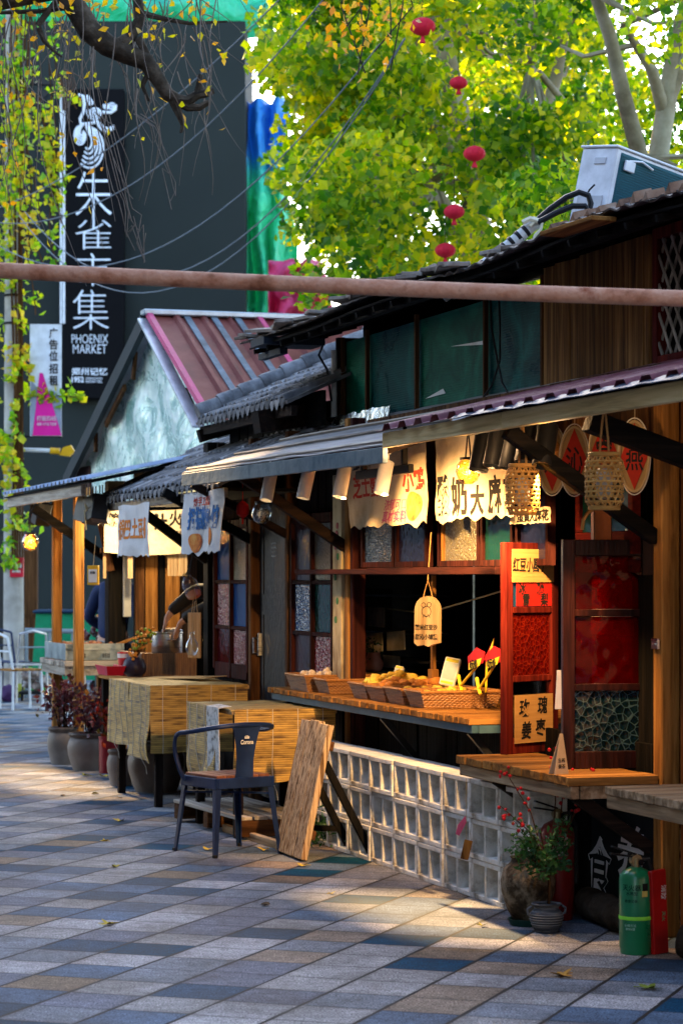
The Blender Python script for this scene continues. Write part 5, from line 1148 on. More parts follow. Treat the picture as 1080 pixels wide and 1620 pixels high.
# jar lanterns
def jar(px, py, y, r, label, lit, en=6):
    c = P(px, py, y); t = thing('jar_lantern', label, 'lantern', tuple(c))
    mb = MB(); mb.lathe([(r*.35, -r*.98), (r*.75, -r*.72), (r, 0), (r*.85, r*.55), (r*.62, r*.85), (r*.62, r*1.0)], 24, cap=False); mb.build('jar', clear('jar_glass_lit', (1, .72, .28), .12) if lit else clear('jar_glass', (.88, .92, .92), .35), t, False, sharp=70)
    mb = MB(); mb.lathe([(r*.66, r*.92), (r*.66, r*1.12), (r*.5, r*1.14), (.001, r*1.14)], 20); mb.tube([(-r*.6, 0, r), (-r*.2, 0, r*2.6), (0, 0, r*3.4), (r*.2, 0, r*2.6), (r*.6, 0, r)], .004, 5); mb.build('lid_hanger', flat('dark_cord', (.03, .025, .02)), t, False)
    mb = MB(); pp = Vector((0, 0, 0)); path = []
    for i in range(70):
        d = Vector((rnd.gauss(0, 1), rnd.gauss(0, 1), rnd.gauss(0, 1))).normalized()*r*.74*rnd.random()**.3; path.append(d)
        if lit: mb.ico(d, r*.12, 1)
    if lit:
        mb.build('fairy_light', glow('fairy_light', (1, .50, .07), .42), t, False); lamp('POINT', FW(*c), en, (1, .6, .2), None, r*.6)
    mb = MB(); mb.tube([p*.95 for p in path[:40]], .0025, 4); mb.build('wire', flat('copper_wire', (.4, .28, .15), .4, .8) if lit else flat('silver_wire', (.5, .5, .5), .4, .8), t, False)
    return t
jar(740, 746, -.10, .058, 'lit amber jar lantern of fairy lights before the black lettered cloth', True, 3)
jar(48, 858, -.42, .072, 'lit jar lantern at the far end of the stall row by the pole', True, 5)
jar(414, 812, -.12, .062, 'unlit clear jar lantern hanging in front of the black door', False)
c = P(384, 806, -.05); t = thing('paper_lantern', 'tiny red paper lantern beside the unlit jar by the black door', 'lantern', tuple(c))
mb = MB(); mb.lathe([(.012, -.05), (.036, -.03), (.04, 0), (.036, .03), (.012, .05)], 14); mb.tube([(0, 0, .05), (0, 0, .2)], .002, 4); mb.tube([(0, 0, -.05), (0, 0, -.09)], .006, 5); mb.build('shade', flat('lantern_red', (.5, .012, .012), .6), t, False)
# bamboo lanterns: woven skin over a pale inner tube
BAM = mk('bamboo_strip', [(.30, .13, .028), (.50, .26, .065), (.60, .36, .11)], scale=6, rough=.5, bump=.1, rand=.15)
def basket_lantern(px, py, y, r, h, label):
    c = P(px, py, y); t = thing('bamboo_lantern', label, 'lantern', tuple(c)); mb = MB()
    def rad(v): return r*(1 if .12 < v < .88 else (.80 + .2*min(v, 1-v)/.12))
    N = 16
    for i in range(N):
        for s in (1, -1):
            pts = []
            for k in range(17):
                v = k/16; a = 6.283*i/N + s*v*1.35; rr = rad(v) + .0015*s; pts.append(Vector((rr*math.cos(a), rr*math.sin(a), -h/2 + h*v)))
            for p, q in zip(pts, pts[1:]):
                n_ = Vector((p.x, p.y, 0)).normalized(); tdir = (q - p).normalized(); w = n_.cross(tdir)*.0034
                f4 = [mb.bm.verts.new(x) for x in (p - w, p + w, q + w, q - w)]; mb.bm.faces.new(f4)
    for k in range(1, 10):
        v = k/10; z = -h/2 + h*v; rr = rad(v)
        mb.lathe([(rr + .0005, z - .0035), (rr + .0025, z), (rr + .0005, z + .0035)], 32, cap=False)
    mb.build('woven_skin', BAM, t, False, sharp=80)
    mb = MB()
    for z in (-h/2 - .012, h/2): mb.lathe([(r*.80, z), (r*.84, z + .003), (r*.84, z + .014), (r*.80, z + .016), (r*.74, z + .014), (r*.74, z + .003)], 32, cap=False)
    mb.lathe([(r*.8, -h/2 - .012), (r*.8, -h/2 - .006)], 32); mb.build('rim', BAM, t, False)
    mb = MB(); mb.lathe([(r*.30, -h*.35), (r*.42, -h*.3), (r*.42, h*.22), (r*.30, h*.27)], 20); mb.build('inner_tube', flat('milk_glass', (.42, .42, .40), .4), t, False, sharp=60)
    mb = MB()
    for s in (-1, 1): mb.tube([(s*r*.6, 0, h/2 + .005), (s*r*.5, 0, h/2 + .06), (s*.008, 0, h/2 + .17), (0, 0, h/2 + .24)], .0045, 6)
    mb.tube([(0, 0, h/2 + .24), (0, 0, h/2 + .29)], .003, 5); mb.build('rope', flat('hemp_rope', (.36, .20, .07), .9, bump=.5), t, False)
    return t
basket_lantern(826, 775, -.26, .070, .185, 'left bamboo lantern, woven, hanging before the black lettered cloth')
basket_lantern(955, 762, -.30, .072, .190, 'right bamboo lantern, woven, hanging before the red diamond signs')
# oval trays with red diamond papers
for i, (px, py, s, lab) in enumerate(((873, 728, '泡', 'oval tray sign with red diamond paper, half hidden behind the black lamp'), (908, 728, '沁', 'oval tray sign with red diamond paper, crossed by the black bracket'), (955, 716, '窝', 'oval tray sign with red diamond paper, behind the right bamboo lantern'), (1003, 722, '燕', 'oval tray sign with red diamond paper and clear black character, nearest the post'))):
    y = .16; c = P(px, py, y); t = thing('oval_sign', lab, 'sign', tuple(c), R(52), group='oval trays with red diamond papers')
    rx_o, rz_o = .062, .145; ov = lambda k, f=1.: (rx_o*f*math.cos(6.283*k/36), rz_o*f*math.copysign(abs(math.sin(6.283*k/36))**1.0, math.sin(6.283*k/36)))
    mb = MB(); mb.prism([(ov(k)[0], 0, ov(k)[1]) for k in range(36)], (0, .012, 0)); mb.build('tray', flat('straw_tray', (.28, .18, .075), .8), t, False)
    mb = MB(); mb.tube([(ov(k)[0], -.006, ov(k)[1]) for k in range(36)], .006, 6, True); mb.build('rim', flat('pale_cane', (.34, .25, .13), .6), t, False)
    mb = MB(); mb.tube([(ov(k, 1.09)[0], -.004, ov(k, 1.09)[1]) for k in range(36)], .0028, 5, True); mb.build('wire_light', flat('clear_wire', (.5, .48, .42), .25), t, False)
    mb = MB(); mb.prism([(0, -.004, .138), (.057, -.004, 0), (0, -.004, -.138), (-.057, -.004, 0)], (0, .003, 0)); mb.build('red_paper', flat('red_paper', (.30, .015, .006), .7), t, False)
    text(s, .125, INK, t, (0, -.0055, 0), RS, 'lettering', .0008, .012, .62, absf=False)
    mb = MB(); mb.tube([(0, .004, rz_o), (0, .004, rz_o + .16)], .002, 4); mb.build('string', flat('twine', (.35, .27, .16), .9), t, False)
# hanging engraved board and its post at the counter
c = P(674, 983, .10); t = thing('engraved_board', 'round topped engraved wooden board hanging over the wicker baskets', 'sign', tuple(c), R(42))
mb = MB(); pr = []
for k in range(13): a = math.pi*k/12; pr.append((.068*math.cos(a), 0, .055 + .072*math.sin(a)))
pr += [(-.070, 0, -.11), (-.05, 0, -.125), (-.02, 0, -.118), (.01, 0, -.128), (.04, 0, -.115), (.066, 0, -.108)]
mb.prism(pr, (0, .035, 0)); mb.build('board', wood('pale', 'z'), t, False)
text('糯米红豆沙', .030, INK, t, (0, -.002, -.03), RS, 'lettering', .0006, .02, .85, absf=False); text('甜沁小铺糕', .030, INK, t, (0, -.002, -.078), RS, 'lettering', .0006, .02, .85, absf=False)
mb = MB()
for (x, z, r) in ((0, .05, .026), (-.016, .082, .012), (.016, .084, .012)): mb.tube([(x + r*math.cos(6.283*k/14), -.001, z + r*math.sin(6.283*k/14)) for k in range(14)], .0016, 4, True)
mb.tube([(-.02, -.001, .02), (-.01, -.001, .035), (0, -.001, .02), (.01, -.001, .035), (.02, -.001, .02)], .0016, 4); mb.build('drawing', INK, t, False)
mb = MB(); mb.tube([(-.03, .017, .11), (0, .017, .21), (.03, .017, .11)], .003, 5); mb.tube([(0, .017, .21), (0, .05, .45)], .003, 5); mb.build('rope', flat('hemp_rope', (.36, .20, .07), .9), t, False)
c = P(685, 1062, .45); mb = MB(); mb.box(c.x - .035, c.x + .035, .43, .47, .826, 1.0, .003); mb.box(c.x - .016, c.x + .016, .44, .46, 1.0, 1.51); single(mb, 'counter_post', WZ('honey'), 'slim wooden post standing on the counter behind the engraved board', 'post', (c.x, .45, .826))
# the two red glazed sashes on the ledge
def sash(label, b, rz, hs, glass, cards, h=.985, w=.405):
    t = thing('glazed_sash', label, 'window sash', b, rz); fr = MB(); d = .038; s = .052
    fr.box(-w/2, -w/2 + s, 0, d, 0, h, .003); fr.box(w/2 - s, w/2, 0, d, 0, h, .003)
    for z0, z1 in hs: fr.box(-w/2 + s + .001, w/2 - s - .001, .002, d - .002, z0, z1, .003)
    fr.build('frame', WZ('red') if 'left' in label else mk('dark_lacquer', [(.004, .001, .001), (.016, .003, .0025), (.045, .009, .006)], scale=2, st=(14, 14, 1), rough=.4, bump=.2, rand=.2, spec=.25), t, False)
    for k, g in enumerate(glass):
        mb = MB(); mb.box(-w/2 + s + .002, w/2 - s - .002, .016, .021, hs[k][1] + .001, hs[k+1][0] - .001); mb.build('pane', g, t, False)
    return t
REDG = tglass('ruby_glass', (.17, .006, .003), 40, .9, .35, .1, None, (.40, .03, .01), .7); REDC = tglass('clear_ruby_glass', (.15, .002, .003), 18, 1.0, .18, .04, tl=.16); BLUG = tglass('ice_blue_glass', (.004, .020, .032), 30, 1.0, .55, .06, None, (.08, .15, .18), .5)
CLG = clear('old_clear_glass', (.62, .72, .72), .12); BLC = tglass('blue_clear', (.02, .12, .25), 8, .2, .4)
CARD = mk('corrugated_card', [(.40, .21, .07), (.50, .28, .10)], scale=1.2, st=(1, 1, 90), rough=.85, bump=.3, bst=(1, 1, 200))
HS = [(0, .075), (.335, .365), (.655, .685), (.915, .985)]
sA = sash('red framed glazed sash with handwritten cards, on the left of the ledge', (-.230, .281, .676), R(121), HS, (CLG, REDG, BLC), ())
def card(t, x0, x1, z0, z1, m, rows, y=-.004, name='card'):
    mb = MB(); mb.box(x0, x1, y - .002, y, z0, z1); mb.build(name, m, t, False)
    for (s, x, z, size, sxx) in rows: text(s, size, INK, t, (x, y - .003, z), RS, 'lettering', .0006, .022, sxx, .12, absf=False)
card(sA, -.168, .158, .80, .955, CARD, (('红豆小圆子', -.035, .882, .070, .74),))
card(sA, -.125, .150, .688, .80, flat('red_card', (.36, .012, .010), .6), (('冰', -.08, .772, .062, .9), ('糖', .06, .772, .062, .9), ('雪', -.05, .718, .062, .9), ('梨', .09, .718, .062, .9)), .004)
card(sA, -.148, .150, .05, .275, CARD, (('玫', -.075, .215, .085, .9), ('瑰', .065, .222, .085, .9), ('姜', -.06, .11, .085, .9), ('枣', .05, .118, .085, .9)))
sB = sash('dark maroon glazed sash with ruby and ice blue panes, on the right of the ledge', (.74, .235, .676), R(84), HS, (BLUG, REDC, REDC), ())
qf = PX(962, .66); mb = MB(); mb.lathe([(.078, 0), (.074, .010), (.02, .016)], 28, (0, 0, .50), Vector((1, 0, 0))); mb.bar((0, 0, .415), (0, 0, 0), .012, .014); single(mb, 'round_fan', flat('black_lacquer', (.010, .005, .005), .4), 'round dark fan standing behind the middle ruby pane of the right sash', 'fan', (.645, qf.y, .676), 0, absf=False)
mb = MB(); mb.lathe([(.05, 0), (.075, .04), (.08, .12), (.06, .18), (.04, .2), (.001, .2)], 20); [setattr(v, 'co', v.co*.8) for v in mb.bm.verts]; single(mb, 'red_jar', flat('red_lacquer', (.42, .02, .03), .4), 'red lacquer jar seen through the ruby pane of the right sash', 'jar', (.56, PX(935, .56).y + .03, .676), absf=False)
# bent strip on top, price slips
mb = MB(); pts = [PX(920, .70, 838), PX(922, .70, 822), PX(930, .70, 810), PX(938, .70, 806)]
mb.tube([p for p in pts], .008, 6); tt = thing('copper_scoop', 'copper scoop standing upright behind the top of the right sash', 'scoop', tuple(PX(940, .66, 840)))
mb.build('handle', flat('bright_brass', (.62, .40, .14), .3, .8), tt); a = PX(936, .64, 842); c = PX(965, .64, 806)
mb = MB(); mb.box(.62, .66, a.y, c.y, a.z - .05, c.z, .006); mb.build('blade', flat('copper', (.30, .12, .05), .35, .7), tt)
q = PX(886, .82, 1090); mb = MB(); mb.box(.80, .802, q.y - .012, q.y + .016, .676, 1.15); mb.bm.clear(); mb.prism([(.80, q.y - .018, .94), (.80, q.y + .012, .94), (.80, q.y + .010, 1.105), (.80, q.y - .008, 1.105)], (.003, 0, 0)); single(mb, 'paper_slip', flat('white_paper', (.58, .56, .60), .8), 'white paper slip pinned to the edge of the right sash', 'paper', (.80, q.y, .94))
q = PX(885, .95, 1205); t = thing('tent_card', 'folded brown price card standing on the plank ledge', 'card', (.95, q.y, .676))
mb = MB(); mb.prism([(.02, -.035, 0), (.02, .03, 0), (0, .012, .17), (0, .0, .17)], (.004, 0, 0)); mb.prism([(-.04, -.035, 0), (-.04, .03, 0), (-.004, .012, .17), (-.004, 0, .17)], (.004, 0, 0)); mb.build('card', flat('brown_card', (.42, .30, .18), .8), t, False)
text('生榨', .02, INK, t, (.018, .0, .06), RX, 'lettering', .0005, .01, .8, absf=False); text('姜茶', .02, INK, t, (.021, .0, .035), RX, 'lettering', .0005, .01, .8, absf=False)
# ------------------------------------------------------------------ wicker baskets and fried food
WK = weave('wicker', (.10, .035, .010), (.34, .15, .045), 110, 'z', .45)
def basket(x, y, w, d, h, z, label, rz=0, grp='wicker baskets on the counter'):
    t = thing('wicker_basket', label, 'basket', (x, y, z), rz, grp); mb = MB(); fl = .028
    bo = [(-w/2 + fl, -d/2 + fl), (w/2 - fl, -d/2 + fl), (w/2 - fl, d/2 - fl), (-w/2 + fl, d/2 - fl)]; to = [(-w/2, -d/2), (w/2, -d/2), (w/2, d/2), (-w/2, d/2)]
    for k in range(4):
        a, c, e, g = bo[k], bo[(k+1) % 4], to[(k+1) % 4], to[k]; nn = max(8, int(math.hypot(c[0]-a[0], c[1]-a[1])/.012)); 
        # upright stakes with woven weft bulging round them
        def f(u, v):
            p = Vector((a[0] + (c[0]-a[0])*u, a[1] + (c[1]-a[1])*u, 0)).lerp(Vector((g[0] + (e[0]-g[0])*u, g[1] + (e[1]-g[1])*u, h)), v)
            nr = Vector((c[1]-a[1], -(c[0]-a[0]), 0)).normalized(); row = int(v*8.99)
            return p + nr*.003*math.sin(u*nn*3.14 + row*3.14)
        mb.sheet(nn*3, 18, f, .004)
    mb.box(-w/2 + fl, w/2 - fl, -d/2 + fl, d/2 - fl, .001, .006); mb.build('woven_body', WK, t, False, sharp=50)
    mb = MB(); ring = []
    for k in range(4):
        a, c = to[k], to[(k+1) % 4]
        for i in range(14): ring.append((a[0] + (c[0]-a[0])*i/14, a[1] + (c[1]-a[1])*i/14, h + .003*math.sin(i*3.14)))
    mb.tube(ring, .0085, 7, True); mb.build('rim', mk('cane_rim', [(.18, .065, .02), (.40, .19, .06)], scale=60, rough=.4, bump=.4), t, False); return t
cz = .828
bsk = []
for (px, lab) in ((466, 'farthest wicker basket, holding pale floury balls'), (506, 'wicker basket overlapping the floury balls, second from the far end')):
    pass
def food(name, label, x, y, w, d, n, m, r, z, sq=(1, 1, .75), jit=.4, h=.05, cat='food'):
    mb = MB()
    for i in range(n): 
        u, v = rnd.uniform(-1, 1), rnd.uniform(-1, 1)
        mb.ico((u*w/2, v*d/2, h*rnd.uniform(.3, 1)*(1 - .35*max(abs(u), abs(v)))), r*rnd.uniform(.8, 1.15), 2, sq, jit)
    return single(mb, name, m, label, cat, (x, y, z), absf=False, sharp=80)
FLO = mk('floury_crumb', [(.55, .40, .28), (.75, .64, .52)], scale=40, rough=.9, bump=.6); YEL = mk('fried_yellow', [(.50, .27, .03), (.70, .45, .06), (.75, .55, .14)], scale=25, rough=.6, bump=.5); ORG = mk('fried_orange', [(.34, .11, .02), (.55, .22, .05)], scale=30, rough=.6, bump=.6)
basket(-3.42, .30, .40, .46, .092, cz, 'farthest wicker basket, heaped with pale floury balls'); food('floury_balls', 'pale floury balls heaped in the farthest wicker basket', -3.42, .30, .28, .36, 90, FLO, .023, cz + .05, (1, 1, .9), .2, .07)
basket(-3.05, .33, .26, .44, .080, cz, 'wicker basket half overlapping the floury balls, second from the far end')
for i, px in enumerate((579, 607, 637, 671)):
    x = P(px, 1110, .13).x
    basket(x - .145, .34, .285, .44, .084 - .006*(i == 1), cz, ('wicker basket of yellow fried cakes, beside the small vase and scale', 'wicker basket of orange fried cakes, between the yellow ones', 'narrow visible wicker basket second from the red sash', 'nearest wicker basket, partly hidden by the red sash')[i], R(rnd.uniform(-2, 2)))
    food('fried_cakes', ('golden fried cakes piled in the basket next to the vase', 'orange brown fried cakes in the middle wicker basket', 'flat yellow fried pieces in the second nearest basket', 'yellow fried pieces in the nearest basket below the price sticks')[i], x - .145, .34, .19, .32, (46, 40, 34, 44)[i], (YEL, ORG, YEL, YEL)[i], (.032, .034, .022, .022)[i], cz + .035, (1, 1, .7), .35, (.11, .095, .06, .065)[i])
# scale, vase, price sticks, payment stand, notes on the back shelf
q = P(606, 1062, .66); t = thing('weighing_scale', 'flat steel weighing scale on the counter behind the baskets', 'scale', (q.x - .1, .66, cz))
mb = MB(); mb.box(-.22, .22, -.12, .12, 0, .05, .008); mb.build('base', flat('cream_plastic', (.45, .44, .40), .5), t, False); mb = MB(); mb.lathe([(.03, .05), (.03, .085), (.17, .088), (.18, .10), (.17, .095), (.001, .093)], 28); mb.build('pan', STEEL, t, False)
mb = MB(); mb.prism([(.22, -.05, 0), (.22, .05, 0), (.30, .05, .10), (.30, -.05, .10)], (.03, 0, 0)); mb.build('display', flat('pale_grey_plastic', (.42, .38, .33), .5), t, False)
vz = thing('flower_vase', 'small pink ribbed vase of creamy blossoms standing on the scale', 'vase', (P(591, 1040, .62).x, .62, cz + .10))
pr = [(.034, 0), (.046, .012)] + [(.05 + .008*math.sin(k*.42) + .0014*math.sin(k*3.1), .015 + k*.0078) for k in range(11)] + [(.036, .108), (.04, .115), (.034, .115), (.03, .09), (.001, .09)]
mb = MB(); mb.lathe(pr, 26); mb.build('vase', mk('pink_clay', [(.42, .18, .14), (.55, .29, .23)], scale=8, rough=.6), vz, False, sharp=60)
mb = MB(); pts = []; hd = []
for i in range(34):
    e = Vector((-.05 + rnd.gauss(0, .055), -.05 + rnd.gauss(0, .05), .13 + rnd.gauss(0, .038))); hd.append(e)
    if i % 2 == 0: mb.tube([(0, 0, .09), (e.x*.5, e.y*.5, .14), e], .0016, 4)
    for k in range(7): pts.append(e + Vector((rnd.gauss(0, .014), rnd.gauss(0, .014), rnd.gauss(0, .012))))
mb.build('stem', flat('stem_green', (.04, .10, .03)), vz, False); leafmesh('foliage', GRL, vz, pts, .02, .6, False)
mb = MB()
for e in hd: mb.ico(e, rnd.uniform(.008, .0125), 1, (1, 1, .9), .3)
mb.build('blossom', mk('cream_petal', [(.60, .40, .26), (.76, .66, .48)], scale=60, rough=.8), vz, False)
def stand(px, py, y, label, w, h, rz):
    p = P(px, py, y); t = thing('payment_stand', label, 'payment stand', (p.x, y, p.z - h/2), rz); ro = Euler((R(-18), R(10), 0)).to_matrix()
    mb = MB(); mb.box(-w/2, w/2, -.014, .014, 0, h, .005, ro, (0, 0, 0)); mb.build('body', flat('white_plastic', (.62, .60, .56), .4), t, False)
    mb = MB(); mb.box(-w*.40, w*.40, -.0165, -.0145, h*.22, h*.80, 0, ro, (0, 0, 0)); mb.build('display', flat('grey_screen', (.36, .42, .45), .3), t, False)
    mb = MB(); mb.box(-w*.40, w*.40, -.0165, -.0145, h*.84, h*.95, 0, ro, (0, 0, 0)); mb.box(-w*.4, w*.4, -.0165, -.0145, h*.06, h*.14, 0, ro, (0, 0, 0)); mb.build('yellow_strip', flat('yellow_print', (.62, .50, .05), .5), t, False); return t
stand(706, 1062, .42, 'white payment stand tilted behind the baskets near the red sash', .085, .155, R(52)); stand(626, 1066, .45, 'small white payment stand beside the weighing scale', .05, .095, R(52))
YP = flat('yellow_plastic', (.62, .42, .02), .4); YC = flat('yellow_card', (.66, .58, .03), .6); RC = flat('red_card_print', (.40, .01, .012), .6)
for i, (px0, py0, px1, py1, lab) in enumerate(((728, 1085, 754, 1054, 'left price stick with red and yellow flag over the nearest basket'), (757, 1090, 782, 1052, 'right price stick with red and yellow flag beside the red sash'))):
    y = .33; a, c = P(px0, py0, y), P(px1, py1, y); t = thing('price_stick', lab, 'price tag', tuple(a), group='price sticks in the baskets')
    mb = MB(); mb.tube([a, c], .007, 8); mb.tube([a + Vector((-.03, 0, .055)), a + Vector((-.015, 0, .02)), a, a + Vector((.02, 0, -.025))], .009, 7); mb.build('stick', YP, t)
    mb = MB(); c2 = c + Vector((-.03, 0, -.01)); mb.prism([c2 + Vector((-.06, -.012, -.01)), c2 + Vector((.14, -.012, .03)), c2 + Vector((.17, -.012, .085)), c2 + Vector((.05, -.012, .105)), c2 + Vector((-.07, -.012, .055))], (0, .003, 0)); mb.build('red_flag', RC, t)
    mb = MB(); mb.prism([c2 + Vector((-.05, -.016, -.012)), c2 + Vector((.10, -.016, .015)), c2 + Vector((.13, -.016, .055)), c2 + Vector((-.045, -.016, .022))], (0, .003, 0)); mb.build('yellow_flag', YC, t)
    text(('8元/份', '10元/份')[i], .05, INK, t, c2 + Vector((.03, -.019, .02)), RS, 'lettering', .0006, .03, .75)
c = P(770, 1045, .45); t = thing('price_stick', 'tall price stick with pointed red and yellow pennant at the back', 'price tag', tuple(c), group='price sticks in the baskets')
mb = MB(); mb.prism([c + Vector((-.05, 0, .0)), c + Vector((.06, 0, .02)), c + Vector((.10, 0, .12))], (0, .003, 0)); mb.build('red_flag', RC, t); mb = MB(); mb.prism([c + Vector((.0, -.004, .012)), c + Vector((.07, -.004, .022)), c + Vector((.10, -.004, .115))], (0, .003, 0)); mb.build('yellow_flag', YC, t); mb = MB(); mb.tube([c, Vector((c.x - .02, .45, cz + .08))], .006, 6); mb.build('stick', YP, t)
nt = thing('note_shelf', 'dark rack with faded paper notes inside the shop window', 'rack', tuple(P(600, 1000, .93)))
a, c = P(582, 955, .95), P(640, 1045, .95)
mb = MB()
for z in (c.z, (a.z*.5 + c.z*.5), a.z + .06): mb.box(a.x - .1, c.x + .25, .95, 1.15, z - .012, z)
mb.box(a.x - .12, a.x - .1, .95, 1.15, .0, a.z + .1); mb.build('rack', BLACKM, nt)
for (p0, p1, q0, q1) in ((582, 608, 960, 992), (580, 605, 1000, 1032), (612, 640, 998, 1030), (606, 632, 1036, 1058)):
    A, C = P(p0, q0, .93), P(p1, q1, .93); mb = MB(); mb.box(A.x, C.x, .928, .932, C.z, A.z, 0, Euler((0, R(rnd.uniform(-3, 3)), 0)).to_matrix()); pn = mb.build('paper_note', flat('faded_paper', (.50, .40, .26), .9, var=.35), nt)
mb = MB(); a, c = P(560, 960, .9), P(690, 968, .9); mb.tube([P(612, 963, 1.0), P(655, 968, .8), P(700, 963, .6), P(800, 933, .3)], .005, 5); single(mb, 'slack_cord', flat('old_cord', (.28, .24, .12), .8), 'thin slack cord strung across the shop window opening', 'cord', tuple(P(700, 963, .6)))
# ------------------------------------------------------------------ bun stall counter things
q = PX(263, -6.95, 1035); t = thing('stock_pot', 'ribbed steel stock pot on the bamboo skirted counter', 'pot', (-6.92, q.y, .942))
mb = MB(); mb.lathe([(.108, 0), (.112, .006), (.112, .145), (.118, .15), (.118, .156), (.108, .156), (.105, .02), (.001, .02)], 32); mb.build('body', STEEL, t, False)
mb = MB()
mb.tube([(.112, -.03, .10), (.135, -.03, .10), (.135, .04, .10), (.112, .04, .10)], .006, 6); mb.build('handle', STEEL, t, False)
mb = MB(); mb.lathe([(.06, .1), (.075, .16), (.078, .175), (.074, .175), (.055, .1)], 24, (.01, .035, .0)); mb.build('steamer', STEEL, t, False)
mb = MB()
for i in range(9): mb.ico((.01 + rnd.uniform(-.04, .04), .035 + rnd.uniform(-.04, .04), .172), .022, 2, (1, 1, .7), .2)
single(mb, 'steamed_buns', flat('bun_dough', (.66, .56, .42), .8), 'pale buns heaped in the pot under the hands', 'food', (-6.92, q.y, .942), absf=False)
qv = PX(214, -6.85, 1060); t = thing('kumquat_vase', 'dark round vase holding kumquat twigs at the bamboo counter corner', 'vase', (-6.6, PX(213, -6.6).y, .79))
mb = MB(); mb.lathe([(.05, 0), (.08, .03), (.088, .07), (.07, .12), (.045, .14), (.04, .13), (.001, .12)], 24); mb.build('vase', flat('aubergine_glaze', (.025, .018, .028), .35), t, False, sharp=60)
mb = MB(); fr_ = []; fo = []; lf_ = []
for i in range(9):
    e = Vector((rnd.gauss(.0, .04), rnd.gauss(.03, .07), rnd.uniform(.2, .36))); pth = [Vector((0, 0, .12)), Vector((e.x*.4, e.y*.4, .2)), e]; mb.tube(pth, .003, 4)
    for k in range(6): (fo if e.z > .22 and k > 2 else fr_).append(pth[1].lerp(e, rnd.random()) + Vector((rnd.gauss(0, .016), rnd.gauss(0, .016), rnd.gauss(0, .012))))
    for k in range(4): lf_.append(pth[1].lerp(e, rnd.random()) + Vector((rnd.gauss(0, .02), rnd.gauss(0, .02), 0)))
for i in range(12): fr_.append(Vector((rnd.gauss(.02, .03), rnd.gauss(-.0, .04), .155 + rnd.gauss(0, .015))))
mb.build('twig', WZ('brown'), t, False); leafmesh('foliage', GRL, t, lf_, .03, .5, False)
for pts, m, nm in ((fr_, flat('kumquat_orange', (.62, .22, .02), .45), 'ripe_fruit'), (fo, flat('kumquat_green', (.25, .33, .03), .45), 'green_fruit')):
    mb = MB()
    for p in pts: mb.ico(p, rnd.uniform(.011, .016), 1)
    each(mb, nm, m, t, False)
c = P(172, 1078, -.34); t = thing('red_tray', 'red and white plastic tray at the corner of the draped table', 'tray', (P(172, 1078, -.34).x, -.34, .80))
mb = MB(); mb.prism([(-.24, -.07, 0), (.20, -.07, 0), (.26, -.10, .085), (-.30, -.10, .085)], (0, .01, 0)); mb.prism([(-.24, .12, 0), (.2, .12, 0), (.26, .15, .085), (-.3, .15, .085)], (0, .01, 0)); mb.prism([(.2, -.07, 0), (.2, .12, 0), (.26, .15, .085), (.26, -.1, .085)], (.01, 0, 0)); mb.box(-.24, .2, -.07, .12, 0, .008); [setattr(v, 'co', Vector((v.co.x*.7, v.co.y*.55, v.co.z*.8))) for v in mb.bm.verts]; mb.build('tray', flat('tray_red', (.52, .015, .03), .35), t, False)
mb = MB(); mb.box(-.22, .18, -.05, .10, .010, .068); [setattr(v, 'co', Vector((v.co.x*.7, v.co.y*.55, v.co.z*.8))) for v in mb.bm.verts]; mb.build('lining', flat('tray_white', (.6, .55, .5), .5), t, False)
q = PX(197, -6.7, 1040); t = thing('paper_cup', 'red striped paper cup beside the dark kumquat vase', 'cup', (-6.75, PX(198, -6.75).y, .79)); mb = MB(); mb.lathe([(.04, 0), (.055, .17), (.05, .17), (.036, .02), (.001, .02)], 20); mb.build('cup', flat('cup_red', (.55, .04, .04), .5), t, False); mb = MB(); mb.lathe([(.0545, .13), (.0555, .16)], 20, cap=False); mb.build('band', flat('cup_white', (.66, .62, .56), .5), t, False)
mb = MB(); q = P(148, 910, -.2); t = thing('payment_placard', 'yellow framed payment placard hanging from the dark stall post', 'placard', tuple(q), R(58)); mb.box(-.045, .045, -.012, .012, -.075, .075, .003); mb.build('frame', flat('placard_yellow', (.62, .36, .03), .5), t, False); mb = MB(); mb.box(-.034, .034, -.0145, -.0125, -.055, .045); mb.build('panel', flat('placard_white', (.62, .62, .6), .5), t, False); mb = MB(); mb.tube([(0, 0, .075), (.02, .0, .3)], .002, 4); mb.build('string', flat('twine', (.35, .27, .16), .9), t, False)
text('收款', .022, INK, t, (0, -.0155, .02), RS, 'lettering', .0005, .02, 1, absf=False)
# hanging bottle, tag board and glass bulb on the black post
c = P(302, 928, .02); t = thing('hanging_bottle', 'clear glass bottle hung on a black cord from the post', 'bottle', tuple(c)); mb = MB(); ro = Euler((R(25), R(25), 0)).to_matrix(); mb.lathe([(.001, -.08), (.045, -.08), (.055, -.06), (.055, .03), (.04, .06), (.028, .075), (.028, .10)], 22)
for v in mb.bm.verts: v.co = ro @ v.co
mb.build('glass', clear('jar_glass', (.88, .92, .92), .35), t, False, sharp=60); mb = MB()
for s in (-1, 1): mb.tube([ro @ Vector((s*.03, 0, .08)), (s*.01, 0, .16), (0, .02, .24)], .005, 6)
mb.build('cord', BLACKM, t, False); mb = MB(); mb.lathe([(.001, -.075), (.05, -.075), (.05, -.055)], 18)
for v in mb.bm.verts: v.co = ro @ v.co
mb.build('dried_petal', flat('dried_red', (.35, .08, .04), .8), t, False)
c = P(308, 1005, .04); t = thing('tag_board', 'plain wooden board hanging on a string beside the stock pot', 'board', tuple(c), R(60)); mb = MB(); mb.box(-.045, .045, -.01, .01, -.155, .155, .003); mb.build('board', WZ('pale'), t, False); mb = MB(); mb.tube([(-.02, 0, .155), (0, 0, .32), (.02, 0, .155)], .003, 5); mb.build('string', flat('twine', (.35, .27, .16), .9), t, False)
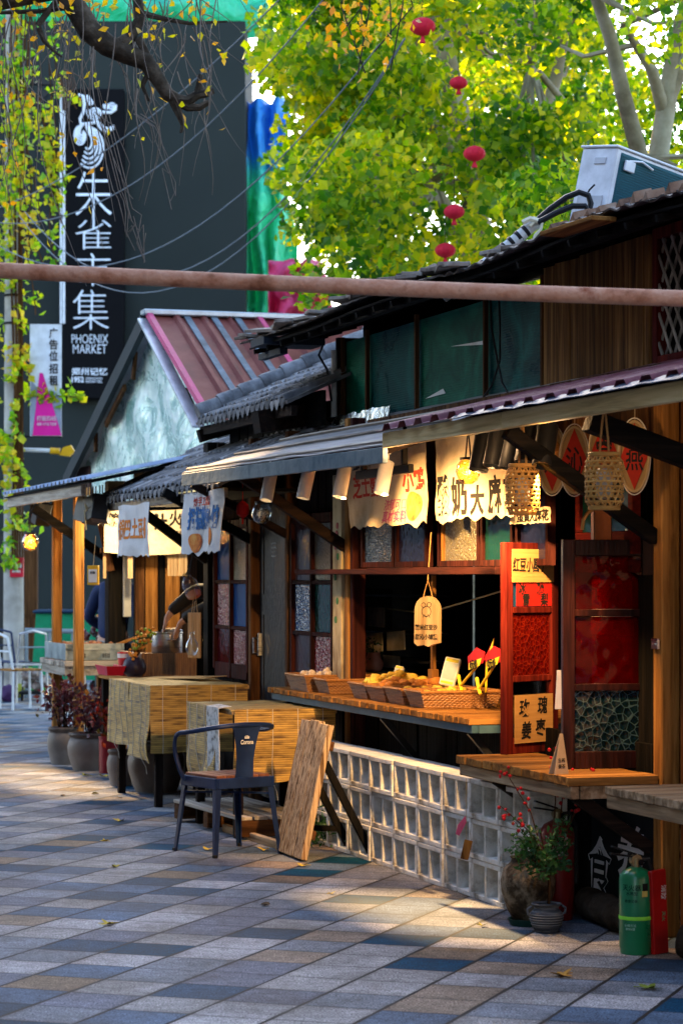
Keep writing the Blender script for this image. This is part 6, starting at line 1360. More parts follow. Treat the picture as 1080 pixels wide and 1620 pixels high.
c = P(304, 1022, -.06); t = thing('glass_bulb', 'clear glass bulb bottle hanging before the plain wooden board', 'bulb', tuple(c)); mb = MB(); mb.lathe([(.001, -.065), (.03, -.06), (.045, -.02), (.04, .02), (.02, .05), (.015, .09), (.018, .095)], 20); mb.build('glass', clear('jar_glass', (.88, .92, .92), .35), t, False, sharp=70); mb = MB(); mb.tube([(0, 0, .09), (0, .02, .3)], .002, 4); mb.build('string', flat('twine', (.35, .27, .16), .9), t, False)
mb = MB(); q = PX(255, -6.4, 1068); mb.box(-6.5, -5.6, -.1, .12, .803, .806, 0, Euler((R(3), R(-2), R(18))).to_matrix()); single(mb, 'kraft_paper', flat('kraft', (.42, .26, .10), .8), 'flat brown paper sheet on the larger bamboo table', 'paper', (-6.05, 0, .803))
def toF(p): return Vector((ST*(p.x - OX) - CT*(p.y - OY), CT*(p.x - OX) + ST*(p.y - OY), p.z))
# ------------------------------------------------------------------ rusty pipe across the street
RUST = mk('rusty_pipe', [(.20, .075, .035), (.42, .20, .12), (.52, .30, .20), (.25, .08, .04)], scale=9, st=(1, 1, 1), rough=.7, bump=.3, bsc=60)
a, c = at(-420, 406, 8.2), at(1330, 480.6, 8.0); pp = thing('rusty_pipe', 'rusty steel pipe crossing high above the street in front of everything', 'pipe', tuple(a), F=False)
mb = MB(); mb.tube([a.lerp(c, i/30) + Vector((0, 0, -.012*math.sin(math.pi*i/30))) for i in range(31)], .0275, 20); mb.build('pipe', RUST, pp)
mb = MB(); mb.tube([(a.x + .1, a.y, 0), (a.x + .1, a.y, a.z + .04)], .035, 16); mb.build('post', RUST, pp)
# ------------------------------------------------------------------ air conditioner on the roof and its wrapped hoses
AW = flat('ac_white', (.60, .61, .63), .4)
p = at(1008, 330, 14.0); ac = thing('air_conditioner', 'white outdoor air conditioner unit with teal fins tilted on the shop roof', 'air conditioner', tuple(p), R(40), F=False)
ro = Euler((0, R(8), 0)).to_matrix() @ Matrix.Identity(3); rl = Matrix.Rotation(R(-40), 3, 'Z') @ Euler((0, R(11), 0)).to_matrix() @ Matrix.Rotation(R(40), 3, 'Z')
def tilt(mb):
    for v in mb.bm.verts: v.co = rl @ v.co
    return mb
mb = MB(); mb.box(-.39, .39, -.14, .14, -.27, .255, .008); mb.box(-.40, .40, -.15, .15, .256, .27, .004); tilt(mb).build('casing', AW, ac, False)
mb = MB(); mb.box(-.355, .385, -.146, -.1405, -.25, .235); 
for i in range(34): mb.box(-.35, .38, -.151, -.1465, -.245 + i*.014, -.239 + i*.014)
tilt(mb).build('fin_grille', flat('teal_fins', (.015, .085, .11), .5), ac, False)
mb = MB(); mb.box(-.398, -.391, -.07, .02, .16, .20, .003); mb.box(-.397, -.391, -.1, .1, -.2, -.02, .003); each(tilt(mb), 'service_cover', flat('ac_grey', (.45, .46, .48), .5), ac, False)
mb = MB(); mb.box(-.33, -.25, -.17, -.152, .14, .2, .004); mb.tube([(-.3, -.16, .2), (-.2, -.165, .22), (-.1, -.16, .2)], .006, 5); tilt(mb).build('connector', AW, ac, False)
mb = MB(); fb = thing('ac_hoses', 'black hoses wrapped in white tape running down the roof from the air conditioner', 'hose', tuple(at(800, 390, 13.2)), F=False)
main = [at(x, y, 13.3) for x, y in ((700, 470), (740, 440), (775, 412), (805, 388), (835, 362), (850, 350))]
mb.tube(main, .034, 12); mb.build('taped_bundle', flat('white_tape', (.55, .55, .52), .6, bump=.3), fb)
mb = MB()
for i in range(9): q = main[1].lerp(main[4], i/8.6); q2 = main[1].lerp(main[4], i/8.6 + .05); mb.tube([q, q2], .0352, 12)
mb.build('black_wrap', BLACKM, fb)
mb = MB()
mb.tube([at(x, y, 13.3) for x, y in ((845, 352), (870, 330), (895, 312), (915, 304), (930, 309), (934, 322), (930, 338))], .017, 8); mb.tube([at(x, y, 13.25) for x, y in ((850, 352), (880, 336), (905, 326), (925, 326), (930, 335), (922, 350))], .017, 8); mb.tube([at(x, y, 13.4) for x, y in ((925, 312), (932, 300), (940, 292))], .006, 6); each(mb, 'hose', BLACKM, fb)
mb = MB(); mb.tube([at(x, y, 13.25) for x, y in ((838, 358), (848, 346), (857, 350), (855, 362), (846, 372), (843, 382))], .010, 6); mb.tube([at(x, y, 13.25) for x, y in ((826, 352), (838, 346), (850, 350))], .016, 6); mb.build('tape_end', flat('cream_tape', (.62, .58, .42), .6), fb)
# ------------------------------------------------------------------ plane trees behind the shops
PLANE = leafm('plane_leaf', [(.010, .045, .004), (.03, .10, .005), (.13, .21, .007), (.34, .33, .008), (.58, .42, .010)], .55, .9)
BARK = mk('plane_bark', [(.09, .07, .04), (.24, .20, .13), (.38, .34, .25)], scale=2.2, rough=.85, bump=.3, bsc=14)
def tree(label, base, limbs, clusters, n, size, m=PLANE, bark=BARK, rad=(.5, .85), tw=True):
    t = thing('plane_tree', label, 'tree', base, F=False)
    mb = MB()
    for pts, r in limbs:
        mb.tube(pts, [r[0] + (r[1]-r[0])*i/(len(pts)-1) for i in range(len(pts))], 12)
    pts = []
    for c in clusters:
        R_ = rnd.uniform(*rad)
        k = int(n * (R_/.7)**2)
        for i in range(k):
            d = Vector((rnd.gauss(0, 1), rnd.gauss(0, 1), rnd.gauss(0, 1))).normalized()*R_*rnd.random()**.45
            pts.append(c + Vector((d.x, d.y, d.z*.62)))
        if tw: # twigs reaching into the clump
            src = min((q for l, _ in limbs for q in l[1:]), key=lambda q: (q - c).length)
            if (src - c).length < 4.5: mb.tube([src, src.lerp(c, .5) + Vector((0, 0, -.15)), c], [.03, .02, .008], 5)
    mb.build('trunk', bark, t); leafmesh('crown', m, t, pts, size, .85, True, 0, .4)
    return t
def spread(n, x0, x1, y0, y1, d0, d1, keep=None):
    out = []
    while len(out) < n:
        px, py, Y = rnd.uniform(x0, x1), rnd.uniform(y0, y1), rnd.uniform(d0, d1)
        if keep is None or keep(px, py): out.append(at(px, py, Y))
    return out
A = lambda *p: [at(x, y, d) for x, y, d in p]
tree('plane tree with two pale limbs showing right of the air conditioner', tuple(at(1035, 913 + 1.5*FPX/21, 21)),
     [(A((1035, 1186, 21), (1036, 600, 21), (1028, 420, 21), (1040, 250, 21), (1062, 110, 21), (1100, -60, 21.5), (1140, -260, 22)), (.12, .06)),
      (A((1028, 420, 21), (1012, 250, 20.8), (985, 150, 20.6), (965, 60, 20.4), (940, -10, 20.2), (900, -170, 20)), (.085, .04)),
      (A((1050, 180, 21), (1030, 110, 20.8), (1005, 70, 20.6), (985, 40, 20.4)), (.06, .03)), (A((1058, 150, 21), (1085, 90, 21), (1130, 20, 21)), (.07, .05))],
     spread(30, 830, 1300, -420, 430, 18.8, 24, lambda x, y: not (905 < x < 1090 and 40 < y < 300 and rnd.random() < .3)), 620, .082)
def lefte(x, y): return x > 462 + (28 if y > 140 else 0) + (40 if y > 400 else 0)
tree('broad yellow green plane tree filling the sky behind the loft roof', tuple(at(760, 913 + 1.5*FPX/26, 26)),
     [(A((760, 1133, 26), (755, 700, 26), (770, 480, 26), (740, 250, 26), (690, 20, 26), (660, -250, 26)), (.22, .07)), (A((770, 480, 26), (830, 300, 25.5), (880, 120, 25), (920, -120, 25)), (.11, .04)), (A((745, 280, 26), (660, 160, 25), (560, 90, 24.5), (500, 20, 24)), (.09, .03)), (A((760, 400, 26), (690, 300, 25), (600, 230, 24.5)), (.07, .02)), (A((850, 250, 25.3), (890, 160, 24.5), (840, 100, 24)), (.05, .03))],
     spread(84, 450, 960, -420, 470, 22, 29, lefte) + spread(20, 462, 620, -60, 420, 22, 27, lefte), 620, .096, rad=(.4, .8))
tree('darker plane tree behind the foil gable and pink tarpaulin', tuple(at(640, 913 + 1.5*FPX/34, 34)),
     [(A((640, 1082, 34), (630, 600, 34), (600, 400, 34), (560, 200, 34), (600, -100, 34)), (.22, .06)), (A((610, 430, 34), (560, 330, 33), (500, 260, 33)), (.1, .03))],
     spread(70, 455, 1000, -200, 480, 32, 38, lambda x, y: lefte(x, y) and not (rnd.random() < .35 and y > 300 and x < 640)), 420, .115)
# yellowing leaves at the top drop lower and nearer
AUT = leafm('autumn_leaf', [(.12, .16, .015), (.30, .24, .015), (.36, .17, .02), (.28, .10, .02)], .5, .8)
# ------------------------------------------------------------------ bare gnarled tree leaning in from the left
DBK = mk('dark_bark', [(.010, .008, .006), (.04, .03, .02), (.11, .085, .06)], scale=6, rough=.95, bump=.9, bsc=22)
gt = thing('gnarled_tree', 'nearly bare old tree whose dark gnarled limb and hanging twigs enter top left', 'tree', (-3.3, 14.6, 0), F=False)
mb = MB(); D = 14.5
mb.tube([(-3.3, 14.6, 0), (-3.35, 14.6, 1.6), (-3.2, 14.6, 3.4), (-2.9, 14.6, 4.7), (-2.5, 14.5, 5.6), (-2.1, 14.5, 6.6)], [.22, .19, .17, .15, .12, .08], 14)
gp = [(-3.0, 14.6, 4.4), (-2.4, 14.55, 4.95)] + [at(x, y, D) for x, y in ((90, -20), (122, 15), (142, 48), (170, 72), (200, 85), (232, 98), (250, 125), (266, 150), (284, 160))]
mb.tube(gp, [.13, .11, .075, .068, .072, .066, .062, .055, .045, .042, .036], 12)
mb.tube(A((280, 158, D), (298, 160, D), (312, 150, D), (325, 148, D), (338, 143, D)), [.036, .034, .03, .026, .02], 9)
mb.tube(A((312, 152, D), (315, 135, D), (318, 118, D)), [.028, .02, .017], 8); mb.tube(A((284, 160, D), (298, 170, D), (316, 170, D), (331, 161, D)), [.034, .026, .022, .016], 8)
mb.tube(A((276, 160, D), (284, 182, D), (290, 198, D), (286, 210, D)), [.034, .022, .016, .008], 8)
mb.tube(A((180, 78, D), (205, 60, D), (222, 30, D), (216, -10, D), (200, -70, D)), [.05, .04, .035, .03, .03], 8); mb.tube(A((219, 60, D), (232, 85, D), (240, 105, D), (225, 135, D), (236, 160, D)), [.026, .022, .02, .016, .008], 7)
mb.tube(A((60, 40, D), (75, 20, D), (100, -10, D), (130, -40, D)), .02, 6); mb.tube(A((62, 45, D), (70, 65, D), (85, 80, D), (98, 90, D)), [.02, .014, .01, .006], 6)
mb.tube(A((220, 20, D), (260, 30, D), (300, 37, D), (360, 34, D)), [.022, .016, .012, .006], 6); mb.tube(A((120, 10, D), (60, 18, D), (0, 20, D), (-60, 40, D)), [.02, .015, .012, .01], 6)
mb.build('trunk', DBK, gt)
mb = MB(); lv = []
for i in range(105):
    x0, y0 = rnd.uniform(-40, 335), rnd.uniform(-60, 30) if rnd.random() < .6 else rnd.uniform(30, 160)
    d = rnd.uniform(13.6, 15.6); L = rnd.uniform(60, 330) if x0 < 200 else rnd.uniform(40, 220); drift = rnd.gauss(0, 40); pts = []
    for k in range(9):
        t_ = k/8; pts.append(at(x0 + drift*t_**1.5 + 10*math.sin(t_*5 + i), y0 + L*t_ - 26*math.sin(t_*math.pi)*(i % 2), d + .1*math.sin(i + t_*3)))
    mb.tube(pts, [.0048*(1 - .7*k/8) for k in range(9)], 4)
    if rnd.random() < .42:
        for k in range(rnd.randint(1, 6)): lv.append(pts[rnd.randint(1, 8)] + Vector((rnd.gauss(0, .03), rnd.gauss(0, .03), rnd.gauss(0, .03))))
for i in range(10):
    x0 = rnd.uniform(150, 260); pts = [at(x0 + (k*rnd.uniform(3, 9)), 300 + k*22*rnd.uniform(.6, 1.2) - 100*(i % 3 == 0), 14.3) for k in range(6)]; mb.tube([at(x0 - 30, 180, 14.4)] + pts, .003, 4)
mb.build('twigs', mk('grey_twig', [(.08, .06, .045), (.2, .16, .13)], scale=8, rough=.9), gt)
for i in range(130): 
    x, y = rnd.gauss(90, 110), abs(rnd.gauss(0, 45)) - 25
    lv.append(at(x, y, rnd.uniform(13.8, 15.2)))
for i in range(110): lv.append(at(rnd.gauss(575, 45), abs(rnd.gauss(0, 55)) - 20 + 30*rnd.random(), rnd.uniform(13.8, 15)))
leafmesh('leaves', AUT, gt, lv, .058, .6, True, 0, .3, .8)
mb = MB()
for i in range(7): x = rnd.uniform(520, 640); mb.tube([at(x, -60, 14.4), at(x + rnd.gauss(0, 12), 10, 14.4), at(x + rnd.gauss(0, 20), rnd.uniform(50, 120), 14.4)], .004, 4)
mb.tube([at(340, -90, 14.4), at(450, -80, 14.4), at(560, -62, 14.4), at(650, -66, 14.4)], .012, 5); mb.tube([at(200, -66, D), at(340, -90, 14.4)], .02, 5); mb.build('upper_twigs', DBK, gt)
# ------------------------------------------------------------------ concrete pole with ivy, banner, lamp arm
PD = 31.0
px_ = at(22, 0, PD).x; po = thing('utility_pole', 'grey concrete pole wrapped in yellow green ivy at the far left', 'pole', (px_, PD, 0), F=False)
mb = MB(); mb.tube([(px_, PD, 0), (px_, PD, 9)], [.135, .10], 20); mb.build('shaft', CONC2, po)
mb = MB()
for py in (512, 690, 468): z = at(0, py, PD).z; mb.lathe([(.132, -.015), (.14, 0), (.132, .015)], 20, (px_, PD, z), cap=False)
each(mb, 'strap', BLACKM, po)
mb = MB(); a, c = at(20, 513, PD), at(96, 513, PD); mb.tube([a, c], .012, 6); a, c = at(20, 690, PD), at(99, 691, PD); mb.tube([a, c], .012, 6); each(mb, 'banner_arm', BLACKM, po)
IVY = leafm('ivy_leaf', [(.03, .11, .012), (.09, .22, .015), (.22, .30, .02), (.38, .31, .02), (.36, .16, .02)], .5, .8)
iv = thing('climbing_ivy', 'yellow green ivy climbing the concrete pole and trailing from it', 'ivy', (px_, PD - .1, 0), F=False); pts = []
for i in range(2300):
    py = rnd.uniform(-40, 900); w = 20 + 16*abs(noise.noise(Vector((py*.012, 2, 0)))) ; px = 22 + rnd.gauss(-2 + 20*noise.noise(Vector((py*.008, 5, 1))), w*.62)
    if py > 840 and px > 30: continue
    if noise.noise(Vector((px*.045, py*.022, 7))) < -.12: continue
    pts.append(at(px, py, PD - .16 + rnd.gauss(0, .16)))
mb = MB()
for i in range(13):
    x0, y0 = rnd.uniform(0, 90), rnd.uniform(-40, 260); L = rnd.uniform(140, 330); sw = rnd.uniform(-10, 50); q = []
    for k in range(10): t_ = k/9; q.append(at(x0 + sw*t_**2 + 5*math.sin(t_*6 + i), y0 + L*t_, PD - .5 - rnd.random()*.1))
    mb.tube(q, .008, 4)
    for k in range(38): 
        j = rnd.randint(1, 8); pts.append(q[j].lerp(q[j+1], rnd.random()) + Vector((rnd.gauss(0, .06), rnd.gauss(0, .06), rnd.gauss(0, .05))))
for i in range(5):
    mb.tube([at(20 + 8*i, -60, PD - .15), at(14 + 6*i + 5*math.sin(i), 300, PD - .15), at(24 + 3*i, 620, PD - .15), at(20 + 4*i, 900, PD - .16)], .014, 5)
for (x, y) in ((110, 440), (185, 455), (120, 470), (255, 470)): pass
mb.tube([at(40, 600, PD - .2), at(80, 625, PD - .25), at(120, 628, PD - .3), at(132, 640, PD - .3)], .006, 4)
for k in range(60): pts.append(at(rnd.uniform(45, 133), 626 + rnd.gauss(0, 8), PD - .28))
mb.build('stem', WZ('brown'), iv); leafmesh('foliage', IVY, iv, pts, .105, .75, True, 0, .35)
# advertising banner
a, c = at(48, 513, PD - .25), at(98, 690, PD - .25); ab = thing('advert_banner', 'white hanging banner with pink cone and black characters beside the pole', 'banner', ((a.x+c.x)/2, PD - .25, c.z), F=False)
mb = MB(); mb.sheet(10, 20, lambda u, v: Vector((a.x + (c.x-a.x)*u, PD - .25 + .015*math.sin(v*5 + u*2), c.z + (a.z-c.z)*v)), .004); mb.build('cloth', flat('banner_white', (.62, .64, .68), .6), ab)
mb = MB(); yb = PD - .275; q = [at(x, y, yb) for x, y in ((63, 590), (68, 590), (98, 689), (52, 689))]; mb.prism(q, (0, .006, 0)); mb.build('pink_cone', mk('magenta_print', [(.55, .01, .18), (.66, .02, .28)], scale=2, rough=.5), ab)
mb = MB(); q = [at(x, y, yb + .008) for x, y in ((49, 689), (97, 689), (97, 630), (85, 618), (72, 628), (60, 615), (49, 600))]; mb.prism(q, (0, .004, 0)); mb.build('grey_hills', flat('grey_print', (.24, .26, .33), .6), ab)
for ch_, py in (('广', 527), ('告', 545), ('位', 563), ('招', 583), ('租', 602)): text(ch_, 17*PD/FPX, INK, ab, at(85, py, yb - .004), RS, 'lettering', .003, .015, .85)
text('招租热线', 8.5*PD/FPX, flat('pale_pink_ink', (.62, .36, .46)), ab, at(74, 662, yb - .006), RS, 'lettering', .003, .02, .9); text('400 1718 7238', 6*PD/FPX, flat('pale_pink_ink', (.62, .36, .46)), ab, at(74, 671, yb - .006), RS, 'lettering', .003, .03, .85)
# wrought bracket with white hanging rods, yellow lamp arm, red notice
wb = thing('scroll_bracket', 'black iron wall bracket with scroll boss holding white rods beside the black sign', 'bracket', tuple(at(60, 130, BY - 1.2)), F=False); D2 = BY - 1.0
mb = MB(); mb.bar(at(-60, 126, D2), at(92, 130, D2), .1, .13, .01); mb.bar(at(40, 178, D2), at(82, 140, D2), .08, .08); mb.bar(at(-60, 337, D2), at(100, 343, D2), .05, .07); mb.build('arm', BLACKM, wb)
mb = MB(); cc = at(104, 133, D2)
for r in (.17, .11, .05): mb.tube([cc + Vector((r*math.cos(6.283*k/20), 0, r*math.sin(6.283*k/20))) for k in range(20)], .022, 6, True)
mb.tube([cc + Vector((0, 0, -.15)), at(106, 158, D2), at(101, 175, D2)], [.08, .09, .03], 8); mb.build('scroll', flat('rusty_iron', (.05, .03, .022), .8), wb)
mb = MB()
for x in (97, 101.5): mb.tube([at(x, 150, D2), at(x, 512, D2)], .022, 8)
each(mb, 'rod', flat('white_rod', (.58, .60, .64), .4), wb)
yl = thing('lamp_arm', 'white arm ending in a yellow lamp head reaching from the ivy pole', 'lamp', (px_, PD, at(0, 712, PD).z), F=False)
mb = MB(); mb.tube([at(26, 711, PD), at(84, 713, PD)], .028, 10); mb.build('arm', flat('white_rod', (.58, .60, .64), .4), yl); mb = MB(); mb.tube([at(80, 713, PD), at(95, 714, PD)], .042, 10); mb.prism([at(94, 720, PD), at(110, 722, PD), at(118, 714, PD), at(112, 704, PD), at(100, 708, PD)], (0, .12, 0)); mb.build('lamp_head', flat('chrome_yellow', (.62, .34, .01), .4), yl)
a, c = at(15.5, 882, PD - .2), at(37, 913, PD - .2); rn = thing('red_notice', 'small red notice plate with white characters on the concrete pole', 'sign', ((a.x+c.x)/2, PD - .16, (a.z+c.z)/2), F=False)
mb = MB(); mb.box(a.x, c.x, PD - .17, PD - .12, c.z, a.z, .004); mb.build('plate', flat('notice_red', (.48, .012, .03), .5), rn); text('灭火器', 7*PD/FPX, flat('white_ink', (.7, .68, .66)), rn, at(26, 895, PD - .175), RS, 'lettering', .002, .02, .85); text('请勿挪用', 4*PD/FPX, flat('white_ink', (.7, .68, .66)), rn, at(26, 904, PD - .175), RS, 'lettering', .002, .02, .85); text('消防', 4*PD/FPX, flat('white_ink', (.7, .68, .66)), rn, at(21, 889, PD - .175), RS, 'lettering', .002, .02, .85)
mb = MB(); a, c = at(37, 850, 36), at(59, 0, 36); mb.box(a.x, c.x, 36, 36.15, 0, at(0, 852, 36).z, .01); mb.box(a.x + .02, c.x - .02, 35.985, 36, .9, .95); dk = single(mb, 'wooden_shutter', WZ('brown'), 'tall narrow brown shutter standing behind the concrete pole', 'shutter', ((a.x+c.x)/2, 36.05, 0), F=False)
# ------------------------------------------------------------------ red lanterns in the trees, overhead wires
LR = mk('lantern_cloth', [(.40, .008, .02), (.62, .02, .05)], scale=4, rough=.6)
for i, (px, py, d, s, lab) in enumerate(((668, 42, 20.6, 20, 'red cloth lantern high in the plane tree, topmost of five'), (725, 131, 21.9, 14, 'small red lantern deep in the plane tree below the topmost'), (750, 243, 20.6, 17, 'red lantern in the plane tree left of the air conditioner'), (718, 335, 21.4, 16, 'red lantern in the plane tree just above the hose bundle'), (704, 396, 21.6, 16, 'lowest red lantern in the tree, shaded, above the rusty pipe'))):
    c = at(px, py, d); r = s*d/FPX; t = thing('red_lantern', lab, 'lantern', tuple(c), F=False, group='red lanterns hung in the plane trees')
    mb = MB(); pr = []
    for k in range(13): th_ = math.pi*k/12; pr.append((max(.02, r*math.sin(th_)), -r*.72*math.cos(th_)))
    mb.lathe(pr, 20)
    for v in mb.bm.verts: k = 1 + .045*math.cos(10*math.atan2(v.co.y, v.co.x)); v.co.x *= k; v.co.y *= k
    mb.build('shade', LR, t, False); mb = MB(); mb.tube([(0, 0, -r*.7), (0, 0, -r*1.3)], [.012, .03], 6); mb.build('tassel', LR, t, False); mb = MB(); mb.tube([(0, 0, r*.7), (0, 0, r*.7 + .32)], .003, 4); mb.build('string', flat('dark_string', (.03, .03, .02), .9), t, False)
def cable(p0, p1, sag, d0, d1, label):
    a, c = at(*p0, d0), at(*p1, d1); mb = MB(); mb.tube([a.lerp(c, k/24) + Vector((0, 0, -sag*4*(k/24)*(1 - k/24))) for k in range(25)], .0065, 6)
    single(mb, 'overhead_cable', flat('cable_grey', (.13, .15, .17), .6), label, 'cable', tuple(a), F=False)
cable((-60, 345), (470, -30), .35, 30, 20, 'uppermost grey cable sweeping up from the ivy pole')
cable((-60, 338), (520, -12), .75, 30, 20, 'second grey cable sweeping up from the ivy pole')
cable((-60, 345), (600, 70), 1.15, 30, 20, 'third grey cable crossing the dark wall above the lowest pair')
cable((40, 335), (640, 60), 1.35, 30, 20, 'lowest pair of grey cables crossing the dark wall, upper one')
cable((30, 340), (640, 62), 1.48, 30, 20, 'lowest pair of grey cables crossing the dark wall, lower one')
# ------------------------------------------------------------------ things far down the street
def cafe_chair(label, loc, rz, m):
    t = thing('cafe_chair', label, 'chair', loc, rz, F=False); mb = MB()
    mb.box(-.2, .2, -.2, .2, .44, .46, .005); mb.build('seat', WX('honey') if 'timber' in label else m, t, False); mb = MB()
    for sx in (-1, 1):
        mb.tube([(sx*.19, .18, 0), (sx*.18, .17, .44), (sx*.17, .20, .62), (sx*.16, .23, .82)], .014, 7)
    mb.tube([(-.16, .23, .82), (0, .26, .86), (.16, .23, .82)], .014, 7); mb.tube([(-.17, .21, .66), (.17, .21, .66)], .01, 6); mb.build('backrest', m, t, False)
    for sx in (-1, 1):
        mb = MB(); mb.tube([(sx*.19, -.19, 0), (sx*.17, -.17, .44)], .014, 7); mb.build('leg', m, t, False)
    return t
g = lambda px, py: (at(px, py, H*FPX/(py - HY)).x, H*FPX/(py - HY), 0)
cafe_chair('silver metal cafe chair by the far left table', g(46, 1110), R(200), STEEL); cafe_chair('dark blue cafe chair at the far left frame edge', g(14, 1104), R(160), NAVY)
cafe_chair('white legged timber seat cafe chair beside the far left table', g(34, 1122), R(120), flat('white_metal', (.6, .6, .6), .4))
x, y, z = g(2, 1090); t = thing('cafe_table', 'timber topped cafe table at the far left edge', 'table', (x, y, 0), F=False); mb = MB(); mb.box(-.5, .18, -.35, .35, .70, .74, .005); mb.build('top', WX('honey'), t, False)
for sx in (-.45, .12):
    for sy in (-.3, .3): mb = MB(); mb.box(sx - .02, sx + .02, sy - .02, sy + .02, 0, .70); mb.build('leg', NAVY, t, False)
Yb = 32; t = thing('green_bin', 'large green bin with dark rim behind the stall posts', 'bin', (at(100, 0, Yb).x, Yb, 0), F=False); mb = MB(); mb.prism([(-.38, -.3, .15), (.55, -.3, .15), (.7, -.3, 1.02), (-.32, -.3, 1.02)], (0, .7, 0)); mb.build('body', flat('bin_green', (.01, .20, .09), .5), t, False)
mb = MB(); mb.box(-.36, .74, -.36, .45, 1.022, 1.07, .02); mb.build('rim', flat('bin_navy', (.01, .03, .06), .5), t, False); mb = MB()
for sx in (-.3, .45): mb.lathe([(.075, 0), (.075, .05)], 14, (sx, -.25, .075), Vector((0, 1, 0)))
each(mb, 'wheel', BLACKM, t, False)
t = thing('railing', 'low grey metal railing behind the stall posts', 'railing', (at(70, 0, 30).x, 30, 0), F=False); mb = MB(); a, c = at(40, 997, 30), at(118, 999, 30); mb.tube([(a.x - t.location.x, 0, a.z), (c.x - t.location.x, 0, c.z)], .03, 8); mb.build('rail', flat('rail_grey', (.16, .19, .2), .5), t, False)
for q in (.03, .5, .97): mb = MB(); xx = a.x + (c.x - a.x)*q - t.location.x; mb.tube([(xx, 0, 0), (xx, 0, a.z)], .022, 8); mb.build('post', flat('rail_grey', (.16, .19, .2), .5), t, False)
x, y, z = g(58, 1108); t = thing('hand_trolley', 'low black hand trolley loaded with bags down the street', 'trolley', (x, y, 0), F=False); mb = MB(); mb.box(-.2, .2, -.15, .25, .08, .11, .004); mb.tube([(-.2, .25, .1), (-.2, .28, .45), (.2, .28, .45), (.2, .25, .1)], .012, 6); mb.build('deck', BLACKM, t, False); mb = MB()
for sx in (-.17, .17): mb.lathe([(.04, 0), (.04, .03)], 12, (sx, -.12, .04), Vector((1, 0, 0)))
each(mb, 'wheel', BLACKM, t, False)
mb = MB(); 
for i in range(14): mb.ico((rnd.uniform(-.15, .15), rnd.uniform(-.1, .2), .17 + rnd.uniform(0, .16)), rnd.uniform(.05, .09), 2, (1, 1, .8), .4)
single(mb, 'bag_pile', mk('mixed_bags', [(.04, .04, .05), (.30, .22, .18), (.45, .48, .5)], scale=7, rough=.5, rand=.5), 'jumble of pale and dark bags heaped on the hand trolley', 'bags', (x, y, .0), F=False, absf=False)
x2, y2, _ = g(46, 1094); mb = MB(); mb.box(-.2, .2, -.15, .15, .0, .28, .02); mb.box(-.22, .22, -.17, .17, .281, .31, .008); single(mb, 'green_crate', flat('bright_green_plastic', (.03, .42, .06), .4), 'bright green lidded plastic crate behind the hand trolley', 'crate', (x2, y2 + .3, 0), F=False, absf=False)
x, y, z = g(13, 1110); mb = MB(); mb.ico((0, 0, .1), .12, 3, (1, .8, .85), .3); single(mb, 'purple_bag', flat('purple_bag', (.06, .025, .08), .5), 'slumped dark purple bag on the ground at the far left', 'bag', (x, y, 0), F=False, absf=False)
x, y, z = g(31, 1104); mb = MB(); mb.ico((0, 0, .09), .09, 2, (.9, .8, 1), .4); single(mb, 'yellow_bag', flat('olive_bag', (.30, .30, .04), .5), 'small olive yellow bag between purple bag and trolley', 'bag', (x, y, 0), F=False, absf=False)
Yt = 24; t = thing('snack_table', 'small dark cluttered table seen between the stall posts', 'table', (at(150, 0, Yt).x, Yt, 0), F=False); mb = MB(); mb.box(-.16, .25, -.2, .25, .84, .87); mb.build('top', WX('dark'), t, False)
mb = MB(); mb.box(-.14, .23, -.18, .23, .3, .33); mb.box(-.14, -.11, -.18, .23, 0, .84); mb.box(.2, .23, -.18, .23, 0, .84); mb.build('frame', BLACKM, t, False)
mb = MB()
for i in range(24): mb.ico((rnd.uniform(-.13, .2), rnd.uniform(-.15, .1), .90 + rnd.uniform(-.02, .1)), rnd.uniform(.02, .04), 1, (1, 1, 1.3), .5)
single(mb, 'bottle_jumble', mk('jumble', [(.02, .02, .03), (.2, .06, .05), (.5, .5, .52)], scale=9, rough=.3, rand=.6), 'jumble of small bottles and packets on the dark table between posts', 'goods', tuple(t.location), F=False, absf=False)
mb = MB(); mb.lathe([(.10, 0), (.13, .02), (.12, .02), (.001, .012)], 20, (.08, -.02, 1.06)); mb.lathe([(.03, .87), (.03, 1.06)], 12, (.08, -.02, 0)); single(mb, 'food_platter', flat('platter_tan', (.42, .28, .12), .6), 'tan platter on a stem holding an orange loaf', 'platter', tuple(t.location), F=False, absf=False)
mb = MB(); mb.ico((.08, -.02, 1.10), .07, 2, (1, 1, .65), .3); single(mb, 'orange_loaf', flat('loaf_orange', (.62, .20, .03), .6), 'orange loaf on the tan platter beside the navy jacket', 'food', tuple(t.location), F=False, absf=False)
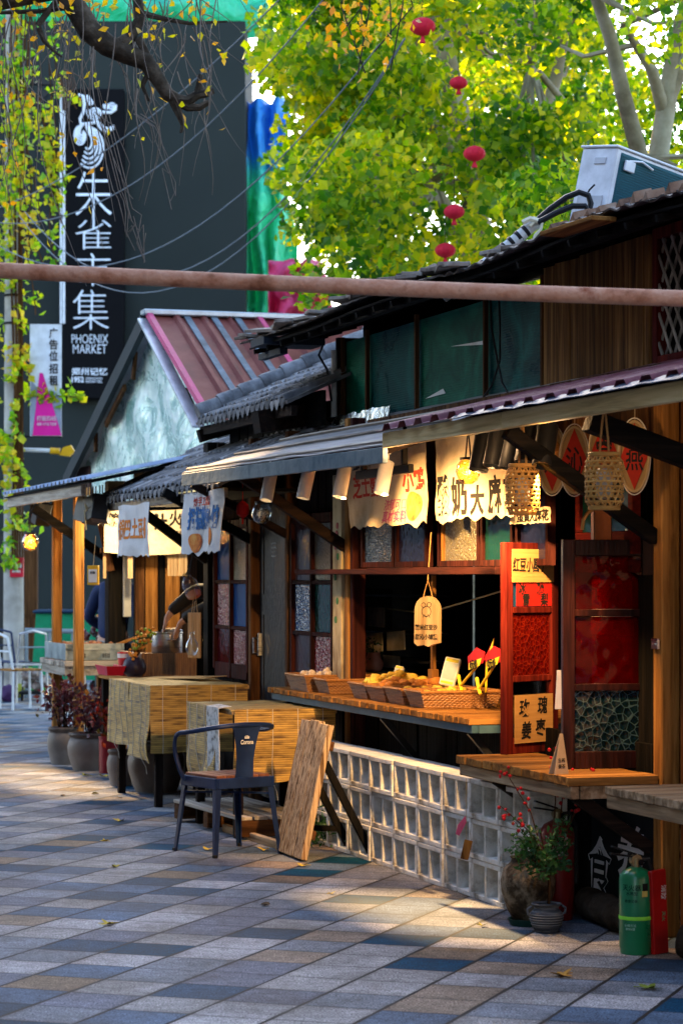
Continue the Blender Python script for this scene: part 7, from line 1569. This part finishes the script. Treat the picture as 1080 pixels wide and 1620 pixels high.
# ------------------------------------------------------------------ people
SKIN = mk('skin', [(.36, .19, .125), (.52, .31, .22)], scale=12, rough=.5, bump=.05)
def skinned(name, verts, edges, m, parent, sub=2):
    me = bpy.data.meshes.new(name); me.from_pydata([v[:3] for v in verts], edges, []); me.materials.append(m)
    o = bpy.data.objects.new(name, me); col.objects.link(o); md = o.modifiers.new('skin', 'SKIN'); md.use_smooth_shade = True
    sv = me.skin_vertices[0].data
    for i, v in enumerate(verts): r = v[3]; sv[i].radius = (r, v[4] if len(v) > 4 else r)
    sv[0].use_root = True
    s = o.modifiers.new('sub', 'SUBSURF'); s.levels = sub; s.render_levels = sub
    if parent: o.parent = parent
    return o
def person(label, loc, rz, F, hands, elbows, jacket, trousers, hair, lean=.06, curl=False):
    """local frame: the person faces -y; hands / elbows are (left(+x), right(-x)) points"""
    t = thing('person', label, 'person', loc, rz, F=F); b = []
    verts = [(0, 0, .90, .13, .10), (0, -.01, 1.08, .13, .095), (0, -lean*.7, 1.28, .15, .10), (0, -lean, 1.40, .07, .065), (0, -lean - .01, 1.48, .052, .052), (0, -lean - .035, 1.56, .075, .088), (0, -lean - .03, 1.65, .078, .092), (0, -lean - .02, 1.71, .05, .06)]
    edges = [(0, 1), (1, 2), (2, 3), (3, 4), (4, 5), (5, 6), (6, 7)]
    for s, k in ((1, 0), (-1, 1)):
        n = len(verts); verts += [(s*.18, -lean, 1.37, .062), (*elbows[k], .043), (*(Vector(elbows[k]).lerp(Vector(hands[k]), .5)), .037), (*hands[k], .027)]; edges += [(3, n), (n, n+1), (n+1, n+2), (n+2, n+3)]
        d = ((Vector(hands[k]) - Vector(elbows[k])).normalized()*.55 + Vector((0, 0, -.75))).normalized() if curl else (Vector(hands[k]) - Vector(elbows[k])).normalized(); side = Vector((d.y, -d.x, 0)).normalized(); palm = Vector(hands[k]) + d*(.045 if curl else .07) + Vector((0, 0, -.012))
        verts.append((*palm, .030, .018)); edges.append((n+3, n+4))
        for f_, (off, L) in enumerate([(o_, l_*(.72 if curl else 1)) for o_, l_ in ((-.028, .066), (-.010, .076), (.009, .072), (.026, .056))]):
            m0 = len(verts); q0 = palm + side*off*.8 + d*.022; q1 = palm + side*off*1.1 + d*(.022 + L*.5) + Vector((0, 0, -.006)); q2 = palm + side*off*1.1 + d*(.022 + L*.85) + Vector((0, 0, -.035))
            verts += [(*q0, .0105), (*q1, .0092), (*q2, .0075)]; edges += [(n+4, m0), (m0, m0+1), (m0+1, m0+2)]
        m0 = len(verts); q1 = palm + side*(-s*.035) + d*.0 + Vector((0, 0, -.012)); q2 = palm + side*(-s*.045) + d*.035 + Vector((0, 0, -.03)); verts += [(*q1, .0115), (*q2, .009)]; edges += [(n+3, m0), (m0, m0+1)]
        n = len(verts); verts += [(s*.10, .0, .84, .095), (s*.11, -.015, .48, .065), (s*.115, .01, .10, .042), (s*.12, -.10, .035, .040, .03), (s*.125, -.17, .028, .034, .022)]; edges += [(0, n), (n, n+1), (n+1, n+2), (n+2, n+3), (n+3, n+4)]
    skinned('body', verts, edges, SKIN, t)
    jv = [(0, .0, .84, .165, .125), (0, -.01, 1.08, .165, .125), (0, -lean*.7, 1.28, .185, .13), (0, -lean, 1.405, .105, .09)]; je = [(0, 1), (1, 2), (2, 3)]
    for s, k in ((1, 0), (-1, 1)):
        e_, h_ = Vector(elbows[k]), Vector(hands[k]); n = len(jv); jv += [(s*.19, -lean, 1.37, .085), (*(Vector((s*.19, -lean, 1.37)).lerp(e_, .55)), .066), (*e_, .062), (*e_.lerp(h_, .5), .056), (*e_.lerp(h_, .98), .043)]; je += [(3, n), (n, n+1), (n+1, n+2), (n+2, n+3), (n+3, n+4)]
    skinned('jacket', jv, je, jacket, t)
    tv = [(0, 0, .90, .14, .115)]; te = []
    for s in (-1, 1): n = len(tv); tv += [(s*.10, 0, .82, .115), (s*.11, -.015, .48, .085), (s*.115, .01, .12, .07)]; te += [(0, n), (n, n+1), (n+1, n+2)]
    skinned('trousers', tv, te, trousers, t)
    mb = MB(); mb.ico((0, -lean - .012, 1.665), .108, 3, (.86, 1.0, .92), .12)
    for v in list(mb.bm.verts):
        if v.co.y < -lean - .07 and v.co.z < 1.69: mb.bm.verts.remove(v)
    mb.build('hair', hair, t, False)
    mb = MB()
    for s in (-1, 1): mb.ico((s*.031, -lean - .118, 1.615), .011, 2)
    each(mb, 'eye', flat('eye_dark', (.03, .02, .015), .2), t, False)
    mb = MB(); mb.tube([(0, -lean - .115, 1.62), (0, -lean - .137, 1.578), (0, -lean - .12, 1.568)], [.009, .014, .012], 8); mb.build('nose', SKIN, t, False)
    mb = MB(); mb.tube([(-.024, -lean - .112, 1.54), (0, -lean - .122, 1.538), (.024, -lean - .112, 1.54)], [.004, .007, .004], 6); mb.build('mouth', flat('lip', (.34, .10, .085), .5), t, False)
    mb = MB()
    for s in (-1, 1): mb.ico((s*.083, -lean - .025, 1.60), .025, 2, (.4, .7, 1.1)); mb.ico((s*.12, -.10, .04), .052, 2, (.85, 2.3, .75))
    mb.bm.free()
    mb = MB()
    for s in (-1, 1): mb.ico((s*.082, -lean - .025, 1.60), .025, 2, (.4, .7, 1.1))
    each(mb, 'ear', SKIN, t, False)
    for s in (-1, 1):
        mb = MB(); mb.ico((s*.122, -.085, .045), .052, 2, (.9, 2.4, .85))
        for v in mb.bm.verts: v.co.z = max(.002, v.co.z)
        mb.build('shoe', BLACKM, t, False)
    return t
HAIR = flat('black_hair', (.012, .010, .009), .5)
pb = Vector((-6.78, .66, 0)); wr = PX(267, -6.88, 970); el = PX(312, -6.84, 934); wl_ = PX(288, -6.72, 980); el2 = PX(330, -6.6, 962)
person('person in dark jacket reaching both hands into the steel stock pot', tuple(pb), 0, True, (tuple(wl_ - pb), tuple(wr - pb)), (tuple(el2 - pb), tuple(el - pb)), mk('black_padded_jacket', [(.010, .009, .008), (.03, .026, .022)], scale=5, rough=.6, bump=.4), flat('dark_trousers', (.02, .02, .025), .8), HAIR, .05, True)
p2 = at(178, 0, 23.0)
person('person in navy jacket standing with their back turned behind the dark stall post', (p2.x, 23.0, 0), R(150), False, ((.30, -.30, 1.0), (-.28, -.25, 1.02)), ((.30, -.02, 1.12), (-.30, .0, 1.12)), flat('navy_jacket', (.008, .018, .06), .7), flat('grey_trousers', (.05, .05, .055), .8), HAIR)
# ------------------------------------------------------------------ fallen leaves
LEAFY = mk('dry_yellow_leaf', [(.42, .28, .03), (.58, .44, .06)], scale=20, rough=.7, bump=.2); LEAFO = mk('dry_orange_leaf', [(.32, .13, .02), (.52, .28, .05)], scale=20, rough=.7, bump=.2); LEAFG = mk('dry_green_leaf', [(.10, .16, .02), (.22, .26, .04)], scale=20, rough=.7)
def leaf_obj(px, py, s, m, label, curl=.5, pts=5):
    p = G(px, py); mb = MB(); vs = []; N = pts*4
    for k in range(N):
        a = 6.283*k/N; r = s*(.62 + .38*math.cos(a*pts/1.0))*(1 if pts > 3 else 1) if pts > 3 else s*(.55 + .45*abs(math.cos(a*.5)))
        r = max(r, s*.34); vs.append(mb.bm.verts.new((r*math.cos(a), r*math.sin(a)*.85, .006 + curl*s*.55*(abs(math.sin(a*1.0 + px)))**2*(r/s))))
    c_ = mb.bm.verts.new((0, 0, .004))
    for k in range(N): mb.bm.faces.new((c_, vs[k], vs[(k+1) % N]))
    mb.tube([(0, 0, .006), (-s*.6, s*.3, .008), (-s*1.1, s*.45, .006)], .0018, 4)
    return single(mb, 'fallen_leaf', m, label, 'leaf', tuple(p), R(rnd.uniform(0, 360)), 'fallen leaves on the paving', absf=False, sharp=80)
leaf_obj(888, 1545, .058, LEAFO, 'large orange maple shaped leaf on the paving in front of the green extinguisher', .7); leaf_obj(1027, 1566, .055, LEAFG, 'greenish leaf on the paving below the slatted table', .6)
for px, py, s in ((190, 1300, .05), (172, 1464, .045), (182, 1373, .035), (166, 1332, .03), (524, 1415, .025), (480, 1371, .035), (330, 1345, .04), (418, 1346, .05), (762, 1466, .03), (135, 1228, .045), (165, 1229, .04), (178, 1228, .03), (150, 1257, .035)):
    leaf_obj(px, py, s, LEAFY, 'small yellow leaf curled on the paving', .8, rnd.choice((3, 5)))
for px, py, s in ((290, 1210+70, .02), (730, 1411, .03), (420, 1433, .03), (100, 1260, .025), (190, 1263, .025)):
    leaf_obj(px, py, s, mk('brown_leaf', [(.05, .03, .015), (.12, .07, .03)], scale=20), 'small brown shrivelled leaf on the paving', .6, 3)
# ------------------------------------------------------------------ warm bulbs inside the stalls
def bulb(x, y, z, e, label):
    t = thing('hanging_bulb', label, 'bulb', (x, y, z)); mb = MB(); mb.lathe([(.001, -.045), (.022, -.035), (.03, -.012), (.022, .015), (.013, .03), (.013, .05), (.001, .05)], 16); mb.build('bulb', glow('bulb_glass', (1, .65, .28), 1.2), t, False); mb = MB(); mb.tube([(0, 0, .05), (0, 0, .3)], .004, 5); mb.build('cord', BLACKM, t, False)
    lamp('POINT', FW(x, y, z - .09), e, (1, .72, .38), None, .04)
b1 = PX(216, -8.4, 828); b2 = PX(322, -7.15, 825)
bulb(b1.x, b1.y, b1.z, 15, 'lit bulb hanging behind the orange lettered banner before the inner cloth'); bulb(b2.x, b2.y, b2.z, 7, 'lit bulb hanging over the bun stall counter behind the blue lettered banner'); bulb(-9.7, .12, 2.06, 4, 'lit bulb hanging high over the charcoal grill')
print('objects', len(bpy.data.objects), 'verts', sum(len(m.vertices) for m in bpy.data.meshes))
